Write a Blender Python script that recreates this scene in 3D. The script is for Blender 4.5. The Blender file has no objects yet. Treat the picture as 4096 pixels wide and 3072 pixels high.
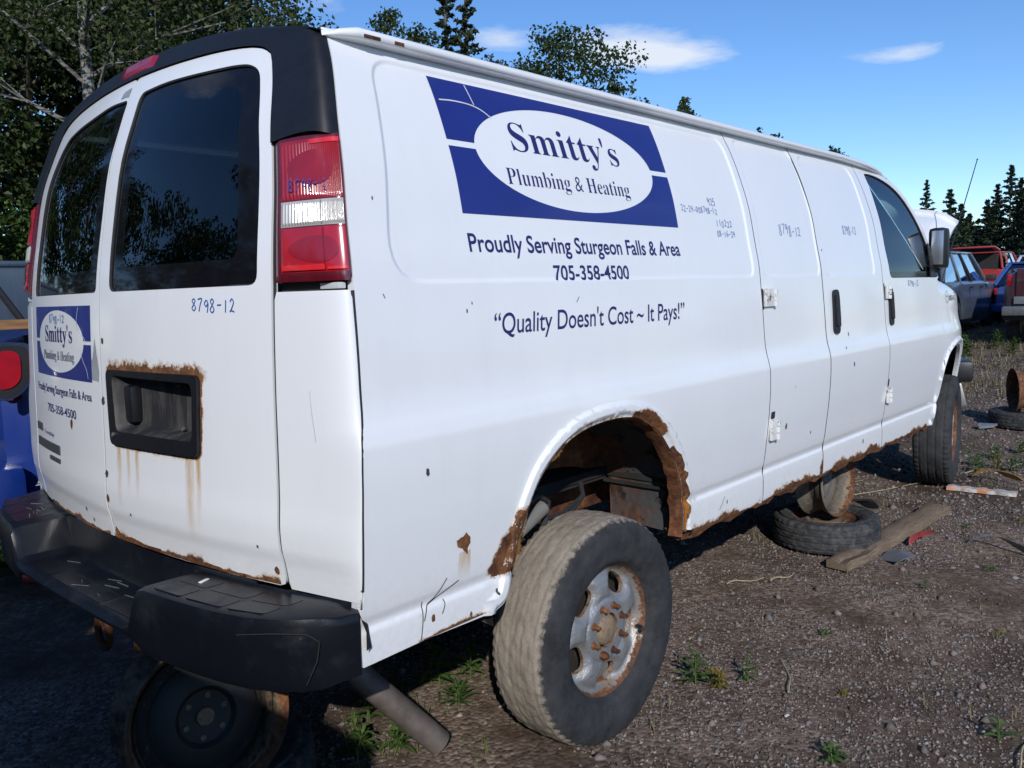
import bpy, bmesh, math, random
import numpy as np
from mathutils import Vector, Matrix
from mathutils.geometry import delaunay_2d_cdt

SC = bpy.context.scene
COL = SC.collection
rnd = random.Random(7)
R = math.radians

# ------------------------------------------------------------------ camera
CAM = np.array([-2.1497, -2.5131, 1.4960])
YAW, PITCH, ROLL = 0.7412675, -0.1106467, -0.0311482
fw = np.array([math.cos(PITCH) * math.cos(YAW), math.cos(PITCH) * math.sin(YAW), math.sin(PITCH)])
rt = np.array([math.sin(YAW), -math.cos(YAW), 0.0])
up = np.cross(rt, fw)
rt2 = math.cos(ROLL) * rt + math.sin(ROLL) * up
up2 = -math.sin(ROLL) * rt + math.cos(ROLL) * up
cd = bpy.data.cameras.new('camera')
cam = bpy.data.objects.new('camera', cd)
COL.objects.link(cam)
cam.matrix_world = Matrix(((rt2[0], up2[0], -fw[0], CAM[0]), (rt2[1], up2[1], -fw[1], CAM[1]),
                           (rt2[2], up2[2], -fw[2], CAM[2]), (0, 0, 0, 1)))
cd.sensor_width = 36.0
cd.sensor_fit = 'HORIZONTAL'
cd.lens = 36.0 * 3325.1 / 4096.0
cd.clip_start = 0.05
cd.clip_end = 4000.0
SC.camera = cam

# ------------------------------------------------------------------ sun, sky, exposure
SUN_AZ, SUN_EL = R(46.0), R(29.0)            # horizontal heading of the light, height of the sun
to_sun = Vector((-math.cos(SUN_AZ) * math.cos(SUN_EL), -math.sin(SUN_AZ) * math.cos(SUN_EL), math.sin(SUN_EL)))
sd = bpy.data.lights.new('sun', 'SUN')
sd.energy = 3.0
sd.angle = R(0.53)
sd.color = (1.0, 0.965, 0.92)
sun = bpy.data.objects.new('sun', sd)
COL.objects.link(sun)
sun.rotation_euler = to_sun.to_track_quat('Z', 'Y').to_euler()
sun.location = (-30, -30, 40)

W = bpy.data.worlds.new('World')
SC.world = W
W.use_nodes = True
wt = W.node_tree
for n in list(wt.nodes):
    wt.nodes.remove(n)


def wn(t, **kw):
    n = wt.nodes.new(t)
    for k, v in kw.items():
        setattr(n, k, v)
    return n


wl = wt.links.new
out = wn('ShaderNodeOutputWorld')
bg = wn('ShaderNodeBackground')
bg.inputs[1].default_value = 0.125
sky = wn('ShaderNodeTexSky', sky_type='NISHITA', sun_disc=False)
sky.sun_elevation = SUN_EL
sky.sun_rotation = math.atan2(to_sun.x, to_sun.y)
sky.altitude = 900.0
sky.air_density = 1.0
sky.dust_density = 0.0
sky.ozone_density = 4.0
# a few thin fair-weather clouds drifting over the whole sky
tc = wn('ShaderNodeTexCoord')
sep = wn('ShaderNodeSeparateXYZ')
wl(tc.outputs['Generated'], sep.inputs[0])


def wmath(op, a, b=None, clamp=False):
    n = wn('ShaderNodeMath', operation=op, use_clamp=clamp)
    for i, v in enumerate((a, b)):
        if v is None:
            continue
        if isinstance(v, (int, float)):
            n.inputs[i].default_value = v
        else:
            wl(v, n.inputs[i])
    return n.outputs[0]


zc = wmath('MAXIMUM', sep.outputs[2], 0.03)
cx = wmath('DIVIDE', sep.outputs[0], zc)
cy = wmath('DIVIDE', sep.outputs[1], zc)
comb = wn('ShaderNodeCombineXYZ')
wl(cx, comb.inputs[0]); wl(cy, comb.inputs[1])
nz = wn('ShaderNodeTexNoise')
nz.inputs['Scale'].default_value = 1.1
nz.inputs['Detail'].default_value = 9.0
nz.inputs['Roughness'].default_value = 0.62
wl(comb.outputs[0], nz.inputs['Vector'])
nzb = wn('ShaderNodeTexNoise')
nzb.inputs['Scale'].default_value = 0.23
nzb.inputs['Detail'].default_value = 2.0
wl(comb.outputs[0], nzb.inputs['Vector'])
# clouds that stand at known places of the sky: direction, size across, size up
cl_sum = None
for dx, dy, dz, sw, sh, amp in ((0.829, 0.500, 0.246, 0.070, 0.017, 1.0), (0.800, 0.541, 0.262, 0.060, 0.020, 0.6),
                                (0.931, 0.286, 0.228, 0.050, 0.013, 1.0), (0.700, 0.655, 0.284, 0.040, 0.022, 0.7),
                                (0.780, 0.560, 0.275, 0.090, 0.020, 0.45), (0.560, 0.770, 0.330, 0.050, 0.030, 0.6),
                                (0.10, -0.90, 0.40, 0.16, 0.05, 0.9), (-0.80, 0.30, 0.50, 0.18, 0.07, 0.8),
                                (-0.3, 0.8, 0.55, 0.15, 0.06, 0.8), (0.75, -0.5, 0.30, 0.14, 0.03, 0.8)):
    l = math.hypot(dx, dy)
    tx, ty = -dy / l, dx / l
    a = wmath('MULTIPLY', wmath('SUBTRACT', wmath('ADD', wmath('MULTIPLY', sep.outputs[0], tx), wmath('MULTIPLY', sep.outputs[1], ty)),
                                dx * tx + dy * ty), 1.0 / sw)
    b = wmath('MULTIPLY', wmath('SUBTRACT', sep.outputs[2], dz), 1.0 / sh)
    fr = wmath('GREATER_THAN', wmath('ADD', wmath('MULTIPLY', sep.outputs[0], dx / l), wmath('MULTIPLY', sep.outputs[1], dy / l)), 0.0)
    d2 = wmath('ADD', wmath('MULTIPLY', a, a), wmath('MULTIPLY', b, b))
    g = wmath('MULTIPLY', wmath('MULTIPLY', wmath('EXPONENT', wmath('MULTIPLY', d2, -1.0)), amp), fr)
    cl_sum = g if cl_sum is None else wmath('ADD', cl_sum, g)
cn = wmath('ADD', wmath('MULTIPLY', cl_sum, 0.55), wmath('MULTIPLY', wmath('SUBTRACT', nz.outputs['Fac'], 0.5), 1.5))
cmask = wmath('MULTIPLY', wmath('SUBTRACT', cn, 0.22), 2.6, clamp=True)
cmask = wmath('MULTIPLY', cmask, wmath('MULTIPLY', cl_sum, 2.2, clamp=True))
cmask = wmath('MULTIPLY', cmask, 0.85)
mx = wn('ShaderNodeMix', data_type='RGBA')
wl(cmask, mx.inputs['Factor'])
hs = wn('ShaderNodeHueSaturation')
hs.inputs['Saturation'].default_value = 1.14
hs.inputs['Hue'].default_value = 0.505
wl(sky.outputs[0], hs.inputs['Color'])
wl(hs.outputs[0], mx.inputs['A'])
mx.inputs['B'].default_value = (5.6, 5.9, 6.3, 1)
wl(mx.outputs['Result'], bg.inputs[0])
wl(bg.outputs[0], out.inputs[0])

SC.view_settings.view_transform = 'Standard'
SC.view_settings.look = 'None'
SC.view_settings.exposure = 0.30
SC.view_settings.gamma = 1.0
SC.view_settings.use_curve_mapping = False
SC.cycles.use_denoising = True
SC.cycles.max_bounces = 8
SC.cycles.transparent_max_bounces = 24
SC.cycles.caustics_reflective = False
SC.cycles.caustics_refractive = False


# ================================================================== helpers
def link(o, parent=None):
    COL.objects.link(o)
    if parent is not None:
        o.parent = parent
    return o


def tag(o, label=None, cat=None, group=None, kind=None):
    if label: o['label'] = label
    if cat: o['category'] = cat
    if group: o['group'] = group
    if kind: o['kind'] = kind
    return o


def empty(name, loc=(0, 0, 0), rz=0.0, label=None, cat=None, group=None):
    o = bpy.data.objects.new(name, None)
    o.empty_display_size = 0.2
    link(o)
    o.location = loc
    o.rotation_euler = (0, 0, rz)
    return tag(o, label, cat, group)


def copy_tree(o, parent=None):
    c = o.copy()
    COL.objects.link(c)
    c.parent = parent
    for ch in o.children:
        copy_tree(ch, c)
    return c


def mesh_obj(name, verts, faces, mats, parent=None, smooth=True, normals=None, midx=None, attr=None, sharp=None):
    me = bpy.data.meshes.new(name)
    me.from_pydata([tuple(map(float, v)) for v in verts], [], [tuple(map(int, f)) for f in faces])
    if not isinstance(mats, (list, tuple)):
        mats = [mats]
    for m in mats:
        me.materials.append(m)
    if midx is not None:
        me.polygons.foreach_set('material_index', np.asarray(midx, dtype=np.int32))
    me.polygons.foreach_set('use_smooth', np.full(len(me.polygons), bool(smooth)))
    if attr is not None:
        for k, vals in attr.items():
            vals = np.asarray(vals, dtype=np.float32)
            a = me.attributes.new(k, 'FLOAT', 'POINT')
            a.data.foreach_set('value', vals)
    me.update()
    if sharp is not None:
        me.set_sharp_from_angle(angle=R(sharp))
    if normals is not None:
        me.normals_split_custom_set_from_vertices([tuple(map(float, n)) for n in normals])
    o = bpy.data.objects.new(name, me)
    return link(o, parent)


class MB:
    """collects simple shapes into one mesh"""
    def __init__(self):
        self.v, self.f, self.m = [], [], []

    def add(self, verts, faces, mi=0):
        b = len(self.v)
        self.v += [tuple(map(float, p)) for p in verts]
        self.f += [tuple(i + b for i in f) for f in faces]
        self.m += [mi] * len(faces)
        return self

    def box(self, c, s, rot=None, mi=0, bev=0.0, taper=(1, 1)):
        hx, hy, hz = s[0] / 2, s[1] / 2, s[2] / 2
        if bev <= 0:
            pts = [(-hx, -hy, -hz), (hx, -hy, -hz), (hx, hy, -hz), (-hx, hy, -hz),
                   (-hx * taper[0], -hy * taper[1], hz), (hx * taper[0], -hy * taper[1], hz),
                   (hx * taper[0], hy * taper[1], hz), (-hx * taper[0], hy * taper[1], hz)]
            fs = [(0, 3, 2, 1), (4, 5, 6, 7), (0, 1, 5, 4), (1, 2, 6, 5), (2, 3, 7, 6), (3, 0, 4, 7)]
        else:
            bm = bmesh.new()
            bmesh.ops.create_cube(bm, size=1.0)
            for v in bm.verts:
                t = taper if v.co.z > 0 else (1, 1)
                v.co = Vector((v.co.x * s[0] * t[0], v.co.y * s[1] * t[1], v.co.z * s[2]))
            bmesh.ops.bevel(bm, geom=bm.edges[:], offset=bev, segments=2, affect='EDGES', profile=0.6)
            bm.verts.ensure_lookup_table()
            pts = [tuple(v.co) for v in bm.verts]
            fs = [tuple(v.index for v in f.verts) for f in bm.faces]
            bm.free()
        M = Matrix.Identity(3) if rot is None else (rot if isinstance(rot, Matrix) else Matrix.Rotation(rot, 3, 'Z'))
        c = Vector(c)
        return self.add([tuple(M @ Vector(p) + c) for p in pts], fs, mi)

    def tube(self, path, rad, n=8, mi=0, cap=True):
        path = [Vector(p) for p in path]
        rs = rad if isinstance(rad, (list, tuple)) else [rad] * len(path)
        vs, fs = [], []
        pn = None
        for i, p in enumerate(path):
            t = (path[min(i + 1, len(path) - 1)] - path[max(i - 1, 0)])
            if t.length < 1e-9: t = Vector((0, 0, 1))
            t.normalize()
            if pn is None:
                a = Vector((0, 0, 1)) if abs(t.z) < 0.9 else Vector((1, 0, 0))
                pn = (a - t * a.dot(t)).normalized()
            else:
                pn = (pn - t * pn.dot(t))
                pn = pn.normalized() if pn.length > 1e-6 else Vector((1, 0, 0))
            b = t.cross(pn)
            for k in range(n):
                an = 2 * math.pi * k / n
                vs.append(p + (pn * math.cos(an) + b * math.sin(an)) * rs[i])
        for i in range(len(path) - 1):
            for k in range(n):
                k2 = (k + 1) % n
                fs.append((i * n + k, i * n + k2, (i + 1) * n + k2, (i + 1) * n + k))
        if cap:
            fs.append(tuple(range(n - 1, -1, -1)))
            fs.append(tuple(range((len(path) - 1) * n, len(path) * n)))
        return self.add(vs, fs, mi)

    def lathe(self, prof, n=48, M=None, mi=0, closed=False):
        """profile of (radius, along-axis) about the local Z axis"""
        vs, fs = [], []
        M = M or Matrix.Identity(4)
        k = len(prof)
        for i in range(n):
            a = 2 * math.pi * i / n
            for r, h in prof:
                vs.append(M @ Vector((r * math.cos(a), r * math.sin(a), h)))
        for i in range(n):
            j = (i + 1) % n
            for q in range(k - 1 if not closed else k):
                q2 = (q + 1) % k
                fs.append((i * k + q, j * k + q, j * k + q2, i * k + q2))
        return self.add(vs, fs, mi)

    def build(self, name, mats, parent=None, smooth=True, sharp=35, weld=False):
        o = mesh_obj(name, self.v, self.f, mats, parent, smooth, midx=self.m if isinstance(mats, (list, tuple)) else None,
                     sharp=sharp if smooth else None)
        return o


# ------------------------------------------------------------------ materials
class NT:
    def __init__(self, name):
        self.m = bpy.data.materials.new(name)
        self.m.use_nodes = True
        self.t = self.m.node_tree
        self.t.nodes.clear()
        self.out = self.n('ShaderNodeOutputMaterial')

    def n(self, t, **kw):
        nd = self.t.nodes.new(t)
        for k, v in kw.items():
            setattr(nd, k, v)
        return nd

    def set(self, sock, v):
        if isinstance(v, bpy.types.NodeSocket):
            self.t.links.new(v, sock)
        elif isinstance(v, (tuple, list)) and len(v) == 3 and sock.type == 'RGBA':
            sock.default_value = (*v, 1)
        else:
            sock.default_value = v

    def coord(self, scale=(1, 1, 1), kind='Object'):
        c = self.n('ShaderNodeTexCoord')
        mp = self.n('ShaderNodeMapping')
        mp.inputs['Scale'].default_value = scale
        self.t.links.new(c.outputs[kind], mp.inputs['Vector'])
        return mp.outputs[0]

    def noise(self, scale, detail=4, rough=0.55, vec=None, out='Fac', dist=0.0):
        nd = self.n('ShaderNodeTexNoise')
        nd.inputs['Scale'].default_value = scale
        nd.inputs['Detail'].default_value = detail
        nd.inputs['Roughness'].default_value = rough
        nd.inputs['Distortion'].default_value = dist
        self.t.links.new(vec if vec is not None else self.coord(), nd.inputs['Vector'])
        return nd.outputs[out]

    def voro(self, scale, vec=None, out='Distance', feature='F1'):
        nd = self.n('ShaderNodeTexVoronoi', feature=feature)
        nd.inputs['Scale'].default_value = scale
        self.t.links.new(vec if vec is not None else self.coord(), nd.inputs['Vector'])
        return nd.outputs[out]

    def ramp(self, fac, stops, interp='LINEAR'):
        r = self.n('ShaderNodeValToRGB')
        r.color_ramp.interpolation = interp
        e = r.color_ramp.elements
        while len(e) < len(stops): e.new(0.5)
        for el, (p, c) in zip(e, stops):
            el.position = p
            el.color = (*c, 1) if not isinstance(c, (int, float)) else (c, c, c, 1)
        self.t.links.new(fac, r.inputs[0])
        return r.outputs[0]

    def math(self, op, a, b=None, clamp=False):
        nd = self.n('ShaderNodeMath', operation=op, use_clamp=clamp)
        self.set(nd.inputs[0], a)
        if b is not None: self.set(nd.inputs[1], b)
        return nd.outputs[0]

    def mix(self, fac, a, b, blend='MIX'):
        nd = self.n('ShaderNodeMix', data_type='RGBA', blend_type=blend)
        self.set(nd.inputs['Factor'], fac)
        self.set(nd.inputs['A'], a)
        self.set(nd.inputs['B'], b)
        return nd.outputs['Result']

    def attr(self, name):
        nd = self.n('ShaderNodeAttribute', attribute_name=name)
        return nd.outputs['Fac']

    def bump(self, h, strength=0.3, dist=0.01, normal=None):
        b = self.n('ShaderNodeBump')
        b.inputs['Strength'].default_value = strength
        b.inputs['Distance'].default_value = dist
        self.t.links.new(h, b.inputs['Height'])
        if normal is not None: self.t.links.new(normal, b.inputs['Normal'])
        return b.outputs[0]

    def bsdf(self, color, rough=0.5, metal=0.0, spec=0.5, coat=0.0, coat_rough=0.05, normal=None, alpha=None, trans=0.0, ior=None, sub=None):
        b = self.n('ShaderNodeBsdfPrincipled')
        self.set(b.inputs['Base Color'], color)
        self.set(b.inputs['Roughness'], rough)
        self.set(b.inputs['Metallic'], metal)
        self.set(b.inputs['Specular IOR Level'], spec)
        self.set(b.inputs['Coat Weight'], coat)
        self.set(b.inputs['Coat Roughness'], coat_rough)
        if trans: self.set(b.inputs['Transmission Weight'], trans)
        if ior: self.set(b.inputs['IOR'], ior)
        if normal is not None: self.t.links.new(normal, b.inputs['Normal'])
        if alpha is not None: self.set(b.inputs['Alpha'], alpha)
        return b.outputs[0]

    def done(self, shader):
        self.t.links.new(shader, self.out.inputs['Surface'])
        return self.m


def plain(name, col, rough=0.5, metal=0.0, var=0.12, scale=20.0, bump=0.0, spec=0.5, coat=0.0):
    """a painted / moulded surface with slight uneven tone and roughness"""
    n = NT(name)
    f = n.noise(scale, 5, 0.6)
    c = n.ramp(f, [(0.25, tuple(x * (1 - var) for x in col)), (0.75, tuple(min(1, x * (1 + var)) for x in col))])
    r = n.math('ADD', n.math('MULTIPLY', n.noise(scale * 0.4, 3), 0.25), rough - 0.12, clamp=True)
    nm = n.bump(f, bump, 0.004) if bump else None
    return n.done(n.bsdf(c, r, metal, spec=spec, coat=coat, normal=nm))


def paint(name, col, dirt=0.25, coat=0.6, rough=0.32, dirtcol=(0.30, 0.26, 0.21), film=0.0):
    """car paint with a dust film in irregular patches, rain streaks and road splash low down"""
    n = NT(name)
    vec = n.coord((1, 1, 0.45))
    d1 = n.noise(2.2, 8, 0.62, vec)
    d2 = n.noise(14.0, 6, 0.6, vec)
    m = n.math('MULTIPLY', n.math('SUBTRACT', n.math('ADD', n.math('MULTIPLY', d1, 0.7), n.math('MULTIPLY', d2, 0.3)), 0.42), 2.0, clamp=True)
    st = n.ramp(n.noise(17.0, 6, 0.7, n.coord((1, 1, 0.035))), [(0.52, 0.0), (0.72, 1.0)])
    m = n.math('MULTIPLY', n.math('ADD', m, n.math('MULTIPLY', st, n.math('MULTIPLY', d1, 0.7))), dirt, clamp=True)
    if film:
        tc_ = n.n('ShaderNodeTexCoord'); sp = n.n('ShaderNodeSeparateXYZ'); n.t.links.new(tc_.outputs['Object'], sp.inputs[0])
        low = n.ramp(n.math('ADD', sp.outputs[2], n.math('MULTIPLY', n.math('SUBTRACT', n.noise(5.0, 8, 0.7), 0.5), 0.5)), [(0.60, 1.0), (0.98, 0.0)])
        spl = n.ramp(n.noise(55.0, 5, 0.65), [(0.40, 0.35), (0.68, 1.0)])
        m = n.math('MAXIMUM', m, n.math('MULTIPLY', n.math('MULTIPLY', low, spl), film))
    spk = n.ramp(n.noise(95.0, 3, 0.5), [(0.70, 0.0), (0.76, 1.0)])
    c = n.mix(m, col, dirtcol)
    c = n.mix(n.math('MULTIPLY', spk, 0.25 * dirt), c, dirtcol)
    r = n.math('ADD', n.math('MULTIPLY', m, 0.6), rough, clamp=True)
    cw = n.math('MULTIPLY', n.math('SUBTRACT', 1.0, m), coat)
    return n.done(n.bsdf(c, r, coat=cw, coat_rough=0.10))


def rust_color(n, k=1.0):
    a = n.noise(9.0 * k, 8, 0.68)
    b = n.noise(55.0 * k, 6, 0.65)
    f = n.math('ADD', n.math('MULTIPLY', a, 0.55), n.math('MULTIPLY', b, 0.45))
    c = n.ramp(f, [(0.32, (0.018, 0.011, 0.009)), (0.43, (0.070, 0.030, 0.017)), (0.52, (0.135, 0.055, 0.026)), (0.60, (0.205, 0.090, 0.036)), (0.72, (0.40, 0.22, 0.105))])
    return c, n.bump(b, 0.6, 0.006)


def rust_mat(name, soft=False, tint=None, k=1.0):
    """bare rust; with soft=True it feathers out by the mesh attribute 'fade'"""
    n = NT(name)
    c, nm = rust_color(n, k)
    if tint is not None:
        c = n.mix(0.6, c, tint)
    al = None
    if soft:
        e = n.math('MULTIPLY', n.math('SUBTRACT', n.noise(38.0, 7, 0.7), 0.5), 1.5)
        e2 = n.math('MULTIPLY', n.math('SUBTRACT', n.noise(150.0, 4, 0.6), 0.5), 0.5)
        s = n.math('ADD', n.math('ADD', n.attr('fade'), e), e2)
        al = n.ramp(s, [(0.46, 0.0), (0.56, 0.95)])
        stain = n.ramp(s, [(0.20, 0.0), (0.5, 0.38)])
        halo = n.math('MULTIPLY', stain, 1.0)
        c = n.mix(al, (0.52, 0.30, 0.11), c)
        al = n.math('MAXIMUM', al, halo)
    return n.done(n.bsdf(c, 0.85, spec=0.2, normal=nm, alpha=al))


def stain_mat(name, col, strength=0.8):
    n = NT(name)
    s = n.math('MULTIPLY', n.attr('fade'), n.ramp(n.noise(30.0, 6, 0.65, n.coord((1.6, 1.6, 0.35))), [(0.3, 0.25), (0.65, 1.0)]))
    al = n.math('MULTIPLY', s, strength, clamp=True)
    return n.done(n.bsdf(col, 0.7, alpha=al, spec=0.3))


def glass_mat(name, tint=(0.35, 0.46, 0.43), refl=1.0, rough=0.0):
    n = NT(name)
    tr = n.n('ShaderNodeBsdfTransparent')
    n.set(tr.inputs[0], tint)
    gl = n.n('ShaderNodeBsdfGlossy')
    n.set(gl.inputs['Color'], (0.95, 0.97, 1.0))
    n.set(gl.inputs['Roughness'], rough)
    fr = n.n('ShaderNodeFresnel')
    fr.inputs[0].default_value = 1.52
    mx = n.n('ShaderNodeMixShader')
    n.t.links.new(n.math('MULTIPLY', fr.outputs[0], 1.7 * refl, clamp=True), mx.inputs[0])
    n.t.links.new(tr.outputs[0], mx.inputs[1])
    n.t.links.new(gl.outputs[0], mx.inputs[2])
    return n.done(mx.outputs[0])


M = {}
M['white'] = paint('white_van_paint', (0.785, 0.80, 0.815), dirt=0.09, coat=0.8, rough=0.42, film=0.22)
M['white_in'] = plain('white_inner_metal', (0.55, 0.57, 0.56), 0.6, var=0.1)
M['black_pl'] = plain('black_grained_plastic', (0.008, 0.0085, 0.011), 0.45, var=0.25, scale=60, bump=0.04)
M['bumper'] = None
M['dark'] = plain('underbody_black', (0.018, 0.017, 0.017), 0.85, var=0.4, scale=15)
M['blue_vinyl'] = plain('blue_vinyl', (0.013, 0.024, 0.185), 0.4, var=0.08, scale=5, coat=0.25)
M['navy'] = plain('navy_vinyl_lettering', (0.015, 0.019, 0.125), 0.5, var=0.05)
M['ink'] = plain('blue_marker_ink', (0.035, 0.11, 0.36), 0.6, var=0.2)
M['badge'] = plain('dark_grey_badge', (0.05, 0.052, 0.058), 0.5, var=0.2)
M['crack'] = plain('worn_vinyl_edge', (0.55, 0.57, 0.62), 0.6)
M['primer'] = plain('grey_primer', (0.28, 0.30, 0.32), 0.6, var=0.15)
M['rust'] = rust_mat('flaking_rust')
M['rust_soft'] = rust_mat('creeping_rust', soft=True)
M['rust_orange'] = rust_mat('bright_orange_rust', tint=(0.42, 0.15, 0.015))
M['stain'] = stain_mat('rust_run_stain', (0.58, 0.33, 0.08), 0.85)
M['grime'] = stain_mat('grey_grime', (0.22, 0.21, 0.20), 0.6)
M['glass_rear'] = glass_mat('tinted_rear_glass', (0.42, 0.54, 0.50), 0.62)
M['glass_side'] = glass_mat('tinted_side_glass', (0.62, 0.80, 0.78), 0.6)
nf_ = NT('black_window_border')
M['frit'] = nf_.done(nf_.bsdf(nf_.ramp(nf_.noise(20, 3), [(0.3, (0.005, 0.005, 0.006)), (0.7, (0.008, 0.008, 0.010))]), 0.06, spec=0.28))
M['rubber'] = plain('black_rubber', (0.022, 0.022, 0.024), 0.75, var=0.3, scale=40)
M['chrome'] = plain('dull_chrome', (0.62, 0.63, 0.65), 0.22, metal=1.0, var=0.06)
M['steel'] = plain('worn_steel', (0.32, 0.31, 0.30), 0.45, metal=0.8, var=0.25)
M['amber'] = plain('amber_lens', (0.6, 0.2, 0.02), 0.2)


def lens_mat(name, col):
    n = NT(name)
    v = n.noise(14, 3)
    c = n.ramp(v, [(0.3, tuple(x * 0.75 for x in col)), (0.7, col)])
    return n.done(n.bsdf(c, 0.22, coat=1.0, coat_rough=0.07, spec=0.6))


M['red_lens'] = lens_mat('red_lamp_lens', (0.36, 0.006, 0.012))
M['red_lens2'] = lens_mat('bright_red_lamp_lens', (0.46, 0.008, 0.015))
M['red_highlight'] = lens_mat('painted_red_highlight', (0.75, 0.02, 0.025))
M['red_dark'] = lens_mat('shaded_red', (0.315, 0.005, 0.0105))
M['lens_grey'] = lens_mat('lens_divider', (0.25, 0.24, 0.23))
M['red_edge'] = lens_mat('dark_red_lens_rim', (0.12, 0.006, 0.012))
M['clear_lens'] = lens_mat('clear_lamp_lens', (0.50, 0.49, 0.46))


# ================================================================== surface tools
def pchip(xs, ys):
    xs = np.asarray(xs, float); ys = np.asarray(ys, float)
    h = np.diff(xs); dl = np.diff(ys) / h
    m = np.zeros(len(xs))
    for i in range(1, len(xs) - 1):
        if dl[i - 1] * dl[i] > 0:
            w1, w2 = 2 * h[i] + h[i - 1], h[i] + 2 * h[i - 1]
            m[i] = (w1 + w2) / (w1 / dl[i - 1] + w2 / dl[i])
    m[0], m[-1] = dl[0], dl[-1]

    def f(x):
        x = np.clip(np.asarray(x, float), xs[0], xs[-1])
        i = np.clip(np.searchsorted(xs, x) - 1, 0, len(xs) - 2)
        t = (x - xs[i]) / h[i]
        t2, t3 = t * t, t * t * t
        return (ys[i] * (2 * t3 - 3 * t2 + 1) + h[i] * m[i] * (t3 - 2 * t2 + t) + ys[i + 1] * (-2 * t3 + 3 * t2) + h[i] * m[i + 1] * (t3 - t2))
    return f


def sstep(a, b, x):
    t = np.clip((np.asarray(x, float) - a) / (b - a), 0, 1)
    return t * t * (3 - 2 * t)


def resample(pts, ds, closed=True):
    pts = np.asarray(pts, float)
    res = []
    n = len(pts)
    for i in range(n if closed else n - 1):
        a, b = pts[i], pts[(i + 1) % n]
        k = max(1, int(math.ceil(np.linalg.norm(b - a) / ds)))
        for j in range(k):
            res.append(a + (b - a) * j / k)
    if not closed: res.append(pts[-1])
    return np.array(res)


def smooth_curve(pts, n=6):
    """Catmull-Rom through the points (open)"""
    p = np.asarray(pts, float)
    p = np.vstack([2 * p[0] - p[1], p, 2 * p[-1] - p[-2]])
    res = []
    for i in range(1, len(p) - 2):
        for j in range(n):
            t = j / n
            res.append(0.5 * ((2 * p[i]) + (-p[i - 1] + p[i + 1]) * t + (2 * p[i - 1] - 5 * p[i] + 4 * p[i + 1] - p[i + 2]) * t * t
                              + (-p[i - 1] + 3 * p[i] - 3 * p[i + 1] + p[i + 2]) * t ** 3))
    res.append(p[-2])
    return np.array(res)


def round_poly(pts, r, n=5):
    """round the corners of a polygon; r a number or one for each corner"""
    pts = [np.array(p, float) for p in pts]
    res = []
    N = len(pts)
    for i in range(N):
        rr = r[i] if isinstance(r, (list, tuple)) else r
        p0, p1, p2 = pts[i - 1], pts[i], pts[(i + 1) % N]
        a = (p0 - p1); b = (p2 - p1)
        la, lb = np.linalg.norm(a), np.linalg.norm(b)
        k = min(rr, la * 0.48, lb * 0.48)
        if k < 1e-5:
            res.append(p1); continue
        s, e = p1 + a / la * k, p1 + b / lb * k
        for j in range(n + 1):
            t = j / n
            res.append((1 - t) ** 2 * s + 2 * t * (1 - t) * p1 + t * t * e)
    return np.array(res)


def pip(P, poly):
    x, y = P[:, 0][:, None], P[:, 1][:, None]
    a, b = poly, np.roll(poly, -1, 0)
    ax, ay, bx, by = a[:, 0][None], a[:, 1][None], b[:, 0][None], b[:, 1][None]
    den = np.where(np.abs(by - ay) < 1e-12, 1e-12, by - ay)
    c = ((ay > y) != (by > y)) & (x < (bx - ax) * (y - ay) / den + ax)
    return (c.sum(1) % 2) == 1


def dist_poly(P, poly, closed=True):
    a = poly if closed else poly[:-1]
    b = np.roll(poly, -1, 0) if closed else poly[1:]
    d = b - a
    best = np.full(len(P), 1e9)
    for s in range(0, len(P), 4000):
        q = P[s:s + 4000]
        t = np.clip(((q[:, None, :] - a[None]) * d[None]).sum(2) / np.maximum((d * d).sum(1)[None], 1e-12), 0, 1)
        pr = a[None] + d[None] * t[..., None]
        best[s:s + 4000] = np.sqrt(((q[:, None, :] - pr) ** 2).sum(2)).min(1)
    return best


def sd_poly(P, poly):
    d = dist_poly(P, poly)
    return np.where(pip(P, poly), -d, d)


def cdt(loops, extra, eps=1e-6):
    """triangulate the area inside loops[0] and outside the other loops; extra = interior points"""
    V, Ed = [], []
    for lp in loops:
        b = len(V)
        V += [Vector(p) for p in lp]
        Ed += [(b + i, b + (i + 1) % len(lp)) for i in range(len(lp))]
    nb = len(V)
    if extra is not None and len(extra):
        V += [Vector(p) for p in extra]
    vo, _, fo, _, _, _ = delaunay_2d_cdt(V, Ed, [], 1, eps, False)
    P = np.array([tuple(v) for v in vo])
    F = np.array([f for f in fo if len(f) == 3], dtype=int)
    cen = P[F].mean(1)
    ok = pip(cen, np.asarray(loops[0]))
    for h in loops[1:]:
        ok &= ~pip(cen, np.asarray(h))
    F = F[ok]
    a = P[F[:, 1]] - P[F[:, 0]]
    b = P[F[:, 2]] - P[F[:, 0]]
    cr = a[:, 0] * b[:, 1] - a[:, 1] * b[:, 0]
    F = F[np.abs(cr) > 1e-10]; cr = cr[np.abs(cr) > 1e-10]
    F[cr < 0] = F[cr < 0][:, ::-1]
    used = np.unique(F)
    mp = -np.ones(len(P), int); mp[used] = np.arange(len(used))
    return P[used], mp[F]


def surf_normals(surf, P, sign):
    e = 8e-4
    u, v = P[:, 0], P[:, 1]
    du = surf(u + e, v) - surf(u - e, v)
    dv = surf(u, v + e) - surf(u, v - e)
    n = np.cross(du, dv) * sign
    return n / np.maximum(np.linalg.norm(n, axis=1)[:, None], 1e-12)


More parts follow.
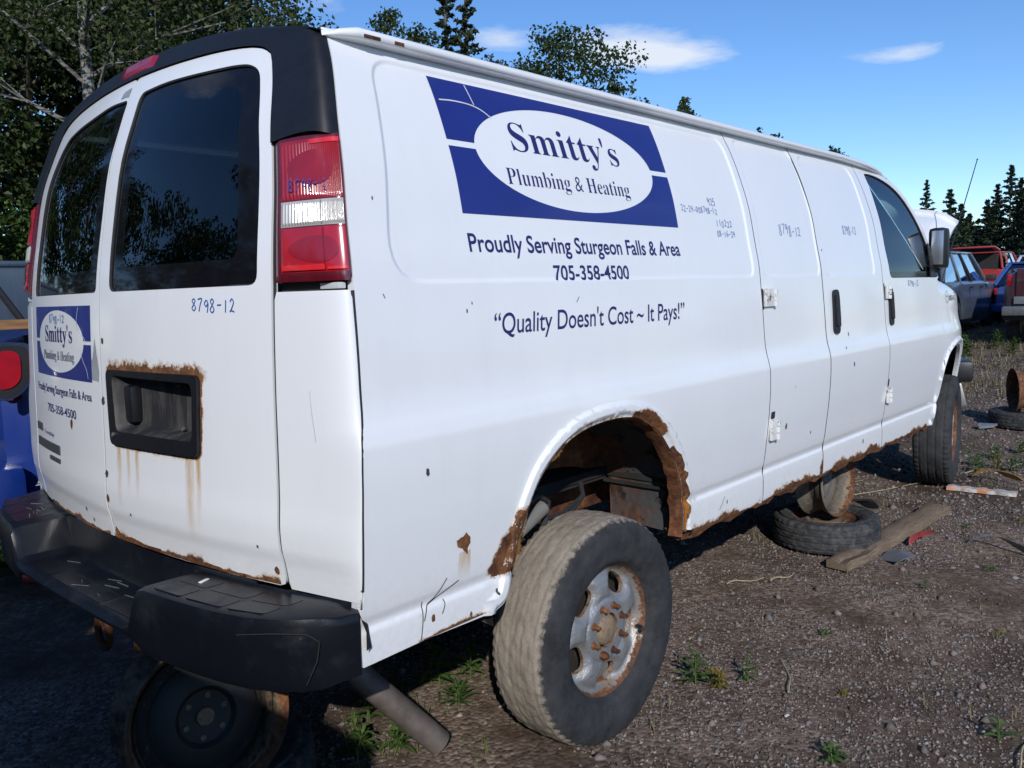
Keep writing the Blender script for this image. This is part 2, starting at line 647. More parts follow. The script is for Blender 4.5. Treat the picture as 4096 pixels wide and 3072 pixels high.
def panel(name, loops, us, vs, surf, sign, mat, parent, lip=0.02, ds=0.02, extra=None, off=0.0, fade=None):
    """a sheet cut by 2D outlines and laid on the surface surf(u, v); lip = depth of the turned-in edge"""
    loops = [resample(l, ds) for l in loops]
    g = np.array([(a, b) for a in us for b in vs]) if us is not None else np.zeros((0, 2))
    if extra is not None: g = np.vstack([g, extra])
    if len(g):
        ok = pip(g, loops[0])
        for h in loops[1:]: ok &= ~pip(g, h)
        g = g[ok]
    if len(g):
        dm = np.min([dist_poly(g, l) for l in loops], 0)
        g = g[dm > 0.003]
    P, F = cdt(loops, g)
    N = surf_normals(surf, P, sign)
    X = surf(P[:, 0], P[:, 1]) + N * off
    if sign < 0: F = F[:, ::-1]
    V = [tuple(x) for x in X]; NN = [tuple(n) for n in N]; FF = [tuple(f) for f in F]
    if lip > 0:
        for li, l in enumerate(loops):
            n = surf_normals(surf, l, sign)
            x = surf(l[:, 0], l[:, 1]) + n * off
            b = len(V)
            k = len(l)
            V += [tuple(q) for q in x] + [tuple(q) for q in (x - n * lip)]
            NN += [(0, 0, 0)] * (2 * k)
            for i in range(k):
                j = (i + 1) % k
                FF.append((b + i, b + k + i, b + k + j, b + j))
    at = None
    if fade is not None:
        at = {'fade': fade(P)}
    return mesh_obj(name, V, FF, mat, parent, True, normals=NN, attr=at)


def refine(a, b, step, centers=(), half=0.02, fine=0.006):
    s = set(np.round(np.arange(a, b + step / 2, step), 4))
    for c in centers:
        s |= set(np.round(np.arange(c - half, c + half + fine / 2, fine), 4))
    return sorted(x for x in s if a <= x <= b)


# ================================================================== the van's surfaces
PZ = [.56, .60, .63, .70, .722, .738, .768, .85, 1.0, 1.1, 1.15, 1.185, 1.22, 1.27, 1.35, 1.48, 1.56, 1.66, 1.79, 1.92, 2.02, 2.10, 2.14, 2.2]
PY = [.99, 1.008, 1.014, 1.0150, 1.0142, 1.0085, 1.0170, 1.028, 1.043, 1.0475, 1.0465, 1.040, 1.030, 1.0225, 1.0165, 1.005, .997, .978, .953, .913, .874, .834, .811, .77]
prof = pchip(PZ, PY)
ARCH = smooth_curve([(-.60, .645), (-.563, .662), (-.538, .715), (-.516, .819), (-.484, .893), (-.447, .962), (-.40, 1.013), (-.327, 1.059),
                     (-.239, 1.088), (-.133, 1.100), (-.02, 1.097), (.075, 1.075), (.165, 1.025), (.240, .955), (.302, .875), (.345, .800),
                     (.366, .72), (.362, .612)], 4)
ARCHF = smooth_curve([(3.27, .620), (3.318, .672), (3.350, .76), (3.385, .87), (3.425, .955), (3.50, 1.025), (3.62, 1.064), (3.745, 1.074),
                      (3.88, 1.055), (3.99, .99), (4.08, .88), (4.13, .75), (4.15, .62)], 4)
ST1 = round_poly([(-.905, 1.527), (.935, 1.527), (.937, 2.078), (-.812, 2.076)], [.115, .035, .06, .07], 7)
ST2 = round_poly([(1.024, 1.527), (1.582, 1.527), (1.600, 2.092), (1.045, 2.090)], [.035, .035, .06, .06], 6)
ST3 = round_poly([(1.662, 1.527), (2.284, 1.527), (2.302, 2.080), (1.670, 2.082)], [.035, .035, .06, .06], 6)


def rim_points(poly, offs=(-.016, -.011, -.0075, -.005, -.0025, 0, .0025, .005, .0075, .011, .016)):
    P = resample(poly, .012)
    t = np.roll(P, -1, 0) - np.roll(P, 1, 0)
    t /= np.linalg.norm(t, axis=1)[:, None]
    n_ = np.stack([t[:, 1], -t[:, 0]], 1)
    return np.vstack([P + n_ * o for o in offs])


def side_w(x, z):
    x = np.asarray(x, float); z = np.asarray(z, float)
    w = prof(z)
    P = np.stack([x, z], 1)
    up = (z > 1.45) & (x < 2.5)
    if up.any():
        for st in (ST1, ST2, ST3):
            sd = sd_poly(P[up], st)
            w[up] -= 0.0055 * (1 - sstep(-.0075, .0075, sd))
    lo = (z < 1.25)
    for arch, fl in ((ARCH, .052), (ARCHF, .045)):
        nr = lo & (np.abs(x - arch[:, 0].mean()) < 0.75)
        if nr.any():
            d = dist_poly(P[nr], arch, closed=False)
            w[nr] += 0.013 * (1 - sstep(fl - .012, fl, d)) - 0.016 * (1 - sstep(0, .024, d))
    nose = np.maximum(0, x - 3.5)
    w = w - 0.26 * nose ** 2
    zt = np.interp(x, [3.36, 3.6, 4.0, 4.4, 4.75], [1.505, 1.50, 1.462, 1.40, 1.32])
    s = np.where(x > 3.372, np.maximum(0, z - (zt - .10)), 0)
    w = w - s * s / .10
    # gentle dents and oil-canning of an old sheet-metal side
    w = w + 0.0009 * np.sin(3.1 * x + 1.3) * np.sin(6.0 * z + 0.6) + 0.0006 * np.sin(8.3 * x + 2.0 * z)
    return w


def side(x, z):
    x = np.asarray(x, float); z = np.asarray(z, float)
    return np.stack([x, -side_w(x, z), z], 1)


def side_l(x, z):
    x = np.asarray(x, float); z = np.asarray(z, float)
    return np.stack([x, side_w(x, z), z], 1)


xcz = pchip([.56, .78, .86, .905, .95, 1.02, 1.3, 1.53, 1.75, 1.89, 2.01, 2.09, 2.15, 2.2],
            [-1.165, -1.171, -1.180, -1.189, -1.1905, -1.186, -1.177, -1.164, -1.13, -1.102, -1.06, -1.028, -1.0, -.965])
BOW = 0.08


def rear_x(y, z):
    return xcz(z) + BOW * (np.asarray(y, float) / .8) ** 2 + 0.0008 * np.sin(9 * y + 1) * np.sin(5 * z)


def rear(y, z):
    y = np.asarray(y, float); z = np.asarray(z, float)
    return np.stack([rear_x(y, z), y, z], 1)


ye_f = pchip([.5, 1.50, 1.70, 1.867, 1.98, 2.06, 2.13], [.797, .795, .780, .756, .727, .695, .64])
xs_f = pchip([.6, .66, .72, .78, .83, .93, .99, 1.05, 1.10, 1.16, 1.185, 1.21, 1.24, 1.31, 1.41, 1.51, 1.81, 1.89, 1.96, 2.02, 2.07, 2.115, 2.16],
             [-1.065, -1.06, -1.049, -1.044, -1.043, -1.045, -1.046, -1.045, -1.044, -1.039, -1.034, -1.026, -1.021, -1.017, -1.013, -1.01, -.981, -.968, -.953, -.938, -.926, -.918, -.91])


def corner(t, z, sgn=-1.0):
    """rear corner between the door edge (t=0) and the quarter panel (t=1)"""
    t = np.asarray(t, float); z = np.asarray(z, float)
    ye = ye_f(z); xa = rear_x(ye, z)
    xb = xs_f(z) - 0.004; yb = prof(z) - 0.001
    sl = 2 * BOW * ye / .64
    k1 = 0.80 * (yb - ye)
    c1x, c1y = xa + sl * k1, ye + k1
    c2x, c2y = xb - 0.80 * (xb - (xa + sl * (yb - ye))), yb
    a, b, c, d = (1 - t) ** 3, 3 * t * (1 - t) ** 2, 3 * t * t * (1 - t), t ** 3
    return np.stack([a * xa + b * c1x + c * c2x + d * xb, sgn * (a * ye + b * c1y + c * c2y + d * yb), z], 1)


def grid_surf(name, fn, us, vs, mat, parent, sign=1.0, off=0.0, lip=0.0, offn=None, attr=None, closed_lip=True):
    """regular grid patch on fn(u, v)"""
    U, V = np.meshgrid(us, vs, indexing='ij')
    P = np.stack([U.ravel(), V.ravel()], 1)
    N = surf_normals(fn, P, sign)
    o = off if offn is None else offn(P[:, 0], P[:, 1])[:, None]
    if offn is not None:
        f2 = lambda u, v: fn(u, v) + surf_normals(fn, np.stack([u, v], 1), sign) * offn(u, v)[:, None]
        X = f2(P[:, 0], P[:, 1])
        N2 = surf_normals(f2, P, sign)
    else:
        X = fn(P[:, 0], P[:, 1]) + N * o
        N2 = N
    nu, nv = len(us), len(vs)
    F = []
    for i in range(nu - 1):
        for j in range(nv - 1):
            q = (i * nv + j, (i + 1) * nv + j, (i + 1) * nv + j + 1, i * nv + j + 1)
            F.append(q if sign > 0 else q[::-1])
    V3 = [tuple(v) for v in X]; NN = [tuple(v) for v in N2]
    if lip > 0:
        ring = [i * nv for i in range(nu)] + [(nu - 1) * nv + j for j in range(1, nv)] + [i * nv + nv - 1 for i in range(nu - 2, -1, -1)] + [j for j in range(nv - 2, 0, -1)]
        b = len(V3); k = len(ring)
        V3 += [tuple(X[r]) for r in ring] + [tuple(X[r] - N2[r] * lip) for r in ring]
        NN += [(0, 0, 0)] * (2 * k)
        for i in range(k):
            j = (i + 1) % k
            F.append((b + i, b + j, b + k + j, b + k + i))
    return mesh_obj(name, V3, F, mat, parent, True, normals=NN)


# ------------------------------------------------------------------ lettering and marker writing
def text_tris(s, size=1.0, bold=0.0):
    cu = bpy.data.curves.new('tmp_text', 'FONT')
    cu.body = s
    cu.size = size
    cu.resolution_u = 6
    cu.offset = bold
    ob = bpy.data.objects.new('tmp_text', cu)
    COL.objects.link(ob)
    dg = bpy.context.evaluated_depsgraph_get()
    me = ob.evaluated_get(dg).to_mesh()
    V = np.array([tuple(v.co)[:2] for v in me.vertices])
    F = [tuple(p.vertices) for p in me.polygons]
    ob.evaluated_get(dg).to_mesh_clear()
    bpy.data.objects.remove(ob)
    bpy.data.curves.remove(cu)
    return V, F


SERIF = {}
for i, ch in enumerate('ABCDEFGHIJKLMNOPQRSTUVWXYZ'): SERIF[ch] = chr(0x1D400 + i)
for i, ch in enumerate('abcdefghijklmnopqrstuvwxyz'): SERIF[ch] = chr(0x1D41A + i)


def put_text(name, s, surf, sign, u0, u1, v0, v1, mat, parent, serif=False, off=0.0012, shear=0.0, rise=0.0, bold=0.0, capref=None):
    """lay flat lettering on surf so that it spans u0..u1 and its capital height v0..v1"""
    body = ''.join(SERIF.get(c, c) for c in s) if serif else s
    V, F = text_tris(body, bold=bold)
    Vr, _ = text_tris(''.join(SERIF.get(c, c) for c in 'H') if serif else 'H')
    ch = Vr[:, 1].max()
    bm = bmesh.new()
    x0, x1 = V[:, 0].min(), V[:, 0].max()
    uu = u0 + (V[:, 0] - x0) / (x1 - x0) * (u1 - u0)
    vv = v0 + V[:, 1] / ch * (v1 - v0)
    if shear: uu = uu + (vv - v0) * shear
    if rise: vv = vv + (uu - u0) / (u1 - u0) * rise
    bv = [bm.verts.new((a, b, 0)) for a, b in zip(uu, vv)]
    for f in F:
        try: bm.faces.new([bv[i] for i in f])
        except ValueError: pass
    z = vv.min() + 0.018
    while z < vv.max():
        bmesh.ops.bisect_plane(bm, geom=bm.verts[:] + bm.edges[:] + bm.faces[:], plane_co=(0, z, 0), plane_no=(0, 1, 0))
        z += 0.018
    w = min(u0, u1) + 0.05
    while w < max(u0, u1):
        bmesh.ops.bisect_plane(bm, geom=bm.verts[:] + bm.edges[:] + bm.faces[:], plane_co=(w, 0, 0), plane_no=(1, 0, 0))
        w += 0.05
    bmesh.ops.triangulate(bm, faces=bm.faces[:])
    bm.verts.index_update()
    P = np.array([tuple(v.co)[:2] for v in bm.verts])
    FF = [tuple(v.index for v in f.verts) for f in bm.faces]
    bm.free()
    N = surf_normals(surf, P, sign)
    X = surf(P[:, 0], P[:, 1]) + N * off
    return mesh_obj(name, X, FF, mat, parent, True, normals=N)


STROKES = {
    '8': [[(.75, .85), (.45, 1.0), (.15, .82), (.45, .55), (.8, .25), (.5, 0), (.12, .2), (.45, .52), (.75, .85)]],
    '7': [[(.1, .95), (.85, 1.0), (.55, .5), (.35, 0)]],
    '9': [[(.8, .75), (.5, 1.0), (.15, .75), (.45, .5), (.8, .75), (.75, .35), (.65, 0)]],
    '-': [[(.15, .48), (.85, .5)]],
    '1': [[(.5, 1.0), (.46, 0)]],
    '2': [[(.15, .78), (.45, 1.0), (.75, .72), (.35, .18), (.12, .05), (.4, .12), (.9, .02)]],
    '5': [[(.85, 1.0), (.3, .97), (.22, .58), (.65, .6), (.78, .25), (.45, 0), (.12, .1)]],
    '4': [[(.25, 1.0), (.15, .5), (.8, .5)], [(.72, 1.0), (.66, 0)]],
    '0': [[(.5, 1.0), (.15, .6), (.3, .05), (.7, .1), (.82, .6), (.5, 1.0)]],
    '6': [[(.7, 1.0), (.25, .6), (.2, .15), (.55, 0), (.8, .25), (.5, .48), (.22, .3)]],
    '~': [[(.05, .45), (.3, .62), (.65, .4), (.95, .58)]],
    ' ': [],
}


def ribbon_tris(strokes, w):
    """polygons of each stroke segment joined into one outline by overlap"""
    V, F = [], []
    for st in strokes:
        st = np.asarray(st, float)
        if len(st) > 2: st = smooth_curve(st, 4)
        d = np.gradient(st, axis=0)
        nrm = np.stack([-d[:, 1], d[:, 0]], 1)
        nrm /= np.maximum(np.linalg.norm(nrm, axis=1)[:, None], 1e-9)
        b = len(V)
        for p, n in zip(st, nrm):
            V.append(p + n * w / 2); V.append(p - n * w / 2)
        for i in range(len(st) - 1):
            F.append((b + 2 * i, b + 2 * i + 1, b + 2 * i + 3, b + 2 * i + 2))
    return np.array(V), F


def put_strokes(name, strokes, w, surf, sign, mat, parent, off=0.0011):
    V, F = ribbon_tris(strokes, w)
    N = surf_normals(surf, V, sign)
    # tiny rising height along the pen path keeps crossing strokes off the same plane
    X = surf(V[:, 0], V[:, 1]) + N * (off + np.linspace(0, 0.0006, len(V)))[:, None]
    F = [f if sign > 0 else f[::-1] for f in F]
    return mesh_obj(name, X, F, mat, parent, True, normals=N)


def put_hand(name, s, surf, sign, u0, u1, v0, v1, parent, w=0.0045, mat=None):
    n = len(s)
    cw = (u1 - u0) / n
    sts = []
    rr = random.Random(hash(s + name + str(round(u0, 2))) % 1000 if False else len(s) * 7 + int(abs(u0) * 100))
    for i, ch in enumerate(s):
        jx, jy, js = rr.uniform(-.06, .06), rr.uniform(-.12, .12), rr.uniform(.88, 1.08)
        for st in STROKES[ch]:
            sts.append([(u0 + cw * (i + .06 + .88 * (a + jx)), v0 + (v1 - v0) * (b * js + jy)) for a, b in st])
    return put_strokes(name, sts, w, surf, sign, mat or M['ink'], parent)


def patch(name, pts, surf, sign, mat, parent, off=0.0012, step=0.03, jag=0.0, seed=1, fade=None, ds=0.012):
    """thin patch on a surface with an optionally ragged outline"""
    pts = np.asarray(pts, float)
    if jag > 0:
        rr = np.random.RandomState(seed)
        q = resample(pts, 0.008)
        c = q.mean(0)
        d = q - c
        d /= np.maximum(np.linalg.norm(d, axis=1)[:, None], 1e-6)
        ns = rr.normal(0, 1, len(q))
        ns = 0.5 * ns + 0.5 * np.convolve(np.r_[ns[-3:], ns, ns[:3]], np.ones(5) / 5, 'same')[3:-3] * 2
        pts = q + d * (ns * jag)[:, None]
    u = np.arange(pts[:, 0].min(), pts[:, 0].max() + step, step)
    v = np.arange(pts[:, 1].min(), pts[:, 1].max() + step, step)
    if name in ('rust_hole', 'rust_lip'):
        # rust creeping under the paint around the bare spot
        c = pts.mean(0)
        hp = shrink_poly(pts, -.016)
        gu = np.arange(hp[:, 0].min(), hp[:, 0].max(), .007); gv = np.arange(hp[:, 1].min(), hp[:, 1].max(), .007)
        panel('rust_creep', [hp], gu, gv, surf, sign, M['rust_soft'], parent, lip=0.0, ds=ds, off=max(.0008, off - .0012), fade=lambda P: np.clip(.60 - np.maximum(0, sd_poly(P, pts)) / .016 * .62, 0, 1))
    return panel(name, [pts], u, v, surf, sign, mat, parent, lip=0.0, ds=ds, off=off, fade=fade)


def shrink_poly(P, d):
    """convex-ish outline moved in by d (out when negative)"""
    P = resample(P, .02)
    c = P.mean(0)
    r = P - c
    l = np.maximum(np.linalg.norm(r, axis=1)[:, None], 1e-6)
    q = P - r / l * d
    an = np.arctan2(q[:, 1] - c[1], q[:, 0] - c[0])
    mono = np.all(np.diff(np.unwrap(an)) > -0.4)
    if mono: return q
    return P


# ================================================================== the yard
def gz(x, y):
    x = np.asarray(x, float); y = np.asarray(y, float)
    base = .0205 * np.where(x < 28, x, 28 + 8 * np.tanh((x - 28) / 8))
    und = .010 * np.sin(1.7 * x + .8 * y) * np.sin(1.3 * y - .4 * x + 1) + .005 * np.sin(4.3 * x + 1.1) * np.sin(3.7 * y)
    hol = -.022 * np.exp(-(((x - 1.25) / .22) ** 2 + ((y + 1.68) / .16) ** 2))
    far = np.clip((np.hypot(x, y) - 8) / 20, 0, 1) * .05 * np.sin(.31 * x + .2 * y) * np.cos(.23 * y)
    return base + und + hol + far


def axis(lo, hi, fine_lo, fine_hi, f, c):
    a = list(np.arange(fine_lo, fine_hi, f))
    v = fine_lo; s = f
    left = []
    while v > lo:
        s *= 1.18; v -= s; left.append(v)
    v = fine_hi; s = f
    right = [fine_hi]
    while v < hi:
        s *= 1.18; v += s; right.append(v)
    return np.array(left[::-1] + a + right)


gx, gy = axis(-90, 420, -3, 6, .05, 1), axis(-260, 260, -3.2, 3.5, .05, 1)
GX, GY = np.meshgrid(gx, gy, indexing='ij')
GZ = gz(GX.ravel(), GY.ravel())
nx, ny = len(gx), len(gy)
ii, jj = np.meshgrid(np.arange(nx - 1), np.arange(ny - 1), indexing='ij')
q0 = (ii * ny + jj).ravel()
GF = np.stack([q0, q0 + ny, q0 + ny + 1, q0 + 1], 1)
n = NT('dirt_and_gravel')
vec = n.coord()
big = n.noise(.55, 6, .6, vec)
mid = n.noise(3.2, 7, .65, vec)
v1 = n.n('ShaderNodeTexVoronoi'); v1.inputs['Scale'].default_value = 62; n.t.links.new(vec, v1.inputs['Vector'])
v2 = n.n('ShaderNodeTexVoronoi'); v2.inputs['Scale'].default_value = 27; n.t.links.new(vec, v2.inputs['Vector'])
bw = n.n('ShaderNodeSeparateColor'); n.t.links.new(v1.outputs['Color'], bw.inputs[0])
stonec = n.ramp(bw.outputs[0], [(0, (0.0810, 0.0595, 0.0464)), (.35, (0.1458, 0.1079, 0.0848)), (.6, (0.1944, 0.1414, 0.1120)), (.85, (0.2376, 0.1860, 0.1520)), (1, (0.3240, 0.2511, 0.2000))])
soil = n.ramp(mid, [(.3, (0.0540, 0.0344, 0.0232)), (.7, (0.1242, 0.0818, 0.0560))])
grav = n.ramp(n.math('ADD', n.math('MULTIPLY', big, .55), n.math('MULTIPLY', mid, .45)), [(.42, 0.0), (.54, 1.0)])
damp = n.ramp(n.noise(.9, 5, .6, n.coord((1, 1, 1))), [(.40, 1.0), (.54, 0.0)])
col = n.mix(n.math('MULTIPLY', grav, .85), soil, stonec)
col = n.mix(n.math('MULTIPLY', damp, .55), col, (.034, .025, .019))
dryg = n.ramp(n.noise(1.3, 6, .7, n.coord((1, 1, 1))), [(.56, 0.0), (.70, 1.0)])
col = n.mix(n.math('MULTIPLY', dryg, .45), col, (.13, .105, .055))
h = n.math('ADD', n.math('MULTIPLY', n.math('SUBTRACT', 1.0, v1.outputs['Distance']), grav), n.math('MULTIPLY', mid, 1.2))
M['ground'] = n.done(n.bsdf(col, .93, spec=.15, normal=n.bump(h, .5, .010)))
ground = mesh_obj('ground', np.stack([GX.ravel(), GY.ravel(), GZ], 1), GF, M['ground'], None, True)
tag(ground, kind='structure')

# loose gravel, the stones nearest the van modelled
def scatter(n_, seed, region):
    rr = np.random.RandomState(seed)
    x0, x1, y0, y1 = region
    return rr, np.stack([rr.uniform(x0, x1, n_), rr.uniform(y0, y1, n_)], 1)


def stones(name, pts, rr, smin, smax, mat):
    k = len(pts)
    octv = np.array([(1, 0, 0), (0, 1, 0), (-1, 0, 0), (0, -1, 0), (0, 0, 1), (0, 0, -1)], float)
    octf = np.array([(0, 1, 4), (1, 2, 4), (2, 3, 4), (3, 0, 4), (1, 0, 5), (2, 1, 5), (3, 2, 5), (0, 3, 5)])
    size = smin + (smax - smin) * rr.rand(k) ** 2.6
    sh = rr.uniform(.6, 1.35, (k, 6, 1))
    V = octv[None] * sh + rr.normal(0, .16, (k, 6, 3))
    a = rr.uniform(0, 2 * math.pi, k)
    ca, sa = np.cos(a)[:, None], np.sin(a)[:, None]
    X = V[..., 0] * ca - V[..., 1] * sa
    Y = V[..., 0] * sa + V[..., 1] * ca
    V = np.stack([X, Y * rr.uniform(.7, 1, (k, 1)), V[..., 2] * .62], 2) * size[:, None, None]
    z = gz(pts[:, 0], pts[:, 1]) + size * .16
    V += np.stack([pts[:, 0], pts[:, 1], z], 1)[:, None, :]
    F = (octf[None] + (np.arange(k) * 6)[:, None, None]).reshape(-1, 3)
    me = bpy.data.meshes.new(name)
    me.from_pydata(V.reshape(-1, 3).tolist(), [], F.tolist())
    at = me.attributes.new('tone', 'FLOAT', 'POINT')
    at.data.foreach_set('value', np.repeat(rr.rand(k), 6).astype(np.float32))
    me.materials.append(mat)
    me.polygons.foreach_set('use_smooth', np.full(len(me.polygons), True))
    o = bpy.data.objects.new(name, me)
    return link(o)


n = NT('gravel_stone')
t_ = n.attr('tone')
c = n.ramp(t_, [(0, (.060, .048, .041)), (.22, (.118, .100, .088)), (.38, (.150, .148, .150)), (.52, (.178, .140, .125)), (.68, (.200, .155, .138)), (.85, (.190, .180, .176)), (1, (.31, .285, .265))])
M['stone'] = n.done(n.bsdf(c, .85, spec=.2, normal=n.bump(n.noise(300, 3), .3, .002)))
rr, pts = scatter(125000, 11, (-2.2, 3.6, -3.0, 1.2))
from mathutils import noise as mnoise
dens = np.array([mnoise.noise(Vector((p[0] * .9, p[1] * .9, 3.1))) + .5 * mnoise.noise(Vector((p[0] * 3, p[1] * 3, 7))) for p in pts])
pts = pts[dens > -.12 + .5 * (rr.rand(len(pts)) - .5)]
rb_, pb_ = scatter(900, 14, (-2.2, 5.0, -3.0, 1.2))
tag(stones('scattered_stones', pb_, rb_, .010, .030, M['stone']), 'scattered larger stones lying among the gravel', 'stones', kind='stuff')
tag(stones('gravel', pts, rr, .0034, .0105, M['stone']), 'loose grey and pink gravel strewn over the yard', 'gravel', kind='stuff')
rr, pts = scatter(34000, 12, (3.4, 13.0, -3.5, 3.0))
tag(stones('gravel', pts, rr, .006, .022, M['stone']), 'gravel of the yard lane beyond the parked van', 'gravel', kind='stuff')


# ================================================================== the cargo van
van = empty('cargo_van', (0, 0, 0), 0, 'long rusty white cargo van with blue plumbing decals, propped up on old wheels', 'van')
G = 0.0030
ZTOP = 2.112
zs_fine = refine(.60, 2.11, .028, (.735, .755, 1.17, 1.20), .022, .0055)

# ---- rear quarter panel with the wheel opening
zz = np.linspace(.655, ZTOP, 70)
rear_edge = np.stack([xs_f(zz), zz], 1)
q_loop = np.vstack([rear_edge, [(.985 - G, ZTOP), (.985 - G, .606)], [(.55, .607)], ARCH[::-1][1:-1], [(-.60, .645), (-.85, .652), (-1.045, .648)]])
xg = refine(-1.05, .98, .04)
rings = []
for d in (.006, .012, .018, .024, .032, .040, .044, .048, .052, .056, .064, .075):
    for i in range(0, len(ARCH) - 1):
        a, b = ARCH[i], ARCH[i + 1]
        t = (b - a) / np.linalg.norm(b - a)
        n = np.array([-t[1], t[0]])
        rings.append(a + n * d)
quarter = panel('quarter_panel', [q_loop], xg, zs_fine, side, 1.0, M['white'], van, lip=.022, ds=.018, extra=np.vstack([np.array(rings), rim_points(ST1)]))
# ---- side cargo doors
cargo_rear = panel('cargo_door', [[(.985 + G, .612), (1.5955, .612), (1.5955, 2.108), (.985 + G, 2.108)]],
                   refine(.985, 1.6, .04), zs_fine, side, 1.0, M['white'], van, lip=.022, extra=rim_points(ST2))
cargo_front = panel('cargo_door', [[(1.6045, .612), (2.39 - G, .612), (2.39 - G, 2.108), (1.6045, 2.108)]],
                    refine(1.6, 2.39, .04), zs_fine, side, 1.0, M['white'], van, lip=.022, extra=rim_points(ST3))
# ---- front door with its window opening
WIN = round_poly([(2.515, 2.068), (2.60, 2.073), (2.72, 2.066), (2.865, 2.038), (2.965, 1.998), (3.04, 1.945), (3.10, 1.88), (3.16, 1.80), (3.22, 1.72),
                  (3.285, 1.635), (3.335, 1.555), (3.335, 1.503), (2.51, 1.506), (2.491, 1.70), (2.497, 1.87)], [.02, .02, .05, .06, .06, .06, .06, .06, .06, .06, .02, .015, .04, .1, .1], 4)
fd_loop = [(2.39 + G, .612), (3.238, .612), (3.262, .64), (3.318, .76), (3.352, .87), (3.392, .985), (3.391, 1.16), (3.380, 1.20), (3.386, 1.42), (3.372, 1.497),
           (3.352, 1.575), (3.277, 1.69), (3.205, 1.79), (3.145, 1.875), (3.08, 1.965), (3.0, 2.025), (2.9, 2.065), (2.75, 2.096), (2.39 + G, 2.108)]
front_door = panel('front_door', [fd_loop, WIN], refine(2.39, 3.40, .04), zs_fine, side, 1.0, M['white'], van, lip=.02)
fa = [(ARCHF[i] + np.array([0, 0])) for i in range(len(ARCHF))]
fe_top = [(x, float(np.interp(x, [3.36, 3.6, 4.0, 4.4, 4.75], [1.503, 1.498, 1.46, 1.398, 1.318]))) for x in np.linspace(4.7, 3.378, 14)]
fe_loop = [(3.243, .612)] + [tuple(p) for p in ARCHF] + [(4.45, .66), (4.70, .72)] + fe_top + [(3.392, 1.42), (3.386, 1.20), (3.397, 1.165), (3.398, .985), (3.358, .868), (3.324, .758), (3.268, .638)]
rings = []
for d in (.008, .016, .024, .034, .041, .045, .05, .06):
    for i in range(0, len(ARCHF) - 1):
        a, b = ARCHF[i], ARCHF[i + 1]
        t = (b - a) / np.linalg.norm(b - a)
        rings.append(a + np.array([-t[1], t[0]]) * d)
fender = panel('front_fender', [fe_loop], refine(3.25, 4.7, .03), refine(.62, 1.5, .022), side, 1.0, M['white'], van, lip=.02, extra=np.array(rings))
# ---- left flank as one sheet, wheel openings and driver's window cut out
l_loop = np.vstack([rear_edge, [(2.75, 2.10), (2.9, 2.066), (3.0, 2.025), (3.08, 1.965), (3.145, 1.875), (3.277, 1.69), (3.352, 1.575), (3.372, 1.503)], fe_top[::-1],
                    [(4.70, .72), (4.45, .66)], ARCHF[::-1], ARCH[::-1], [(-.60, .645), (-1.045, .648)]])
left_side = panel('side_panel', [l_loop, WIN], refine(-1.05, 4.7, .08), refine(.62, 2.1, .05), side_l, -1.0, M['white'], van, lip=.02, ds=.04)
# ---- dark seals showing in the gaps between the panels
def seal(pts, surf, sign, par, depth=.006, r=.0055):
    P = resample(pts, .03, closed=False)
    X = surf(P[:, 0], P[:, 1]) - surf_normals(surf, P, sign) * (depth + r)
    MB().tube([tuple(p) for p in X], r, 6).build('door_seal', M['rubber'], par)
seal([(.985, .61), (.985, 2.11)], side, 1.0, van, -.0008, .0042)
seal([(1.60, .61), (1.60, 2.11)], side, 1.0, van, -.0010, .0060)
seal([(2.39, .61), (2.39, 2.11)], side, 1.0, van, -.0008, .0046)
seal([(3.40, 1.0), (3.396, 1.165), (3.384, 1.20), (3.390, 1.42), (3.376, 1.50)], side, 1.0, van, .0015, .0038)
seal([(-.001, .81), (-.001, 2.15)], rear, -1.0, van, .001, .0045)
seal([(-(float(ye_f(z)) - .001), z) for z in np.linspace(.81, 2.03, 30)], rear, -1.0, van, .004, .0030)
seal([(float(xs_f(z)) - .0015, z) for z in np.linspace(.83, 1.51, 26)], side, 1.0, van, -.0008, .0046)
# ---- rust flange inside the rear wheel opening
fl_v, fl_f, fl_n = [], [], []
n_arch = surf_normals(side, ARCH, 1.0)
X0 = side(ARCH[:, 0], ARCH[:, 1]) + n_arch * .0005
for i in range(len(ARCH)):
    a = ARCH[max(0, i - 1)]; b = ARCH[min(len(ARCH) - 1, i + 1)]
    t = (b - a) / np.linalg.norm(b - a)
    inw = np.array([t[1], 0, -t[0]])
    k = .030 + .010 * math.sin(i * 1.7) + .006 * math.sin(i * 4.1)
    fl_v += [tuple(X0[i]), tuple(X0[i] + np.array([0, .006, 0]) + inw * .006), tuple(X0[i] + np.array([0, .05, 0]) + inw * (k * .35))]
for i in range(len(ARCH) - 1):
    for j in range(2):
        fl_f.append((i * 3 + j, i * 3 + j + 1, (i + 1) * 3 + j + 1, (i + 1) * 3 + j))
mesh_obj('wheel_arch_flange', fl_v, fl_f, M['rust'], van, True, sharp=40)
# ---- folded rear edge of the quarter panel below the corner
zq = np.linspace(.652, .83, 10)
V = [(float(xs_f(z)) + .001, -float(prof(z)) + .001, z) for z in zq] + [(float(xs_f(z)) - .006, -float(prof(z)) + .035, z) for z in zq] + [(float(xs_f(z)) + .03, -float(prof(z)) + .12, z) for z in zq]
mesh_obj('quarter_return', V, [(k_ * 10 + i, k_ * 10 + i + 1, k_ * 10 + 11 + i, k_ * 10 + 10 + i) for k_ in range(2) for i in range(9)], M['white'], quarter, True)
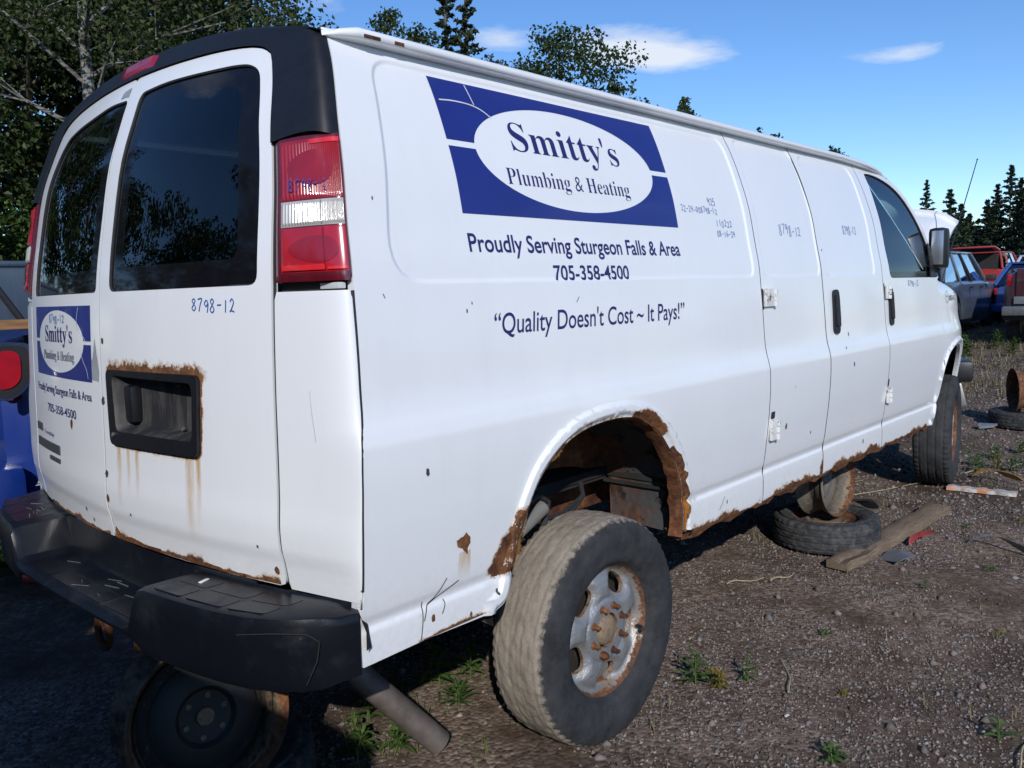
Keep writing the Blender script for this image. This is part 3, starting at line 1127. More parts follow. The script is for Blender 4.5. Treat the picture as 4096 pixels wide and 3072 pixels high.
# ---- rocker pinch weld under the doors
rk = MB()
for i, (xa, xb) in enumerate(((.37, .95), (.95, 1.62), (1.62, 2.1), (2.1, 2.7), (2.7, 3.24))):
    for x0 in np.arange(xa, xb - .01, .06):
        x1 = min(x0 + .06, xb)
        dz0, dz1 = .008 * math.sin(x0 * 23) + .006 * math.sin(x0 * 51), .008 * math.sin(x1 * 23) + .006 * math.sin(x1 * 51)
        rk.add([(x0, -1.002, .615), (x1, -1.002, .615), (x1, -.998, .592 + dz1), (x0, -.998, .592 + dz0), (x0, -.985, .588 + dz0), (x1, -.985, .588 + dz1), (x0, -.93, .63), (x1, -.93, .63)],
               [(0, 3, 2, 1), (3, 4, 5, 2), (4, 6, 7, 5)])
rk.build('rocker_sill', M['rust'], van, True)

# ---- roof, roof rail, header
ys = np.linspace(-.83, .83, 29)
xsr = list(np.linspace(-.95, 2.2, 22)) + list(np.linspace(2.28, 2.82, 8))


def roof_z(x, y):
    x = np.asarray(x, float); y = np.asarray(y, float)
    z = 2.133 + .098 * (1 - np.abs(y / .83) ** 2.3)
    z = z - .012 * np.clip((-.6 - x) / .35, 0, 1) ** 2
    return z - .075 * np.clip((x - 2.2) / .6, 0, 1) ** 2


grid_surf('roof', lambda u, v: np.stack([u, v, roof_z(u, v)], 1), xsr, ys, M['white'], van, 1.0)
for sgn in (-1, 1):
    path = []
    for x in list(np.linspace(-.935, -.85, 5)) + list(np.linspace(-.7, 2.4, 16)) + [2.55, 2.68, 2.77, 2.84, 2.90, 2.95, 3.0, 3.04]:
        dz = float(np.interp(x, [2.3, 2.59, 2.77, 2.87, 2.99, 3.04], [0, -.012, -.022, -.040, -.085, -.12]))
        dy = float(np.interp(x, [2.59, 2.87, 3.04], [0, .008, .03]))
        sc = float(np.interp(x, [-.935, -.90, -.85, 2.6, 3.04], [.12, .65, 1, 1, .25]))
        path.append((x, dz, dy, sc))
    sec = [(.826, 2.108), (.846, 2.110), (.860, 2.111), (.867, 2.115), (.869, 2.124), (.866, 2.132), (.857, 2.138), (.84, 2.141), (.81, 2.1425)]
    V, F = [], []
    for x, dz, dy, sc in path:
        for (y, z) in sec:
            V.append((x, sgn * (.826 + (y - .826) * sc - dy * (0 if y < .83 else .3)), 2.107 + (z - 2.107) * (sc if z < 2.14 else max(sc, .6)) + dz))
    k = len(sec)
    for i in range(len(path) - 1):
        for j in range(k - 1):
            q = (i * k + j, (i + 1) * k + j, (i + 1) * k + j + 1, i * k + j + 1)
            F.append(q if sgn < 0 else q[::-1])
    mesh_obj('roof_rail', V, F, M['white'], van, True, sharp=50)

dtop = pchip([-.72, -.676, -.636, -.55, -.38, -.18, 0, .18, .38, .55, .636, .676, .72], [2.05, 2.090, 2.112, 2.130, 2.145, 2.153, 2.155, 2.153, 2.145, 2.130, 2.112, 2.090, 2.05])
# one black moulding runs from lamp to lamp over the doors: inner edge along the doors, outer edge along flank and roof
zv = np.linspace(1.860, 2.035, 16)
in_r = [(-(float(ye_f(z)) + .001), z) for z in zv] + [(-.694, 2.066)] + [(y, float(dtop(y)) + .005) for y in np.linspace(-.676, 0, 30)]
out_r = [(float(xs_f(z)) - .003, -float(prof(z)), z) for z in np.linspace(1.860, 2.085, 16)]
out_r += [(-.922, -.832, 2.104), (-.924, -.822, 2.118)] + [(-.93, y, float(roof_z(-.93, y)) + .003) for y in np.linspace(-.80, 0, 29)]
in_r = np.array(in_r); out_r = np.array(out_r)
tg2 = np.gradient(smooth_curve(in_r, 1)[:len(in_r)], axis=0)
nr2 = np.stack([-tg2[:, 1], tg2[:, 0]], 1); nr2 /= np.linalg.norm(nr2, axis=1)[:, None]
I3 = rear(in_r[:, 0], in_r[:, 1])
dI = rear(in_r[:, 0] + nr2[:, 0] * 1e-3, in_r[:, 1] + nr2[:, 1] * 1e-3) - I3
dI /= np.linalg.norm(dI, axis=1)[:, None]
I3 = I3 - np.array([.008, 0, 0])
rows_ = []
nst = 14
for i in range(len(in_r)):
    I, O = I3[i], out_r[i].copy()
    dd = O - I
    k1 = .78 * max(.02, float(np.dot(dd, dI[i])))
    k2 = .78 * max(.01, O[0] - I[0])
    c1, c2 = I + dI[i] * k1, O + np.array([-k2, 0, 0])
    bul = np.array([c1[0] - .0, 0, 0])
    row = [tuple(I + np.array([.02, 0, 0]))]
    for t in np.linspace(0, 1, nst):
        row.append(tuple((1 - t) ** 3 * I + 3 * t * (1 - t) ** 2 * c1 + 3 * t * t * (1 - t) * c2 + t ** 3 * O))
    rows_.append(row)
full = rows_ + [[(p[0], -p[1], p[2]) for p in r] for r in rows_[-2::-1]]
k = nst + 1
V = [p for r in full for p in r]
F = [(i * k + j, i * k + j + 1, (i + 1) * k + j + 1, (i + 1) * k + j) for i in range(len(full) - 1) for j in range(k - 1)]
header = mesh_obj('rear_header_trim', V, F, M['black_pl'], van, True, sharp=60)
full = np.array(full)
mid_i = len(full) // 2
# high brake lamp set into the header
V, F = [], []
cols_ = [i for i in range(len(full)) if -.10 <= full[i][3][1] <= .165]
for ci, i in enumerate(cols_):
    for jj_, j in enumerate(range(2, 8)):
        q = full[i][j]
        nn = np.cross(full[min(i + 1, len(full) - 1)][j] - full[i - 1][j], full[i][j + 1] - full[i][j - 1]); nn /= np.linalg.norm(nn)
        if nn[0] > 0: nn = -nn
        q = q + nn * (.007 if 0 < ci < len(cols_) - 1 and 0 < jj_ < 5 else -.002)
        V.append(tuple(q))
for i in range(len(cols_) - 1):
    for j in range(5): F.append((i * 6 + j, i * 6 + j + 1, (i + 1) * 6 + j + 1, (i + 1) * 6 + j))
mesh_obj('high_brake_lamp', V, F, M['red_lens'], header, True, sharp=60)

# ---- rear corners: painted panel, tail lamp, black trim above
ts = np.linspace(.012, .985, 34)
for sgn in (-1.0, 1.0):
    fn = (lambda s: (lambda t, z: corner(t, z, s)))(sgn)
    sg = 1.0 if sgn < 0 else -1.0
    grid_surf('rear_corner_panel', fn, ts, list(np.linspace(.800, 1.512, 40)), M['white'], van, sg, lip=.02, offn=lambda t, z: -.006 * sstep(1.50, 1.512, z) - .004 * (1 - sstep(.80, .812, z)))
    # a thin shadow-dark carrier behind the gaps
    grid_surf('corner_carrier', fn, np.linspace(.0, 1.0, 12), list(np.linspace(.70, 2.10, 30)), M['dark'], van, sg, off=-.028)
    housing = grid_surf('tail_lamp', fn, np.linspace(.02, .99, 40), list(np.linspace(1.533, 1.868, 24)), M['red_edge'], van, sg, lip=.03,
                        offn=lambda t, z: .010 * sstep(1.533, 1.545, z) * (1 - sstep(1.856, 1.868, z)) * sstep(.02, .06, t) * (1 - sstep(.95, .99, t)))
    def flutes(t, z, lo, hi, amp, fr):
        m = sstep(lo, lo + .006, z) * (1 - sstep(hi - .006, hi, z)) * sstep(.085, .11, t) * (1 - sstep(.885, .91, t))
        return .0105 + .004 * m + amp * m * np.sin(t * fr)
    for nm, lo, hi, mt, amp, fr in (('upper_red_lens', 1.716, 1.852, 'red_lens', .0011, 190), ('clear_lens', 1.655, 1.713, 'clear_lens', .0012, 240), ('lower_red_lens', 1.552, 1.652, 'red_lens2', .0, 1)):
        grid_surf(nm, fn, np.linspace(.085, .91, 200 if amp else 60), list(np.linspace(lo, hi, 14)), M[mt], housing, sg, offn=(lambda lo, hi, amp, fr: (lambda t, z: flutes(t, z, lo, hi, amp, fr)))(lo, hi, amp, fr))
    # divider lines, with highlights and shade painted on as bright strips and dark ovals
    for t0, t1, z0, z1, mt in ((.10, .52, 1.556, 1.568, 'red_highlight'), (.56, .88, 1.556, 1.562, 'red_highlight'), (.515, .528, 1.556, 1.650, 'red_edge'), (.40, .90, 1.838, 1.848, 'red_highlight'), (.505, .520, 1.658, 1.710, 'lens_grey')):
        panel('lens_detail', [[(t0, z0), (t1, z0), (t1, z1), (t0, z1)]], np.linspace(t0, t1, 6), [], fn, sg, M[mt], housing, lip=0, ds=.03, off=.0160)
    for cz, rz_, mt in ((1.785, .040, 'red_dark'), (1.602, .030, 'red_dark')):
        panel('lens_shade_oval', [[(.45 + .30 * math.cos(a), cz + rz_ * math.sin(a)) for a in np.linspace(0, 2 * math.pi, 25)[:-1]]], np.linspace(.1, .9, 8), np.linspace(cz - rz_, cz + rz_, 6), fn, sg, M[mt], housing, lip=0, ds=.03, off=.0157)
    # bracket glimpsed under the lamp
    MB().box(tuple(fn(np.array([.45]), np.array([1.522]))[0] + np.array([.022, 0, 0])), (.02, .07, .014), bev=.002).build('lamp_bracket', M['white_in'], van)

# ---- rear doors
zd = refine(.82, 2.15, .03, (.88, .905, .93, .95), .02, .008)
ze = np.linspace(.83, 2.035, 40)
re_r = np.stack([-(ye_f(ze) - .004), ze], 1)
def top_pts(lo, hi, n=16): return [(y, float(dtop(y))) for y in np.linspace(lo, hi, n)]
r_loop = np.vstack([[(-.006, .808), (-.004, 2.153)], top_pts(-.02, -.676), [(-.690, 2.062)], re_r[::-1], [(-.788, .812), (-.77, .806)]])[::-1]
WR = round_poly([(-.066, 2.098), (-.20, 2.105), (-.324, 2.101), (-.537, 2.089), (-.60, 2.080), (-.648, 2.055), (-.678, 1.98), (-.718, 1.847), (-.736, 1.668), (-.744, 1.530), (-.070, 1.530), (-.066, 1.70), (-.074, 1.90)],
                [.03, .05, .05, .05, .03, .03, .05, .1, .1, .03, .03, .1, .1], 4)
REC = round_poly([(-.085, 1.300), (-.514, 1.298), (-.506, 1.118), (-.095, 1.115)], .02, 4)
rdoor = panel('rear_door', [r_loop, WR, REC], refine(-.80, 0, .035), zd, rear, -1.0, M['white'], van, lip=.02, ds=.018)
re_l = np.stack([(ye_f(ze) - .004), ze], 1)
l2 = np.vstack([[(.005, .808), (.003, 2.150)], top_pts(.02, .676), [(.690, 2.062)], re_l[::-1], [(.788, .812), (.77, .806)]])
WL = round_poly([(.010, 2.092), (.14, 2.098), (.273, 2.085), (.42, 2.074), (.535, 2.055), (.60, 2.01), (.645, 1.93), (.68, 1.80), (.70, 1.67), (.708, 1.530), (.020, 1.530), (.014, 1.70), (.004, 1.92)],
                [.02, .05, .05, .05, .03, .03, .05, .1, .1, .03, .02, .1, .1], 4)
ldoor = panel('rear_door', [l2, WL], refine(0, .80, .035), zd, rear, -1.0, M['white'], van, lip=.02, ds=.018)


def shrink(poly, d):
    c = poly.mean(0)
    P = np.asarray(poly)
    a = np.roll(P, 1, 0); b = np.roll(P, -1, 0)
    t = b - a
    t /= np.maximum(np.linalg.norm(t, axis=1)[:, None], 1e-9)
    n = np.stack([-t[:, 1], t[:, 0]], 1)
    area = 0.5 * np.sum(P[:, 0] * np.roll(P[:, 1], -1) - np.roll(P[:, 0], -1) * P[:, 1])
    if area < 0: n = -n
    return P + n * d


def window(door, W_, inner, surf, sign, glass, depth, nm='window_pane'):
    pane = panel(nm, [inner], refine(inner[:, 0].min(), inner[:, 0].max(), .06), refine(inner[:, 1].min(), inner[:, 1].max(), .06), surf, sign, glass, door, lip=0, off=-depth)
    panel('window_border', [shrink(W_, .003), inner], refine(W_[:, 0].min(), W_[:, 0].max(), .04), refine(W_[:, 1].min(), W_[:, 1].max(), .04), surf, sign, M['frit'], door, lip=0, off=-depth)
    seal = MB()
    P3 = surf(W_[:, 0], W_[:, 1]) - surf_normals(surf, W_, sign) * (depth - .002)
    seal.tube([tuple(p) for p in P3] + [tuple(P3[0])], .0045, 6, cap=False).build('window_seal', M['rubber'], door)
    return pane


INR = round_poly([(-.135, 2.060), (-.30, 2.062), (-.557, 2.033), (-.598, 2.0), (-.64, 1.80), (-.662, 1.597), (-.137, 1.597), (-.132, 1.80)], [.03, .05, .04, .05, .1, .035, .035, .1], 4)
INL = round_poly([(.075, 2.056), (.22, 2.058), (.45, 2.02), (.515, 1.97), (.58, 1.80), (.615, 1.597), (.085, 1.597), (.075, 1.80)], [.03, .05, .04, .05, .1, .035, .035, .1], 4)
window(rdoor, WR, INR, rear, -1.0, M['glass_rear'], .007)
window(ldoor, WL, INL, rear, -1.0, M['glass_rear'], .007)
INF = shrink(WIN, .027)
INF[:, 1] = np.maximum(INF[:, 1], 1.540)
window(front_door, WIN, INF, side, 1.0, M['glass_side'], .008)
INFl = INF.copy()
panel('side_window', [INFl], refine(2.4, 3.4, .08), refine(1.5, 2.1, .08), side_l, -1.0, M['glass_side'], van, lip=0, off=-.008)

# ---- number plate recess on the right rear door
rec_o = round_poly([(-.061, 1.311), (-.530, 1.311), (-.518, 1.100), (-.071, 1.097)], .022, 4)
rec_i = round_poly([(-.098, 1.296), (-.508, 1.290), (-.500, 1.140), (-.112, 1.138)], .02, 4)
recess = panel('number_plate_recess', [rec_o, rec_i], refine(-.53, -.06, .02), refine(1.09, 1.31, .02), rear, -1.0, M['black_pl'], rdoor, lip=.016, off=.012)
V = []; n = len(rec_i)
rim3 = rear(rec_i[:, 0], rec_i[:, 1]) - np.array([.012, 0, 0])
ctr = np.array([-.305, 1.215])
inn = ctr + (rec_i - ctr) * np.array([.86, .80])
dp = np.where(inn[:, 0] > -.25, .030, .060)
back3 = rear(inn[:, 0], inn[:, 1]) + np.stack([dp, 0 * dp, 0 * dp], 1)
V = [tuple(p) for p in rim3] + [tuple(p) for p in back3] + [tuple(rear(np.array([-.30]), np.array([1.215]))[0] + np.array([.05, 0, 0]))]
F = [(i, (i + 1) % n, n + (i + 1) % n, n + i) for i in range(n)] + [(n + i, n + (i + 1) % n, 2 * n) for i in range(n)]
nt_ = NT('dusty_black_plastic')
dust = nt_.ramp(nt_.noise(9, 7, 0.7, nt_.coord((1, 2.2, .35))), [(.45, 0.0), (.72, 1.0)])
M['dusty_pl'] = nt_.done(nt_.bsdf(nt_.mix(dust, (.014, .014, .016), (.11, .10, .09)), .7))
mesh_obj('recess_back', V, F, M['dusty_pl'], recess, True, sharp=35)
for (y, z) in ((-.395, 1.162), (-.455, 1.166), (-.38, 1.278), (-.475, 1.27), (-.098, 1.128)):
    MB().lathe([(0, -.004), (.006, -.003), (.007, 0), (.0065, .004)], 12, Matrix.Translation(Vector(rear(np.array([y]), np.array([z]))[0]) + Vector((.030 if y < -.2 else -.014, 0, 0))) @ Matrix.Rotation(R(-90), 4, 'Y')).build('plate_screw', M['steel'], recess)
MB().box(tuple(rear(np.array([-.155]), np.array([1.215]))[0] + np.array([.022, 0, 0])), (.035, .05, .105), bev=.012).build('handle_pocket', M['black_pl'], recess)

# ---- lettering on the right flank
def rect_minus_ellipse(u0, u1, v0, v1, ga, gb, c, rx, ry, n=40):
    """blue field around an oval, split by a thin horizontal gap ga..gb"""
    def cut(v):
        return rx * math.sqrt(max(0, 1 - ((v - c[1]) / ry) ** 2))
    du = 1 if u1 > u0 else -1
    hi = [(u0, gb), (c[0] - du * cut(gb), gb)]
    a0 = math.asin((gb - c[1]) / ry)
    hi += [(c[0] - du * rx * math.cos(a), c[1] + ry * math.sin(a)) for a in np.linspace(a0, math.pi - a0, n)[1:-1]]
    hi += [(c[0] + du * cut(gb), gb), (u1, gb), (u1, v1), (u0, v1)]
    lo = [(u0, ga), (c[0] - du * cut(ga), ga)]
    a0 = math.asin((ga - c[1]) / ry)
    lo += [(c[0] - du * rx * math.cos(a), c[1] + ry * math.sin(a)) for a in np.linspace(a0, -math.pi - a0, n)[1:-1]]
    lo += [(c[0] + du * cut(ga), ga), (u1, ga), (u1, v0), (u0, v0)]
    return np.array(hi), np.array(lo)


U0, U1 = -.627, .425
hi, lo = rect_minus_ellipse(U0, U1, 1.700, 2.063, 1.876, 1.893, (-.10, 1.880), .427, .153)
lo = lo.copy()
for pl in (hi, lo):
    panel('blue_decal', [pl], refine(U0, U1, .05), refine(1.70, 2.07, .012), side, 1.0, M['blue_vinyl'], quarter, lip=0, ds=.02, off=.0010)
put_text('decal_lettering', "Smitty's", side, 1.0, -.372, .150, 1.889, 1.972, M['navy'], quarter, serif=True, bold=-.006)
put_text('decal_lettering', "Plumbing & Heating", side, 1.0, -.428, .163, 1.790, 1.836, M['navy'], quarter, serif=True, bold=-.012)
put_text('decal_lettering', "Proudly Serving Sturgeon Falls & Area", side, 1.0, -.624, .408, 1.602, 1.648, M['navy'], quarter, bold=.014)
put_text('decal_lettering', "705-358-4500", side, 1.0, -.300, .077, 1.5245, 1.566, M['navy'], quarter, bold=.014)
put_text('decal_lettering', "\u201CQuality Doesn't Cost ~ It Pays!\u201D", side, 1.0, -.575, .380, 1.386, 1.440, M['navy'], quarter, shear=.16, bold=.006)
for st1 in [[(-.612, 2.0), (-.56, 2.004), (-.50, 2.002), (-.46, 1.992), (-.43, 1.975)], [(-.492, 2.06), (-.487, 2.03), (-.482, 2.003)]]: put_strokes('decal_crack', [st1], .0038, side, 1.0, M['crack'], quarter, off=.0016)
# ---- the same mark, smaller, on the left rear door
hi, lo = rect_minus_ellipse(.688, .064, 1.266, 1.494, 1.377, 1.388, (.378, 1.382), .256, .100)
for pl in (hi, lo):
    panel('blue_decal', [pl], refine(.06, .69, .03), refine(1.26, 1.50, .02), rear, -1.0, M['blue_vinyl'], ldoor, lip=0, ds=.02, off=.0010)
put_text('decal_lettering', "Smitty's", rear, -1.0, .532, .222, 1.380, 1.432, M['navy'], ldoor, serif=True)
M['faded'] = plain('sun_faded_lettering', (.15, .17, .22), .6, var=.5, scale=70)
put_text('decal_lettering', "Plumbing & Heating", rear, -1.0, .566, .210, 1.322, 1.351, M['faded'], ldoor, serif=True)
put_text('decal_lettering', "Proudly Serving Sturgeon Falls & Area", rear, -1.0, .700, .074, 1.209, 1.235, M['navy'], ldoor, bold=.01)
put_text('decal_lettering', "705-358-4500", rear, -1.0, .552, .218, 1.143, 1.170, M['navy'], ldoor, bold=.01)
put_hand('marker_writing', '8798-12', rear, -1.0, .472, .292, 1.440, 1.466, ldoor, .003)
for st1 in [[(.16, 1.49), (.175, 1.45), (.165, 1.42), (.12, 1.40), (.10, 1.385)], [(.15, 1.36), (.13, 1.33), (.10, 1.30), (.09, 1.275)], [(.66, 1.46), (.645, 1.42)]]: put_strokes('decal_crack', [st1], .0028, rear, -1.0, M['crack'], ldoor, off=.0016)
for nm, y0, y1, z0, z1 in (('badge', .760, .660, 1.062, 1.088), ('badge', .745, .415, 1.006, 1.036), ('badge', .545, .412, .978, .992)):
    pts = round_poly([(y0, z0), (y0, z1), (y1, z1), (y1, z0)], .004, 3)
    panel(nm, [pts], refine(min(y0, y1), max(y0, y1), .03), [z0 + .008], rear, -1.0, M['badge'], ldoor, lip=.004, off=.004, ds=.02)
put_text('dealer_lettering', "Tremblay", rear, -1.0, .640, .490, 1.058, 1.072, M['navy'], ldoor, shear=-.3)
# ---- stock numbers in marker
put_hand('marker_writing', '925', side, 1.0, .665, .722, 1.793, 1.820, quarter, .0024)
put_hand('marker_writing', '22-24-008798-12', side, 1.0, .465, .722, 1.760, 1.782, quarter, .0022)
put_hand('marker_writing', '110222', side, 1.0, .70, .825, 1.713, 1.738, quarter, .0024)
put_hand('marker_writing', '08-16-24', side, 1.0, .695, .838, 1.677, 1.699, quarter, .0024)
put_hand('marker_writing', '8798-12', side, 1.0, 1.232, 1.450, 1.699, 1.742, cargo_rear, .003)
put_hand('marker_writing', '8798-12', side, 1.0, 1.946, 2.124, 1.722, 1.765, cargo_front, .003)
put_hand('marker_writing', '8798-12', side, 1.0, 2.788, 2.973, 1.456, 1.489, front_door, .003)
put_hand('marker_writing', '8798-12', rear, -1.0, -.498, -.670, 1.471, 1.502, rdoor, .0034)
M['ink_red'] = plain('marker_on_lens', (.05, .06, .30), .5)
c8 = lambda t, z: corner(t, z) + np.array([-.017, -.017, 0])
put_hand('marker_writing', '8798-12', c8, 1.0, .12, .58, 1.738, 1.762, van, .0032, M['ink_red'])
put_text('fleet_number', "00016167", side, 1.0, 3.565, 3.752, 1.355, 1.388, M['badge'], fender)
put_strokes('inspection_sticker', [[(3.52 + .028 * math.cos(a), 1.38 + .037 * math.sin(a)) for a in np.linspace(0, 2 * math.pi, 17)], [(3.50, 1.384), (3.54, 1.384)]], .003, side, 1.0, M['badge'], fender)

# ---- rust, chips, runs and dents of the paint
fmx = lambda P: np.ones(len(P))
patch('rust_hole', [(-.632, .769), (-.609, .802), (-.585, .836), (-.55, .868), (-.526, .912), (-.505, .905), (-.498, .915), (-.483, .90), (-.505, .85), (-.522, .778), (-.545, .745), (-.61, .742)], side, 1.0, M['rust'], quarter, jag=.003, seed=3, off=.003)
patch('rust_hole', [(-.754, .879), (-.735, .884), (-.723, .893), (-.708, .88), (-.706, .864), (-.716, .852), (-.716, .836), (-.735, .852), (-.752, .862)], side, 1.0, M['rust'], quarter, jag=.002, seed=5, off=.002)
patch('rust_run', [(-.745, .845), (-.705, .845), (-.70, .76), (-.75, .76)], side, 1.0, M['stain'], quarter, fade=lambda P: .6 * sstep(.76, .845, P[:, 1]), off=.0008)
def band(i0, i1, w, base=0.0, seed=0):
    A = ARCH[i0:i1]
    rr = np.random.RandomState(seed)
    o = []
    for i, a in enumerate(A):
        j = i0 + i
        p = ARCH[max(0, j - 1)]; q = ARCH[min(len(ARCH) - 1, j + 1)]
        t = (q - p) / np.linalg.norm(q - p)
        n = np.array([-t[1], t[0]])
        ww = w * (math.sin(math.pi * (i + .5) / len(A)) ** .35) * rr.uniform(.55, 1.25)
        o.append(a + n * max(.004, ww))
    return np.vstack([A, np.array(o)[::-1]])
nA = len(ARCH)
patch('rust_lip', band(41, 50, .036, seed=2), side, 1.0, M['rust'], quarter, jag=.002, seed=8, off=.003)
patch('rust_lip', band(52, nA - 1, .024, seed=4), side, 1.0, M['rust'], quarter, jag=.002, seed=9, off=.003)
patch('rust_lip', band(62, nA - 1, .017, seed=6), side, 1.0, M['rust_orange'], quarter, jag=.001, seed=10, off=.0045)
patch('rust_lip', band(24, 29, .012, seed=7), side, 1.0, M['rust'], quarter, jag=.002, seed=11, off=.003)
patch('rust_creep', band(20, 40, .016, seed=12), side, 1.0, M['rust_soft'], quarter, off=.002, fade=lambda P: .45 * np.ones(len(P)))
def low_rust(nm, par, x0, x1, z0, z1, peak, seed, seg=.02):
    rr = np.random.RandomState(seed)
    k1, k2, k3 = rr.uniform(0, 6, 3)
    def fd(P):
        top = z0 + (z1 - z0) * (.42 + .30 * np.sin(P[:, 0] * 9 + k1) + .2 * np.sin(P[:, 0] * 23 + k2) + .12 * np.sin(P[:, 0] * 61 + k3)) * peak
        e = sstep(x0, x0 + .05, P[:, 0]) * (1 - sstep(x1 - .05, x1, P[:, 0]))
        return np.clip(1.05 - (P[:, 1] - z0) / np.maximum(top - z0, .004) * .62, 0, 1) * e
    pts = [(x0, z0), (x1, z0), (x1, z1), (x0, z1)]
    panel(nm, [np.array(pts)], np.arange(x0, x1, seg), np.arange(z0, z1, .006), side, 1.0, M['rust_soft'], par, lip=0, off=.0016, ds=.015, fade=fd)
low_rust('rust_creep', quarter, .37, .978, .608, .68, .5, 1)
low_rust('rust_creep', cargo_rear, .992, 1.594, .613, .69, .5, 2)
low_rust('rust_creep', cargo_front, 1.608, 2.384, .613, .69, .5, 3)
low_rust('rust_creep', front_door, 2.40, 3.20, .613, .68, .5, 4)
low_rust('rust_creep', quarter, -.90, -.62, .653, .68, .45, 5)
patch('rust_hole', [(1.565, .62), (1.594, .615), (1.594, .67), (1.586, .68), (1.578, .665), (1.568, .655)], side, 1.0, M['rust'], cargo_rear, jag=.002, seed=21, off=.003)
patch('rust_hole', [(1.15, .614), (1.45, .614), (1.40, .634), (1.33, .628), (1.27, .642), (1.2, .626)], side, 1.0, M['rust'], cargo_rear, jag=.003, seed=22, off=.003)
patch('rust_hole', [(2.12, .614), (2.33, .614), (2.30, .645), (2.26, .64), (2.22, .655), (2.18, .635)], side, 1.0, M['rust'], cargo_front, jag=.003, seed=23, off=.003)
chips = [(cargo_rear, 1.16, .902, .014, 'rust'), (cargo_rear, 1.425, .835, .008, 'badge'), (cargo_front, 1.885, 1.10, .010, 'rust'), (cargo_front, 1.80, 1.185, .007, 'badge'), (cargo_front, 1.86, 1.245, .010, 'rust'),
         (cargo_rear, 1.22, 1.06, .005, 'badge'), (cargo_front, 1.64, 1.64, .006, 'badge'), (quarter, -.92, 1.72, .004, 'badge'), (quarter, -.665, 1.451, .006, 'badge'), (quarter, -.645, 1.47, .004, 'badge'), (quarter, -.855, 1.075, .012, 'badge'),
         (cargo_front, 2.11, .688, .012, 'badge'), (quarter, -.70, .668, .008, 'badge'), (quarter, -.83, .70, .010, 'rust'), (quarter, .68, .675, .010, 'badge'), (quarter, -.60, .70, .011, 'badge')]
for i, (par, x, z, r, mt) in enumerate(chips):
    an = np.linspace(0, 2 * math.pi, 9)[:-1]
    patch('paint_chip', [(x + r * .55 * math.cos(a), z + r * math.sin(a)) for a in an], side, 1.0, M[mt], par, jag=r * .18, seed=40 + i, off=.0012)
for st1 in [[(-.86, .70), (-.845, .735), (-.82, .75), (-.785, .79)], [(-.872, .655), (-.865, .70), (-.862, .75)], [(-.80, .70), (-.79, .72), (-.792, .735)], [(-.845, .735), (-.80, .752), (-.742, .772)]]: put_strokes('scratch', [st1], .003, side, 1.0, M['badge'], quarter)
for st1 in [[(.62, .655), (.64, .675), (.66, .70)], [(-.93, 1.50), (-.926, 1.49)], [(-.20, 1.475), (-.215, 1.46)]]: put_strokes('scratch', [st1], .0025, side, 1.0, M['badge'], quarter)
for x0, x1, z in ((-.84, -.79, 2.118), (-.745, -.715, 2.119)):
    MB().box(((x0 + x1) / 2, -.8685, z), (x1 - x0, .004, .008), bev=.001).build('rail_rust', M['rust'], van)
# rear doors
def rear_low(nm, par, y0, y1, z0, z1, seed, peak=1.0):
    rr = np.random.RandomState(seed); k1, k2 = rr.uniform(0, 6, 2)
    def fd(P):
        top = z0 + (z1 - z0) * (.45 + .3 * np.sin(P[:, 0] * 17 + k1) + .2 * np.sin(P[:, 0] * 47 + k2)) * peak
        return np.clip(1.05 - (P[:, 1] - z0) / np.maximum(top - z0, .003) * .62, 0, 1)
    panel(nm, [np.array([(y0, z0), (y1, z0), (y1, z1), (y0, z1)])], np.arange(y0, y1, .02), np.arange(z0, z1, .005), rear, -1.0, M['rust_soft'], par, lip=0, off=.0016, ds=.015, fade=fd)
rear_low('rust_creep', rdoor, -.775, -.012, .809, .850, 1, .62)
rear_low('rust_creep', ldoor, .03, .62, .809, .836, 2, .7)
patch('rust_hole', [(-.01, .809), (-.30, .809), (-.28, .820), (-.2, .818), (-.12, .826), (-.05, .820), (-.02, .845)], rear, -1.0, M['rust'], rdoor, jag=.003, seed=31, off=.0025)
patch('rust_hole', [(-.42, .809), (-.70, .809), (-.66, .816), (-.58, .814), (-.5, .821)], rear, -1.0, M['rust'], rdoor, jag=.003, seed=32, off=.0025)
def plate_rust(P):
    d = sd_poly(P, rec_o)
    up_ = sstep(1.28, 1.31, P[:, 1])
    return np.clip(.92 - d / (.007 + .015 * up_) * .5, 0, 1)
rr_o = shrink(rec_o, -.042)
panel('rust_creep', [rr_o, shrink(rec_o, .006)], refine(-.58, -.02, .008), refine(1.05, 1.36, .008), rear, -1.0, M['rust_soft'], rdoor, lip=0, off=.0016, ds=.012, fade=plate_rust)
for y, w, z1, s in ((-.098, .028, .90, 1.0), (-.155, .020, .94, .8), (-.205, .022, .93, .9), (-.468, .040, .86, 1.0), (-.505, .022, .90, .9)):
    patch('rust_run', [(y - w / 2, 1.095), (y + w / 2, 1.095), (y + w * .7, z1), (y - w * .7, z1)], rear, -1.0, M['stain'], rdoor,
          fade=(lambda y, w, z1, s: (lambda P: s * sstep(z1, 1.11, P[:, 1]) ** .8 * np.clip(1 - np.abs(P[:, 0] - y) / (w * .62), 0, 1)))(y, w, z1, s), off=.0014, step=.006)
patch('bare_primer', [(.018, 1.268), (.06, 1.275), (.062, 1.33), (.045, 1.36), (.035, 1.40), (.022, 1.35), (.008, 1.30)], rear, -1.0, M['primer'], ldoor, jag=.002, seed=33)
patch('bare_primer', [(.012, 2.10), (.07, 2.105), (.06, 2.125), (.012, 2.13)], rear, -1.0, M['primer'], ldoor, jag=.002, seed=34)
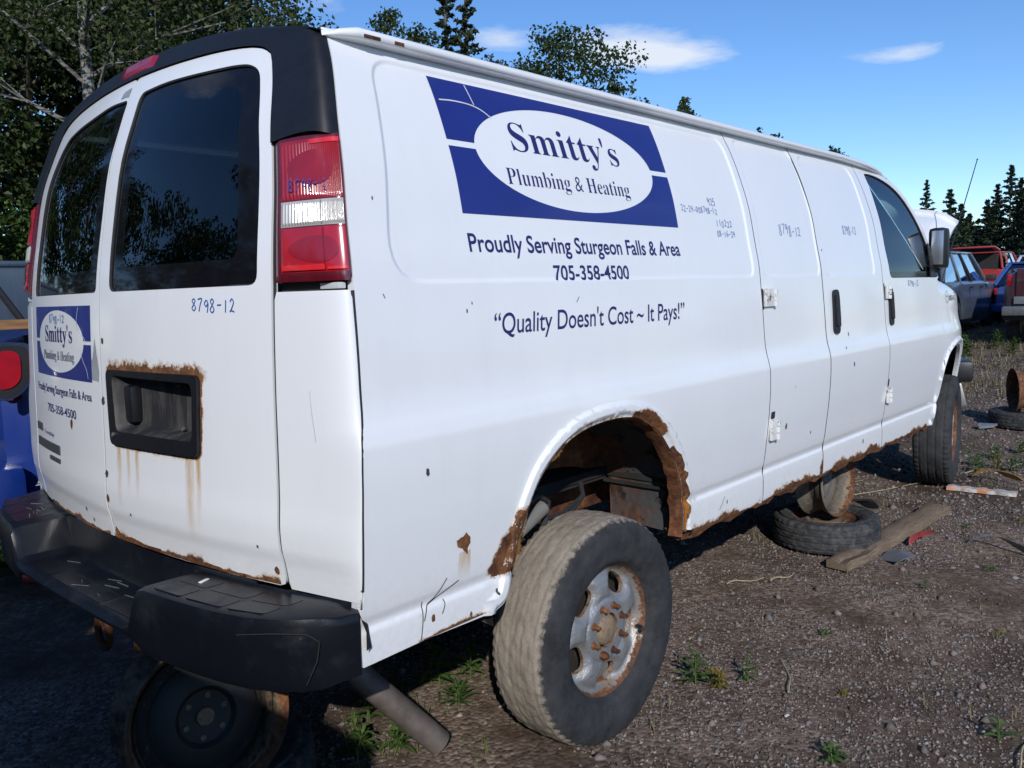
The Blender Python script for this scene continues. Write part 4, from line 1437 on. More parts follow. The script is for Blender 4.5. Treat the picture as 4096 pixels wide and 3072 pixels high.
for i, (par, y, z, r, mt) in enumerate([(ldoor, .27, 1.125, .016, 'rust'), (rdoor, -.02, 1.39, .010, 'badge'), (ldoor, .20, .862, .008, 'badge'), (ldoor, .15, .835, .008, 'badge'), (rdoor, -.15, .90, .006, 'badge'), (rdoor, -.72, .90, .005, 'badge'), (rdoor, -.012, 1.22, .012, 'badge'), (rdoor, -.012, 1.0, .014, 'badge'), (rdoor, -.012, .93, .012, 'rust'), (rdoor, -.77, .845, .010, 'rust')]):
    an = np.linspace(0, 2 * math.pi, 9)[:-1]
    patch('paint_chip', [(y + r * .8 * math.cos(a), z + r * math.sin(a)) for a in an], rear, -1.0, M[mt], par, jag=r * .2, seed=60 + i)
for st1 in [[(.25, 1.285), (.252, 1.25), (.258, 1.21), (.262, 1.17)]]: put_strokes('scratch', [st1], .008, lambda t, z: corner(t, z), 1.0, M['crack'], van)

# ---- worn black step bumper
n = NT('scuffed_black_bumper')
sc1 = n.ramp(n.noise(6, 8, .65), [(.5, 0.0), (.72, 1.0)])
sc2 = n.ramp(n.noise(70, 5, .7, n.coord((1, .25, 1))), [(.62, 0.0), (.75, 1.0)])
c = n.mix(n.math('MULTIPLY', sc1, .45), (.0055, .0065, .0100), (.020, .023, .030))
c = n.mix(n.math('MULTIPLY', sc2, n.math('MULTIPLY', sc1, .5)), c, (.34, .34, .33))
M['bumper'] = n.done(n.bsdf(c, n.math('ADD', n.math('MULTIPLY', sc1, .30), .30), spec=.35, normal=n.bump(n.noise(220, 3), .12, .002)))

half = [((-1.335, 0), (-1.165, 0)), ((-1.334, .10), (-1.165, .10)), ((-1.333, .20), (-1.163, .20)), ((-1.331, .30), (-1.158, .30)), ((-1.328, .38), (-1.153, .38)), ((-1.326, .415), (-1.15, .415)), ((-1.323, .455), (-1.148, .455)), ((-1.320, .49), (-1.146, .49)),
        ((-1.315, .54), (-1.14, .54)), ((-1.305, .62), (-1.13, .62)), ((-1.292, .70), (-1.118, .70)), ((-1.275, .78), (-1.105, .78)), ((-1.253, .85), (-1.09, .84)), ((-1.222, .91), (-1.078, .885)), ((-1.185, .958), (-1.066, .925)),
        ((-1.145, .993), (-1.057, .955)), ((-1.105, 1.015), (-1.05, .98)), ((-1.06, 1.026), (-1.043, 1.0))]
stn = [((a[0], -a[1]), (b[0], -b[1])) for a, b in half[::-1]] + [((a[0], a[1] * (1 - .075 * max(0, a[1] - .5) / .5)), (b[0], b[1] * (1 - .06 * max(0, b[1] - .5) / .5))) for a, b in half[1:]]
V, F = [], []
for (o, i_) in stn:
    y = abs(o[1])
    pad = float(sstep(.40, .465, y))
    endk = float(sstep(.98, 1.03, y))
    zt = .684 + (.796 - .684) * pad - .012 * endk
    zb = .652 - .020 * pad * (1 - endk) - .01 * pad
    zb = .652 * (1 - pad) + (.622 + .018 * endk) * pad
    ins = np.array(i_); out_ = np.array(o)
    d = out_ - ins
    L = lambda t, z: (ins[0] + d[0] * t, ins[1] + d[1] * t, z)
    V += [L(0, .80), L(.02, max(zt, .70) if pad < .5 else zt), L(.06, zt), L(.80, zt), L(.93, zt - .006), L(.985, zt - .022 if pad > .3 else zt - .012), L(1.0, (zt * .6 + zb * .4)), L(.985, zb + .02 if pad > .3 else zb + .008), L(.93, zb), L(.4, zb + .02), L(0, zb + .03)]
k = 11
for i in range(len(stn) - 1):
    for j in range(k - 1):
        F.append((i * k + j, (i + 1) * k + j, (i + 1) * k + j + 1, i * k + j + 1))
F.append(tuple(range(k))); F.append(tuple(range((len(stn) - 1) * k + k - 1, (len(stn) - 1) * k - 1, -1)))
bumper = mesh_obj('rear_step_bumper', V, F, M['bumper'], van, True, sharp=38)
# moulded tread pads on the pads and the step
def tread_pad(c0, c1, y0, y1, z):
    """flat rounded pad on the bumper between depth fractions c0..c1 and y0..y1"""
    def pt(t, y):
        ya = abs(y)
        o = np.array([np.interp(ya, [h[0][1] for h in half], [h[0][0] for h in half]), ya]); i_ = np.array([np.interp(ya, [h[1][1] for h in half], [h[1][0] for h in half]), ya])
        q = i_ + (o - i_) * t
        return (q[0], math.copysign(q[1], y))
    pts = round_poly([pt(c0, y0), pt(c1, y0), pt(c1, y1), pt(c0, y1)], .014, 4)
    b = MB()
    m = len(pts)
    b.add([(p[0], p[1], z - .004) for p in pts] + [(p[0], p[1], z + .0009) for p in pts], [tuple(range(m, 2 * m))] + [(i, (i + 1) % m, m + (i + 1) % m, m + i) for i in range(m)])
    b.build('tread_pad', M['bumper'], bumper, True, 30)
for s in (-1, 1):
    for (a, b) in ((.50, .615), (.63, .76), (.775, .88)):
        tread_pad(.15, .47, s * a, s * b, .796); tread_pad(.52, .84, s * a, s * b, .796)
for (a, b) in ((-.38, -.20), (-.18, -.01), (.01, .18), (.20, .38)):
    tread_pad(.14, .44, a, b, .684); tread_pad(.49, .82, a, b, .684)
# pale scuffs scraped into the step
rs_ = random.Random(4)
M['scuff'] = plain('grey_scuff', (.13, .135, .14), .7, var=.4, scale=80)
for k_ in range(16):
    if k_ < 8: y_, x_, z_ = rs_.uniform(-.25, .30), rs_.uniform(-1.29, -1.19), .6862
    else: y_, x_, z_ = rs_.uniform(.52, .78), rs_.uniform(-1.24, -1.15), .7980
    a_, L_ = rs_.uniform(1.0, 2.1), rs_.uniform(.02, .07)
    MB().box((x_, y_, z_), (L_, rs_.uniform(.0012, .003), .0012), a_).build('scuff_mark', M['scuff'], bumper, False)
MB().box((-1.19, -.565, .7985), (.030, .010, .003), .4, bev=.001).build('paint_flake', M['white'], bumper)
# panel line of the bumper end
P = [(-1.262, -.845, .755), (-1.222, -.925, .765), (-1.172, -.985, .762), (-1.150, -1.0, .742), (-1.158, -.998, .70), (-1.175, -.978, .645)]
MB().tube(P, .0013, 6).build('bumper_groove', M['dark'], bumper)
# rusty tow eye and hitch bracket under the step
hb = MB()
hb.box((-1.14, -.02, .585), (.05, .50, .06), bev=.006)
hb.box((-1.20, .045, .585), (.05, .075, .10), bev=.008)
hb.build('hitch_bracket', M['rust'], van)
tw = MB(); tw.tube([(-1.215 + .0 * math.cos(a), .045 + .042 * math.cos(a), .515 + .05 * math.sin(a)) for a in np.linspace(0, 2 * math.pi, 17)], .011, 8, cap=False)
tw.build('tow_eye', M['rust'], van)
MB().tube([(-1.19, -.16, .60), (-1.20, -.165, .56), (-1.205, -.175, .53), (-1.215, -.20, .525)], [.016, .014, .013, .012], 8).build('hanger_hook', M['rust'], van)
n = NT('torn_edge'); M['torn'] = n.done(n.bsdf(n.mix(n.noise(40), (.30, .16, .10), (.45, .38, .33)), .8))


# ---- wheels
def tyre_mesh(name, Mx, Ro, Rr, w, mat, parent, style='rib', nA=240, mud=False, seed=0, lumps=0.0):
    """tyre about local Z; +Z is the outer face"""
    h = w / 2
    pr = [(Rr - .004, -.36 * w), (Rr + .006, -.42 * w), (Rr + .03, -.475 * w), ((Ro + Rr) / 2, -.50 * w), (Ro - .045, -.485 * w), (Ro - .020, -.455 * w)]
    tr = list(np.linspace(-.43, .43, 35))
    pr += [(Ro - .010 * abs(t / .43) ** 4, t * w) for t in tr]
    pr += [(Ro - .020, .455 * w), (Ro - .030, .470 * w), (Ro - .034, .474 * w), (Ro - .045, .485 * w), ((Ro + Rr) / 2 + .02, .497 * w), ((Ro + Rr) / 2, .502 * w), ((Ro + Rr) / 2 - .012, .495 * w), (Rr + .03, .475 * w), (Rr + .012, .445 * w), (Rr + .008, .42 * w), (Rr - .004, .36 * w)]
    k = len(pr)
    V = np.zeros((nA, k, 3)); fade = np.zeros((nA, k))
    rr = np.random.RandomState(seed)
    bl = rr.normal(0, 1, (nA, k)); 
    for _ in range(2): bl = (bl + np.roll(bl, 1, 0) + np.roll(bl, -1, 0) + np.roll(bl, 1, 1) + np.roll(bl, -1, 1)) / 5 * 1.5
    for i in range(nA):
        a = 2 * math.pi * i / nA
        for j, (r, z) in enumerate(pr):
            t = z / w
            if 6 <= j < 6 + len(tr):
                if min(abs(abs(t) - .11), abs(abs(t) - .30)) < .014: r -= (.007 if not mud else .0022)
                elif abs(t) > (.31 if not mud else .365) and (i % 4 == 0 or (style == 'lug' and i % 4 == 1)): r -= .006
                elif style == 'rib' and abs(t) < .30 and (i + int(t * 40)) % 6 == 0: r -= .003
                r += lumps * bl[i, j]
            V[i, j] = (r * math.cos(a), r * math.sin(a), z)
            fade[i, j] = t if j < 6 + len(tr) else max(t, .5)
    idx = lambda i, j: (i % nA) * k + j
    F = [(idx(i, j), idx(i + 1, j), idx(i + 1, j + 1), idx(i, j + 1)) for i in range(nA) for j in range(k - 1)]
    X = [tuple(Mx @ Vector(p)) for p in V.reshape(-1, 3)]
    return mesh_obj(name, X, F, mat, parent, True, attr={'across': fade.ravel()})


def tyre_material(name, mud=0.0, dust=.35):
    n = NT(name)
    ac = n.attr('across')
    base = n.ramp(n.noise(12, 6, .6), [(.3, (.020, .021, .023)), (.7, (.046, .048, .052))])
    d = n.ramp(n.noise(30, 6, .65), [(.45, 0.0), (.8, 1.0)])
    c = n.mix(n.math('MULTIPLY', d, dust), base, (.13, .125, .115))
    h = n.noise(120, 6, .7)
    hb_ = n.noise(26, 4, .6)
    if mud:
        e = n.math('SUBTRACT', n.math('ADD', ac, n.math('MULTIPLY', n.math('SUBTRACT', n.noise(45, 7, .75), .5), .30)), .375)
        m = n.math('SUBTRACT', 1.0, n.math('MULTIPLY', e, 14.0, clamp=True))
        mc = n.ramp(n.math('ADD', n.math('MULTIPLY', n.noise(9, 7, .65), .6), n.math('MULTIPLY', h, .4)), [(.3, (.17, .145, .118)), (.55, (.28, .245, .20)), (.75, (.36, .32, .265))])
        c = n.mix(n.math('MULTIPLY', m, mud), c, mc)
    nm = n.bump(n.math('ADD', n.math('MULTIPLY', h, .4), hb_), .5 if mud else .15, .008)
    return n.done(n.bsdf(c, .82, spec=.25, normal=nm))


M['tyre_mud'] = tyre_material('mud_caked_tyre', 1.0, .14)
M['tyre'] = tyre_material('dusty_tyre', 0.0, .22)
M['tyre_old'] = tyre_material('weathered_tyre', 0.0, .8)


def rim_paint(name, col, amount=0.0, rough=.4, metal=.25):
    """painted steel wheel; rust follows the mesh attribute 'fade'"""
    n = NT(name)
    rc, nm = rust_color(n, 1.4)
    e = n.math('MULTIPLY', n.math('SUBTRACT', n.noise(32, 7, .7), .5), 1.3)
    s = n.math('ADD', n.math('ADD', n.attr('fade'), e), amount)
    m = n.ramp(s, [(.44, 0.0), (.60, 1.0)])
    halo = n.ramp(s, [(.15, 0.0), (.55, .55)])
    base = n.ramp(n.noise(6, 5), [(.3, tuple(x * .85 for x in col)), (.7, col)])
    c = n.mix(halo, base, (.42, .30, .17))
    c = n.mix(m, c, rc)
    return n.done(n.bsdf(c, n.math('ADD', n.math('MULTIPLY', m, .45), rough, clamp=True), n.math('MULTIPLY', n.math('SUBTRACT', 1.0, m), metal), normal=nm))


M['rim_silver'] = rim_paint('silver_wheel_paint', (.31, .32, .335), 0.03, .38, .45)
M['rim_cream'] = rim_paint('flaking_white_wheel', (.62, .60, .55), .22)
M['rim_rust'] = rim_paint('rusted_wheel', (.135, .122, .11), -.05, .6, .15)
M['rim_brown'] = rim_paint('brown_rusted_wheel', (.10, .08, .07), .42, .7)
M['rim_shade_dark'] = rim_paint('shade_darkened_rusted_wheel', (.028, .022, .019), .06, .7, .0)  # shade put into the colour: darker copy of the brown rusted wheel


def dish(r, prof_):
    return np.interp(r, [p[0] for p in prof_], [p[1] for p in prof_])


def rim_mesh(name, Mx, Rf, depth, mat, parent, holes, dprof, centre=.058, dish_holes=True, barrel=True, extra_fade=0.0, inner_mat=None):
    """wheel disc with cut holes plus barrel; local +Z is the outer face, z=0 at the outer flange"""
    hl = []
    for (ang, rad, a, b, pw) in holes:
        pts = []
        for th in np.linspace(0, 2 * math.pi, 22)[:-1]:
            u = math.copysign(abs(math.cos(th)) ** pw, math.cos(th)) * a
            v = math.copysign(abs(math.sin(th)) ** pw, math.sin(th)) * b
            pts.append(((rad + u) * math.cos(ang) - v * math.sin(ang), (rad + u) * math.sin(ang) + v * math.cos(ang)))
        hl.append(np.array(pts))
    th = np.linspace(0, 2 * math.pi, 97)[:-1]
    outer = np.stack([Rf * np.cos(th), Rf * np.sin(th)], 1)
    inner = np.stack([centre * np.cos(th[::3]), centre * np.sin(th[::3])], 1)
    ex = []
    for r in np.arange(centre + .006, Rf - .003, .007):
        m = max(24, int(2 * math.pi * r / .011))
        ex += [(r * math.cos(t), r * math.sin(t)) for t in np.linspace(0, 2 * math.pi, m + 1)[:-1]]
    ex = np.array(ex)
    ok = np.ones(len(ex), bool)
    for h in hl + [inner]:
        ok &= ~pip(ex, h) & (dist_poly(ex, h) > .004)
    P, Fc = cdt([outer, inner] + hl, ex[ok])
    rad = np.hypot(P[:, 0], P[:, 1])
    z = -dish(rad, dprof)
    dh = np.min([dist_poly(P, h) for h in hl], 0) if hl else np.full(len(P), 1.0)
    if dish_holes: z -= .020 * (1 - sstep(0, .030, dh)) ** 1.5
    fade = np.clip(sstep(Rf - .035, Rf - .004, rad) * .75 + .42 * (1 - sstep(0, .022, dh)) + .3 * (1 - sstep(centre, centre + .02, rad)) + extra_fade, 0, 1)
    V = [tuple(Mx @ Vector((p[0], p[1], q))) for p, q in zip(P, z)]
    FF = [tuple(f) for f in Fc]
    fd = list(fade)
    # turned-in edges of the holes
    for h in hl + [inner]:
        zz_ = -dish(np.hypot(h[:, 0], h[:, 1]), dprof) - (.020 if dish_holes and len(h) == 21 else 0)
        b = len(V); m = len(h)
        V += [tuple(Mx @ Vector((p[0], p[1], q))) for p, q in zip(h, zz_)] + [tuple(Mx @ Vector((p[0] * .98, p[1] * .98, q - .014))) for p, q in zip(h, zz_)]
        fd += [.5] * (2 * m)
        FF += [(b + i, b + (i + 1) % m, b + m + (i + 1) % m, b + m + i) for i in range(m)]
    if barrel:
        pb = [(Rf, 0), (Rf + .004, -.004), (Rf + .004, -.010), (Rf - .006, -.018), (Rf - .012, -.03), (Rf - .014, -.05), (Rf - .032, -.065), (Rf - .034, -depth * .6), (Rf - .016, -depth * .75), (Rf - .012, -depth + .015), (Rf + .003, -depth + .006), (Rf + .004, -depth), (Rf - .001, -depth - .001), (Rf - .008, -depth + .012), (Rf - .03, -depth * .7), (Rf - .037, -.07), (Rf - .03, -.05)]
        b = len(V); m = 72; k = len(pb)
        for i in range(m):
            a = 2 * math.pi * i / m
            V += [tuple(Mx @ Vector((r * math.cos(a), r * math.sin(a), q))) for r, q in pb]
            fd += [.25 + extra_fade] * k
        for i in range(m):
            j = (i + 1) % m
            FF += [(b + i * k + q, b + j * k + q, b + j * k + q + 1, b + i * k + q + 1) for q in range(k - 1)]
    return mesh_obj(name, V, FF, mat, parent, True, attr={'fade': fd}, sharp=50)


def wheel_matrix(loc, axis, spin=0.0):
    q = Vector(axis).normalized().to_track_quat('Z', 'Y')
    return Matrix.Translation(Vector(loc)) @ q.to_matrix().to_4x4() @ Matrix.Rotation(spin, 4, 'Z')


five = [(R(59 - 72 * i), .158, .033, .050, .85) for i in range(5)]
M['rim_brown2'] = rim_paint('rusty_hub', (.16, .12, .09), .35, .7, .0)
dp5 = [(.05, .012), (.098, .012), (.104, .020), (.125, .012), (.15, .012), (.178, .020), (.195, .034), (.206, .030), (.215, .012), (.224, 0.0), (.232, .002)]
# local +Z -> -Y (outer face), so that the holes sit where the photograph shows them
def side_wheel_matrix(x, y, z, spin=0.0):
    # columns: local X -> world X, local Y -> world Z, local Z -> world -Y
    return Matrix(((1, 0, 0, x), (0, 0, -1, y), (0, 1, 0, z), (0, 0, 0, 1))) @ Matrix.Rotation(spin, 4, 'Z')


Mr = side_wheel_matrix(0.0, -.952, .372)
wheel = rim_mesh('rear_wheel', Mr, .226, .17, M['rim_silver'], van, five, dp5)
tyre_mesh('tyre', side_wheel_matrix(0.0, -.862, .372), .378, .222, .232, M['tyre_mud'], wheel, 'lug', 260, True, 3, .0016)
hub = MB(); hub.lathe([(0, -.004), (.035, -.004), (.046, -.010), (.053, -.022), (.056, -.05)], 32, Mr).build('wheel_hub', M['rim_brown2'], wheel)
for i in range(8):
    a = R(20 + 45 * i)
    st = MB(); st.lathe([(0, .016), (.0055, .016), (.0068, .013), (.0075, -.008), (.013, -.010), (.014, -.016)], 10, Mr @ Matrix.Translation((.0825 * math.cos(a), .0825 * math.sin(a), 0)))
    if i == 5: st.lathe([(0, .012), (.011, .012), (.013, .008), (.015, -.01)], 6, Mr @ Matrix.Translation((.0825 * math.cos(a), .0825 * math.sin(a), 0)))
    st.build('wheel_stud', M['rust'], wheel)
vs_ = Mr @ Vector((.185, -.045, -.018))
MB().tube([vs_, vs_ + Vector((-.006, -.02, 0)), vs_ + Vector((-.02, -.034, 0))], [.006, .006, .008], 8).build('valve_stem', M['rubber'], wheel)
MB().lathe([(.06, -.085), (.17, -.085), (.18, -.10), (.18, -.15)], 40, Mr).build('brake_drum', M['rim_shade_dark'], wheel)
Ml = side_wheel_matrix(0, .80, .372)
lw = rim_mesh('rear_wheel', Ml, .226, .17, M['rim_rust'], van, five, dp5)
tyre_mesh('tyre', side_wheel_matrix(0, .845, .372), .378, .222, .232, M['tyre'], lw, 'rib', 120)
# front wheel
steer = Matrix.Translation((4.012, -.848, .462)) @ Matrix.Rotation(R(9), 4, 'Z') @ Matrix.Translation((-4.012, .848, -.462))
Mf = steer @ side_wheel_matrix(4.012, -.945, .462)
fwh = rim_mesh('front_wheel', Mf, .226, .17, M['rim_cream'], van, five, dp5)
tyre_mesh('tyre', steer @ side_wheel_matrix(4.012, -.848, .462), .378, .222, .235, M['tyre'], fwh, 'rib', 240, False, 5, .0004)
Mf2 = side_wheel_matrix(4.012, .80, .462)
fw2 = rim_mesh('front_wheel', Mf2, .226, .17, M['rim_cream'], van, five, dp5)
tyre_mesh('tyre', side_wheel_matrix(4.012, .845, .462), .378, .222, .235, M['tyre'], fw2, 'rib', 120)

# ---- door hardware
def hinge(par, x, z, w, h, mat, knuckle=True, clipped=True):
    b = MB()
    y = -float(prof(z)) - .004
    b.box((x, y - .004, z), (w, .014, h), bev=.004)
    o = b.build('hinge', mat, par)
    if knuckle:
        for k in range(3):
            MB().tube([(x + w / 2, y - .010, z - h / 2 + h * (k + .06) / 3), (x + w / 2, y - .010, z - h / 2 + h * (k + .86) / 3)], .0105, 10).build('hinge_knuckle', mat, o)
    return o
n = NT('worn_white_hinge'); rc_, _nm = rust_color(n, 1.5)
M['hinge'] = n.done(n.bsdf(n.mix(n.ramp(n.noise(30, 6, .7), [(.53, 0.0), (.62, 1.0)]), (.66, .66, .64), rc_), .5))
hinge(cargo_rear, 1.035, 1.440, .082, .072, M['hinge'])
hinge(cargo_rear, 1.022, .905, .052, .085, M['hinge'])
hinge(front_door, 2.425, 1.433, .035, .072, M['hinge'])
hinge(front_door, 2.398, .893, .03, .085, M['hinge'])
for par, x, z, w, h in ((cargo_rear, 1.02, .965, .036, .03), (cargo_rear, .992, 1.435, .012, .085), (front_door, 2.396, .958, .022, .04), (front_door, 2.402, 1.435, .012, .09)):
    patch('hinge_notch', round_poly([(x - w / 2, z - h / 2), (x + w / 2, z - h / 2), (x + w / 2, z + h / 2), (x - w / 2, z + h / 2)], .006, 3), side, 1.0, M['dark'], par, off=.0012)
for par, x, z, w, h, lean in ((cargo_front, 1.725, 1.356, .068, .205, .016), (front_door, 2.478, 1.356, .056, .20, .01)):
    pts = round_poly([(x - w / 2 - lean / 2, z - h / 2), (x + w / 2 - lean / 2, z - h / 2), (x + w / 2 + lean / 2, z + h / 2), (x - w / 2 + lean / 2, z + h / 2)], .030, 6)
    hd = panel('door_handle', [pts], refine(x - w, x + w, .01), refine(z - h / 2, z + h / 2, .02), side, 1.0, M['black_pl'], par, lip=.012, ds=.01, off=.010)
    ip = round_poly([(x - w * .22, z - h * .34), (x + w * .26, z - h * .34), (x + w * .30, z + h * .38), (x - w * .18, z + h * .38)], .012, 5)
    panel('handle_grip', [ip], [x], refine(z - h / 2, z + h / 2, .02), side, 1.0, M['rubber'], hd, lip=.010, ds=.01, off=.018)

# ---- door mirror
mb = MB()
mb.box((3.335, -1.012, 1.675), (.10, .105, .245), bev=.030)
mir = mb.build('door_mirror', M['black_pl'], front_door)
n = NT('hazy_mirror'); M['mirror'] = n.done(n.bsdf(n.ramp(n.noise(8, 4), [(.3, (.55, .56, .57)), (.7, (.68, .69, .70))]), .28, metal=.9))
MB().box((3.282, -1.018, 1.678), (.006, .066, .20), bev=.002).build('mirror_glass', M['mirror'], mir)
MB().tube([(3.33, -1.01, 1.58), (3.32, -.98, 1.545), (3.30, -.955, 1.53)], [.035, .03, .035], 10).build('mirror_arm', M['black_pl'], mir)
pts = [(3.20, 1.506), (3.345, 1.506), (3.345, 1.56), (3.29, 1.64), (3.235, 1.71), (3.225, 1.60)]
panel('mirror_sail', [round_poly(pts, .012, 3)], refine(3.2, 3.36, .03), refine(1.5, 1.7, .03), side, 1.0, M['black_pl'], front_door, lip=.006, off=.006)

# ---- windscreen, pillars, cowl, raised hood, nose
def ws(u, v):
    """u across -1..1, v up 0..1"""
    u = np.asarray(u, float); v = np.asarray(v, float)
    yb, yt = .90, .76
    x = 3.62 - .92 * v - .10 * u * u * (1 - .3 * v)
    y = u * (yb + (yt - yb) * v)
    z = 1.505 + .625 * v + .02 * np.sin(v * math.pi) + (.02 * (1 - u * u)) * v
    return np.stack([x, y, z], 1)
grid_surf('windscreen', ws, np.linspace(-1, 1, 17), np.linspace(0, 1, 9), M['glass_side'], van, 1.0)
for s in (-1, 1):
    e = ws(np.full(9, float(s)), np.linspace(0, 1, 9))
    V, F = [], []
    dl = [(3.372, 1.50), (3.352, 1.575), (3.277, 1.69), (3.205, 1.79), (3.145, 1.875), (3.08, 1.965), (3.0, 2.025), (2.9, 2.066), (2.75, 2.10)]
    d3 = side(np.array([d[0] for d in dl]), np.array([d[1] for d in dl])); d3[:, 1] *= -s
    for i in range(9): V += [tuple(d3[i] + np.array([.003, 0, .003])), tuple((d3[i] + e[i]) / 2 + np.array([.012, s * .012, .012])), tuple(e[i] + np.array([.004, 0, .004]))]
    for i in range(8):
        for j in range(2): F.append((i * 3 + j, i * 3 + j + 1, (i + 1) * 3 + j + 1, (i + 1) * 3 + j))
    mesh_obj('windscreen_pillar', V, F, M['white'], van, True)
rf = MB()
e = ws(np.linspace(-1, 1, 17), np.full(17, 1.0))
V = [tuple(p) for p in e] + [(2.80, float(y), float(roof_z(2.80, y)) ) for y in np.linspace(-.83, .83, 17)]
mesh_obj('roof_front_edge', V, [(i, i + 1, 17 + i + 1, 17 + i) for i in range(16)], M['white'], van, True)
cw = MB(); cw.box((3.60, 0, 1.47), (.30, 1.80, .05), bev=.01); cw.build('cowl', M['black_pl'], van)
# raised hood: hinged at the cowl, its painted top facing back
def hood(u, v):
    u = np.asarray(u, float); v = np.asarray(v, float)
    ang = R(27)
    L_ = 1.02 * v
    wy = .80 - .06 * v
    crown = .10 * (1 - np.abs(u) ** 2.2) - .10 * np.clip(v - .75, 0, 1) ** 2 * 4
    x = 3.86 + L_ * math.cos(ang) - crown * math.sin(ang)
    z = 1.50 + L_ * math.sin(ang) + crown * math.cos(ang) - .05 * np.clip(np.abs(u) - .85, 0, 1) / .15
    return np.stack([x, u * wy, z], 1)
hd_ = grid_surf('raised_hood', hood, np.linspace(-1, 1, 33), np.linspace(0, 1, 21), M['white'], van, 1.0, lip=.03)
MB().tube([(4.45, -.55, 1.30), (4.55, -.45, 1.72)], .006, 6).build('hood_prop', M['steel'], van)
MB().box((4.10, 0, 1.12), (.9, 1.2, .5), bev=.05).build('engine_block', M['dark'], van)
nf = MB(); nf.box((4.66, 0, 1.05), (.06, 1.30, .62), bev=.02); nf.build('grille', M['black_pl'], van)
fb = MB()
for s in (-1, 1):
    fb.box((4.50, s * .845, .83), (.36, .16, .15), Matrix.Rotation(-s * .35, 3, 'Z'), bev=.03)
fb.box((4.74, 0, .83), (.16, 1.5, .16), bev=.03)
fbo = fb.build('front_bumper', M['black_pl'], van)
ch = MB()
ch.box((4.46, -.86, .665), (.30, .06, .17), Matrix.Rotation(.3, 3, 'Z') @ Matrix.Rotation(R(-14), 3, 'X'), bev=.012)
ch.build('bumper_valance', M['steel'], fbo)
MB().tube([(3.845, -.905, 1.475), (3.87, -.906, 1.55), (4.10, -.914, 1.83), (4.49, -.93, 2.315)], [.009, .005, .0038, .0032], 8).build('radio_antenna', M['black_pl'], van)
MB().lathe([(0, .006), (.005, .003), (.006, 0), (.004, -.006)], 8, Matrix.Translation((4.492, -.93, 2.318))).build('antenna_tip', M['black_pl'], van)

# ---- inside: floor, inner walls with ribs, bulkhead, seats, wheel
MB().box((.60, 0, .80), (3.45, 1.30, .03)).build('cargo_floor', M['dark'], van, False)
for y0, y1 in ((-.96, -.66), (.66, .96)):
    MB().box((-.80, (y0 + y1) / 2, .80), (.42, y1 - y0, .029)).build('cargo_floor', M['dark'], van, False)
    MB().box((1.35, (y0 + y1) / 2, .80), (1.9, y1 - y0, .029)).build('cargo_floor', M['dark'], van, False)
def liner(s):
    z = list(np.linspace(1.13, 2.08, 9)); x = list(np.linspace(-.86, 2.33, 12))
    f = (lambda u, v: np.stack([u, s * (prof(v) - .055), v], 1))
    o = grid_surf('inner_wall', f, x, z, M['white_in'], van, -1.0 if s > 0 else 1.0)
    for xr in (-.75, -.15, .45, 1.0, 1.6, 2.2):
        b = MB()
        for zz0, zz1 in zip(np.linspace(1.14, 1.95, 6)[:-1], np.linspace(1.14, 1.95, 6)[1:]):
            ya, yb = s * (float(prof(zz0)) - .085), s * (float(prof(zz1)) - .085)
            b.add([(xr - .05, ya, zz0), (xr + .05, ya, zz0), (xr + .05, yb, zz1), (xr - .05, yb, zz1), (xr - .07, ya + s * .03, zz0), (xr + .07, ya + s * .03, zz0), (xr + .07, yb + s * .03, zz1), (xr - .07, yb + s * .03, zz1)],
                  [(0, 1, 2, 3), (4, 0, 3, 7), (1, 5, 6, 2)])
        b.build('wall_rib', M['white_in'], o)
    for xr0, xr1 in ((-.69, -.21), (-.09, .39), (.51, .94)):
        MB().box(((xr0 + xr1) / 2, s * .955, 1.40), (xr1 - xr0, .012, .30)).build('wall_board', M['white_in'], o)
liner(1); liner(-1)
bz = np.linspace(.81, 2.10, 12)
bw_ = np.array([float(prof(z)) - .06 for z in bz])
bk = MB(); bk.add([(2.36, -w_, z) for w_, z in zip(bw_, bz)] + [(2.36, w_, z) for w_, z in zip(bw_[::-1], bz[::-1])], [tuple(range(24))]); bk.build('bulkhead', M['white_in'], van, False)
M['seat'] = plain('grey_seat_cloth', (.045, .046, .05), .9, scale=60, var=.3)
for y in (-.46, .46):
    s_ = MB(); s_.box((2.78, y, 1.12), (.50, .50, .16), bev=.05); so = s_.build('seat', M['seat'], van)
    MB().box((2.55, y, 1.42), (.14, .48, .58), Matrix.Rotation(R(-10), 3, 'Y'), bev=.05).build('backrest', M['seat'], so)
    MB().box((2.49, y, 1.78), (.09, .26, .17), Matrix.Rotation(R(-8), 3, 'Y'), bev=.035).build('headrest', M['seat'], so)
st_ = MB(); rot = Matrix.Rotation(R(-62), 4, 'Y')
st_.tube([Vector((3.10, .46, 1.52)) + rot.to_3x3() @ Vector((.19 * math.cos(a), .19 * math.sin(a), 0)) for a in np.linspace(0, 2 * math.pi, 29)], .016, 8, cap=False)
st_.box((3.10, .46, 1.52), (.30, .05, .02), rot.to_3x3()); st_.box((3.12, .46, 1.51), (.10, .12, .04), rot.to_3x3(), bev=.01)
st_.build('steering_wheel', M['rubber'], van)
db = MB(); db.box((3.36, 0, 1.40), (.40, 1.76, .20), bev=.05); db.box((3.38, .46, 1.52), (.25, .42, .08), bev=.03); db.build('dashboard', M['black_pl'], van)
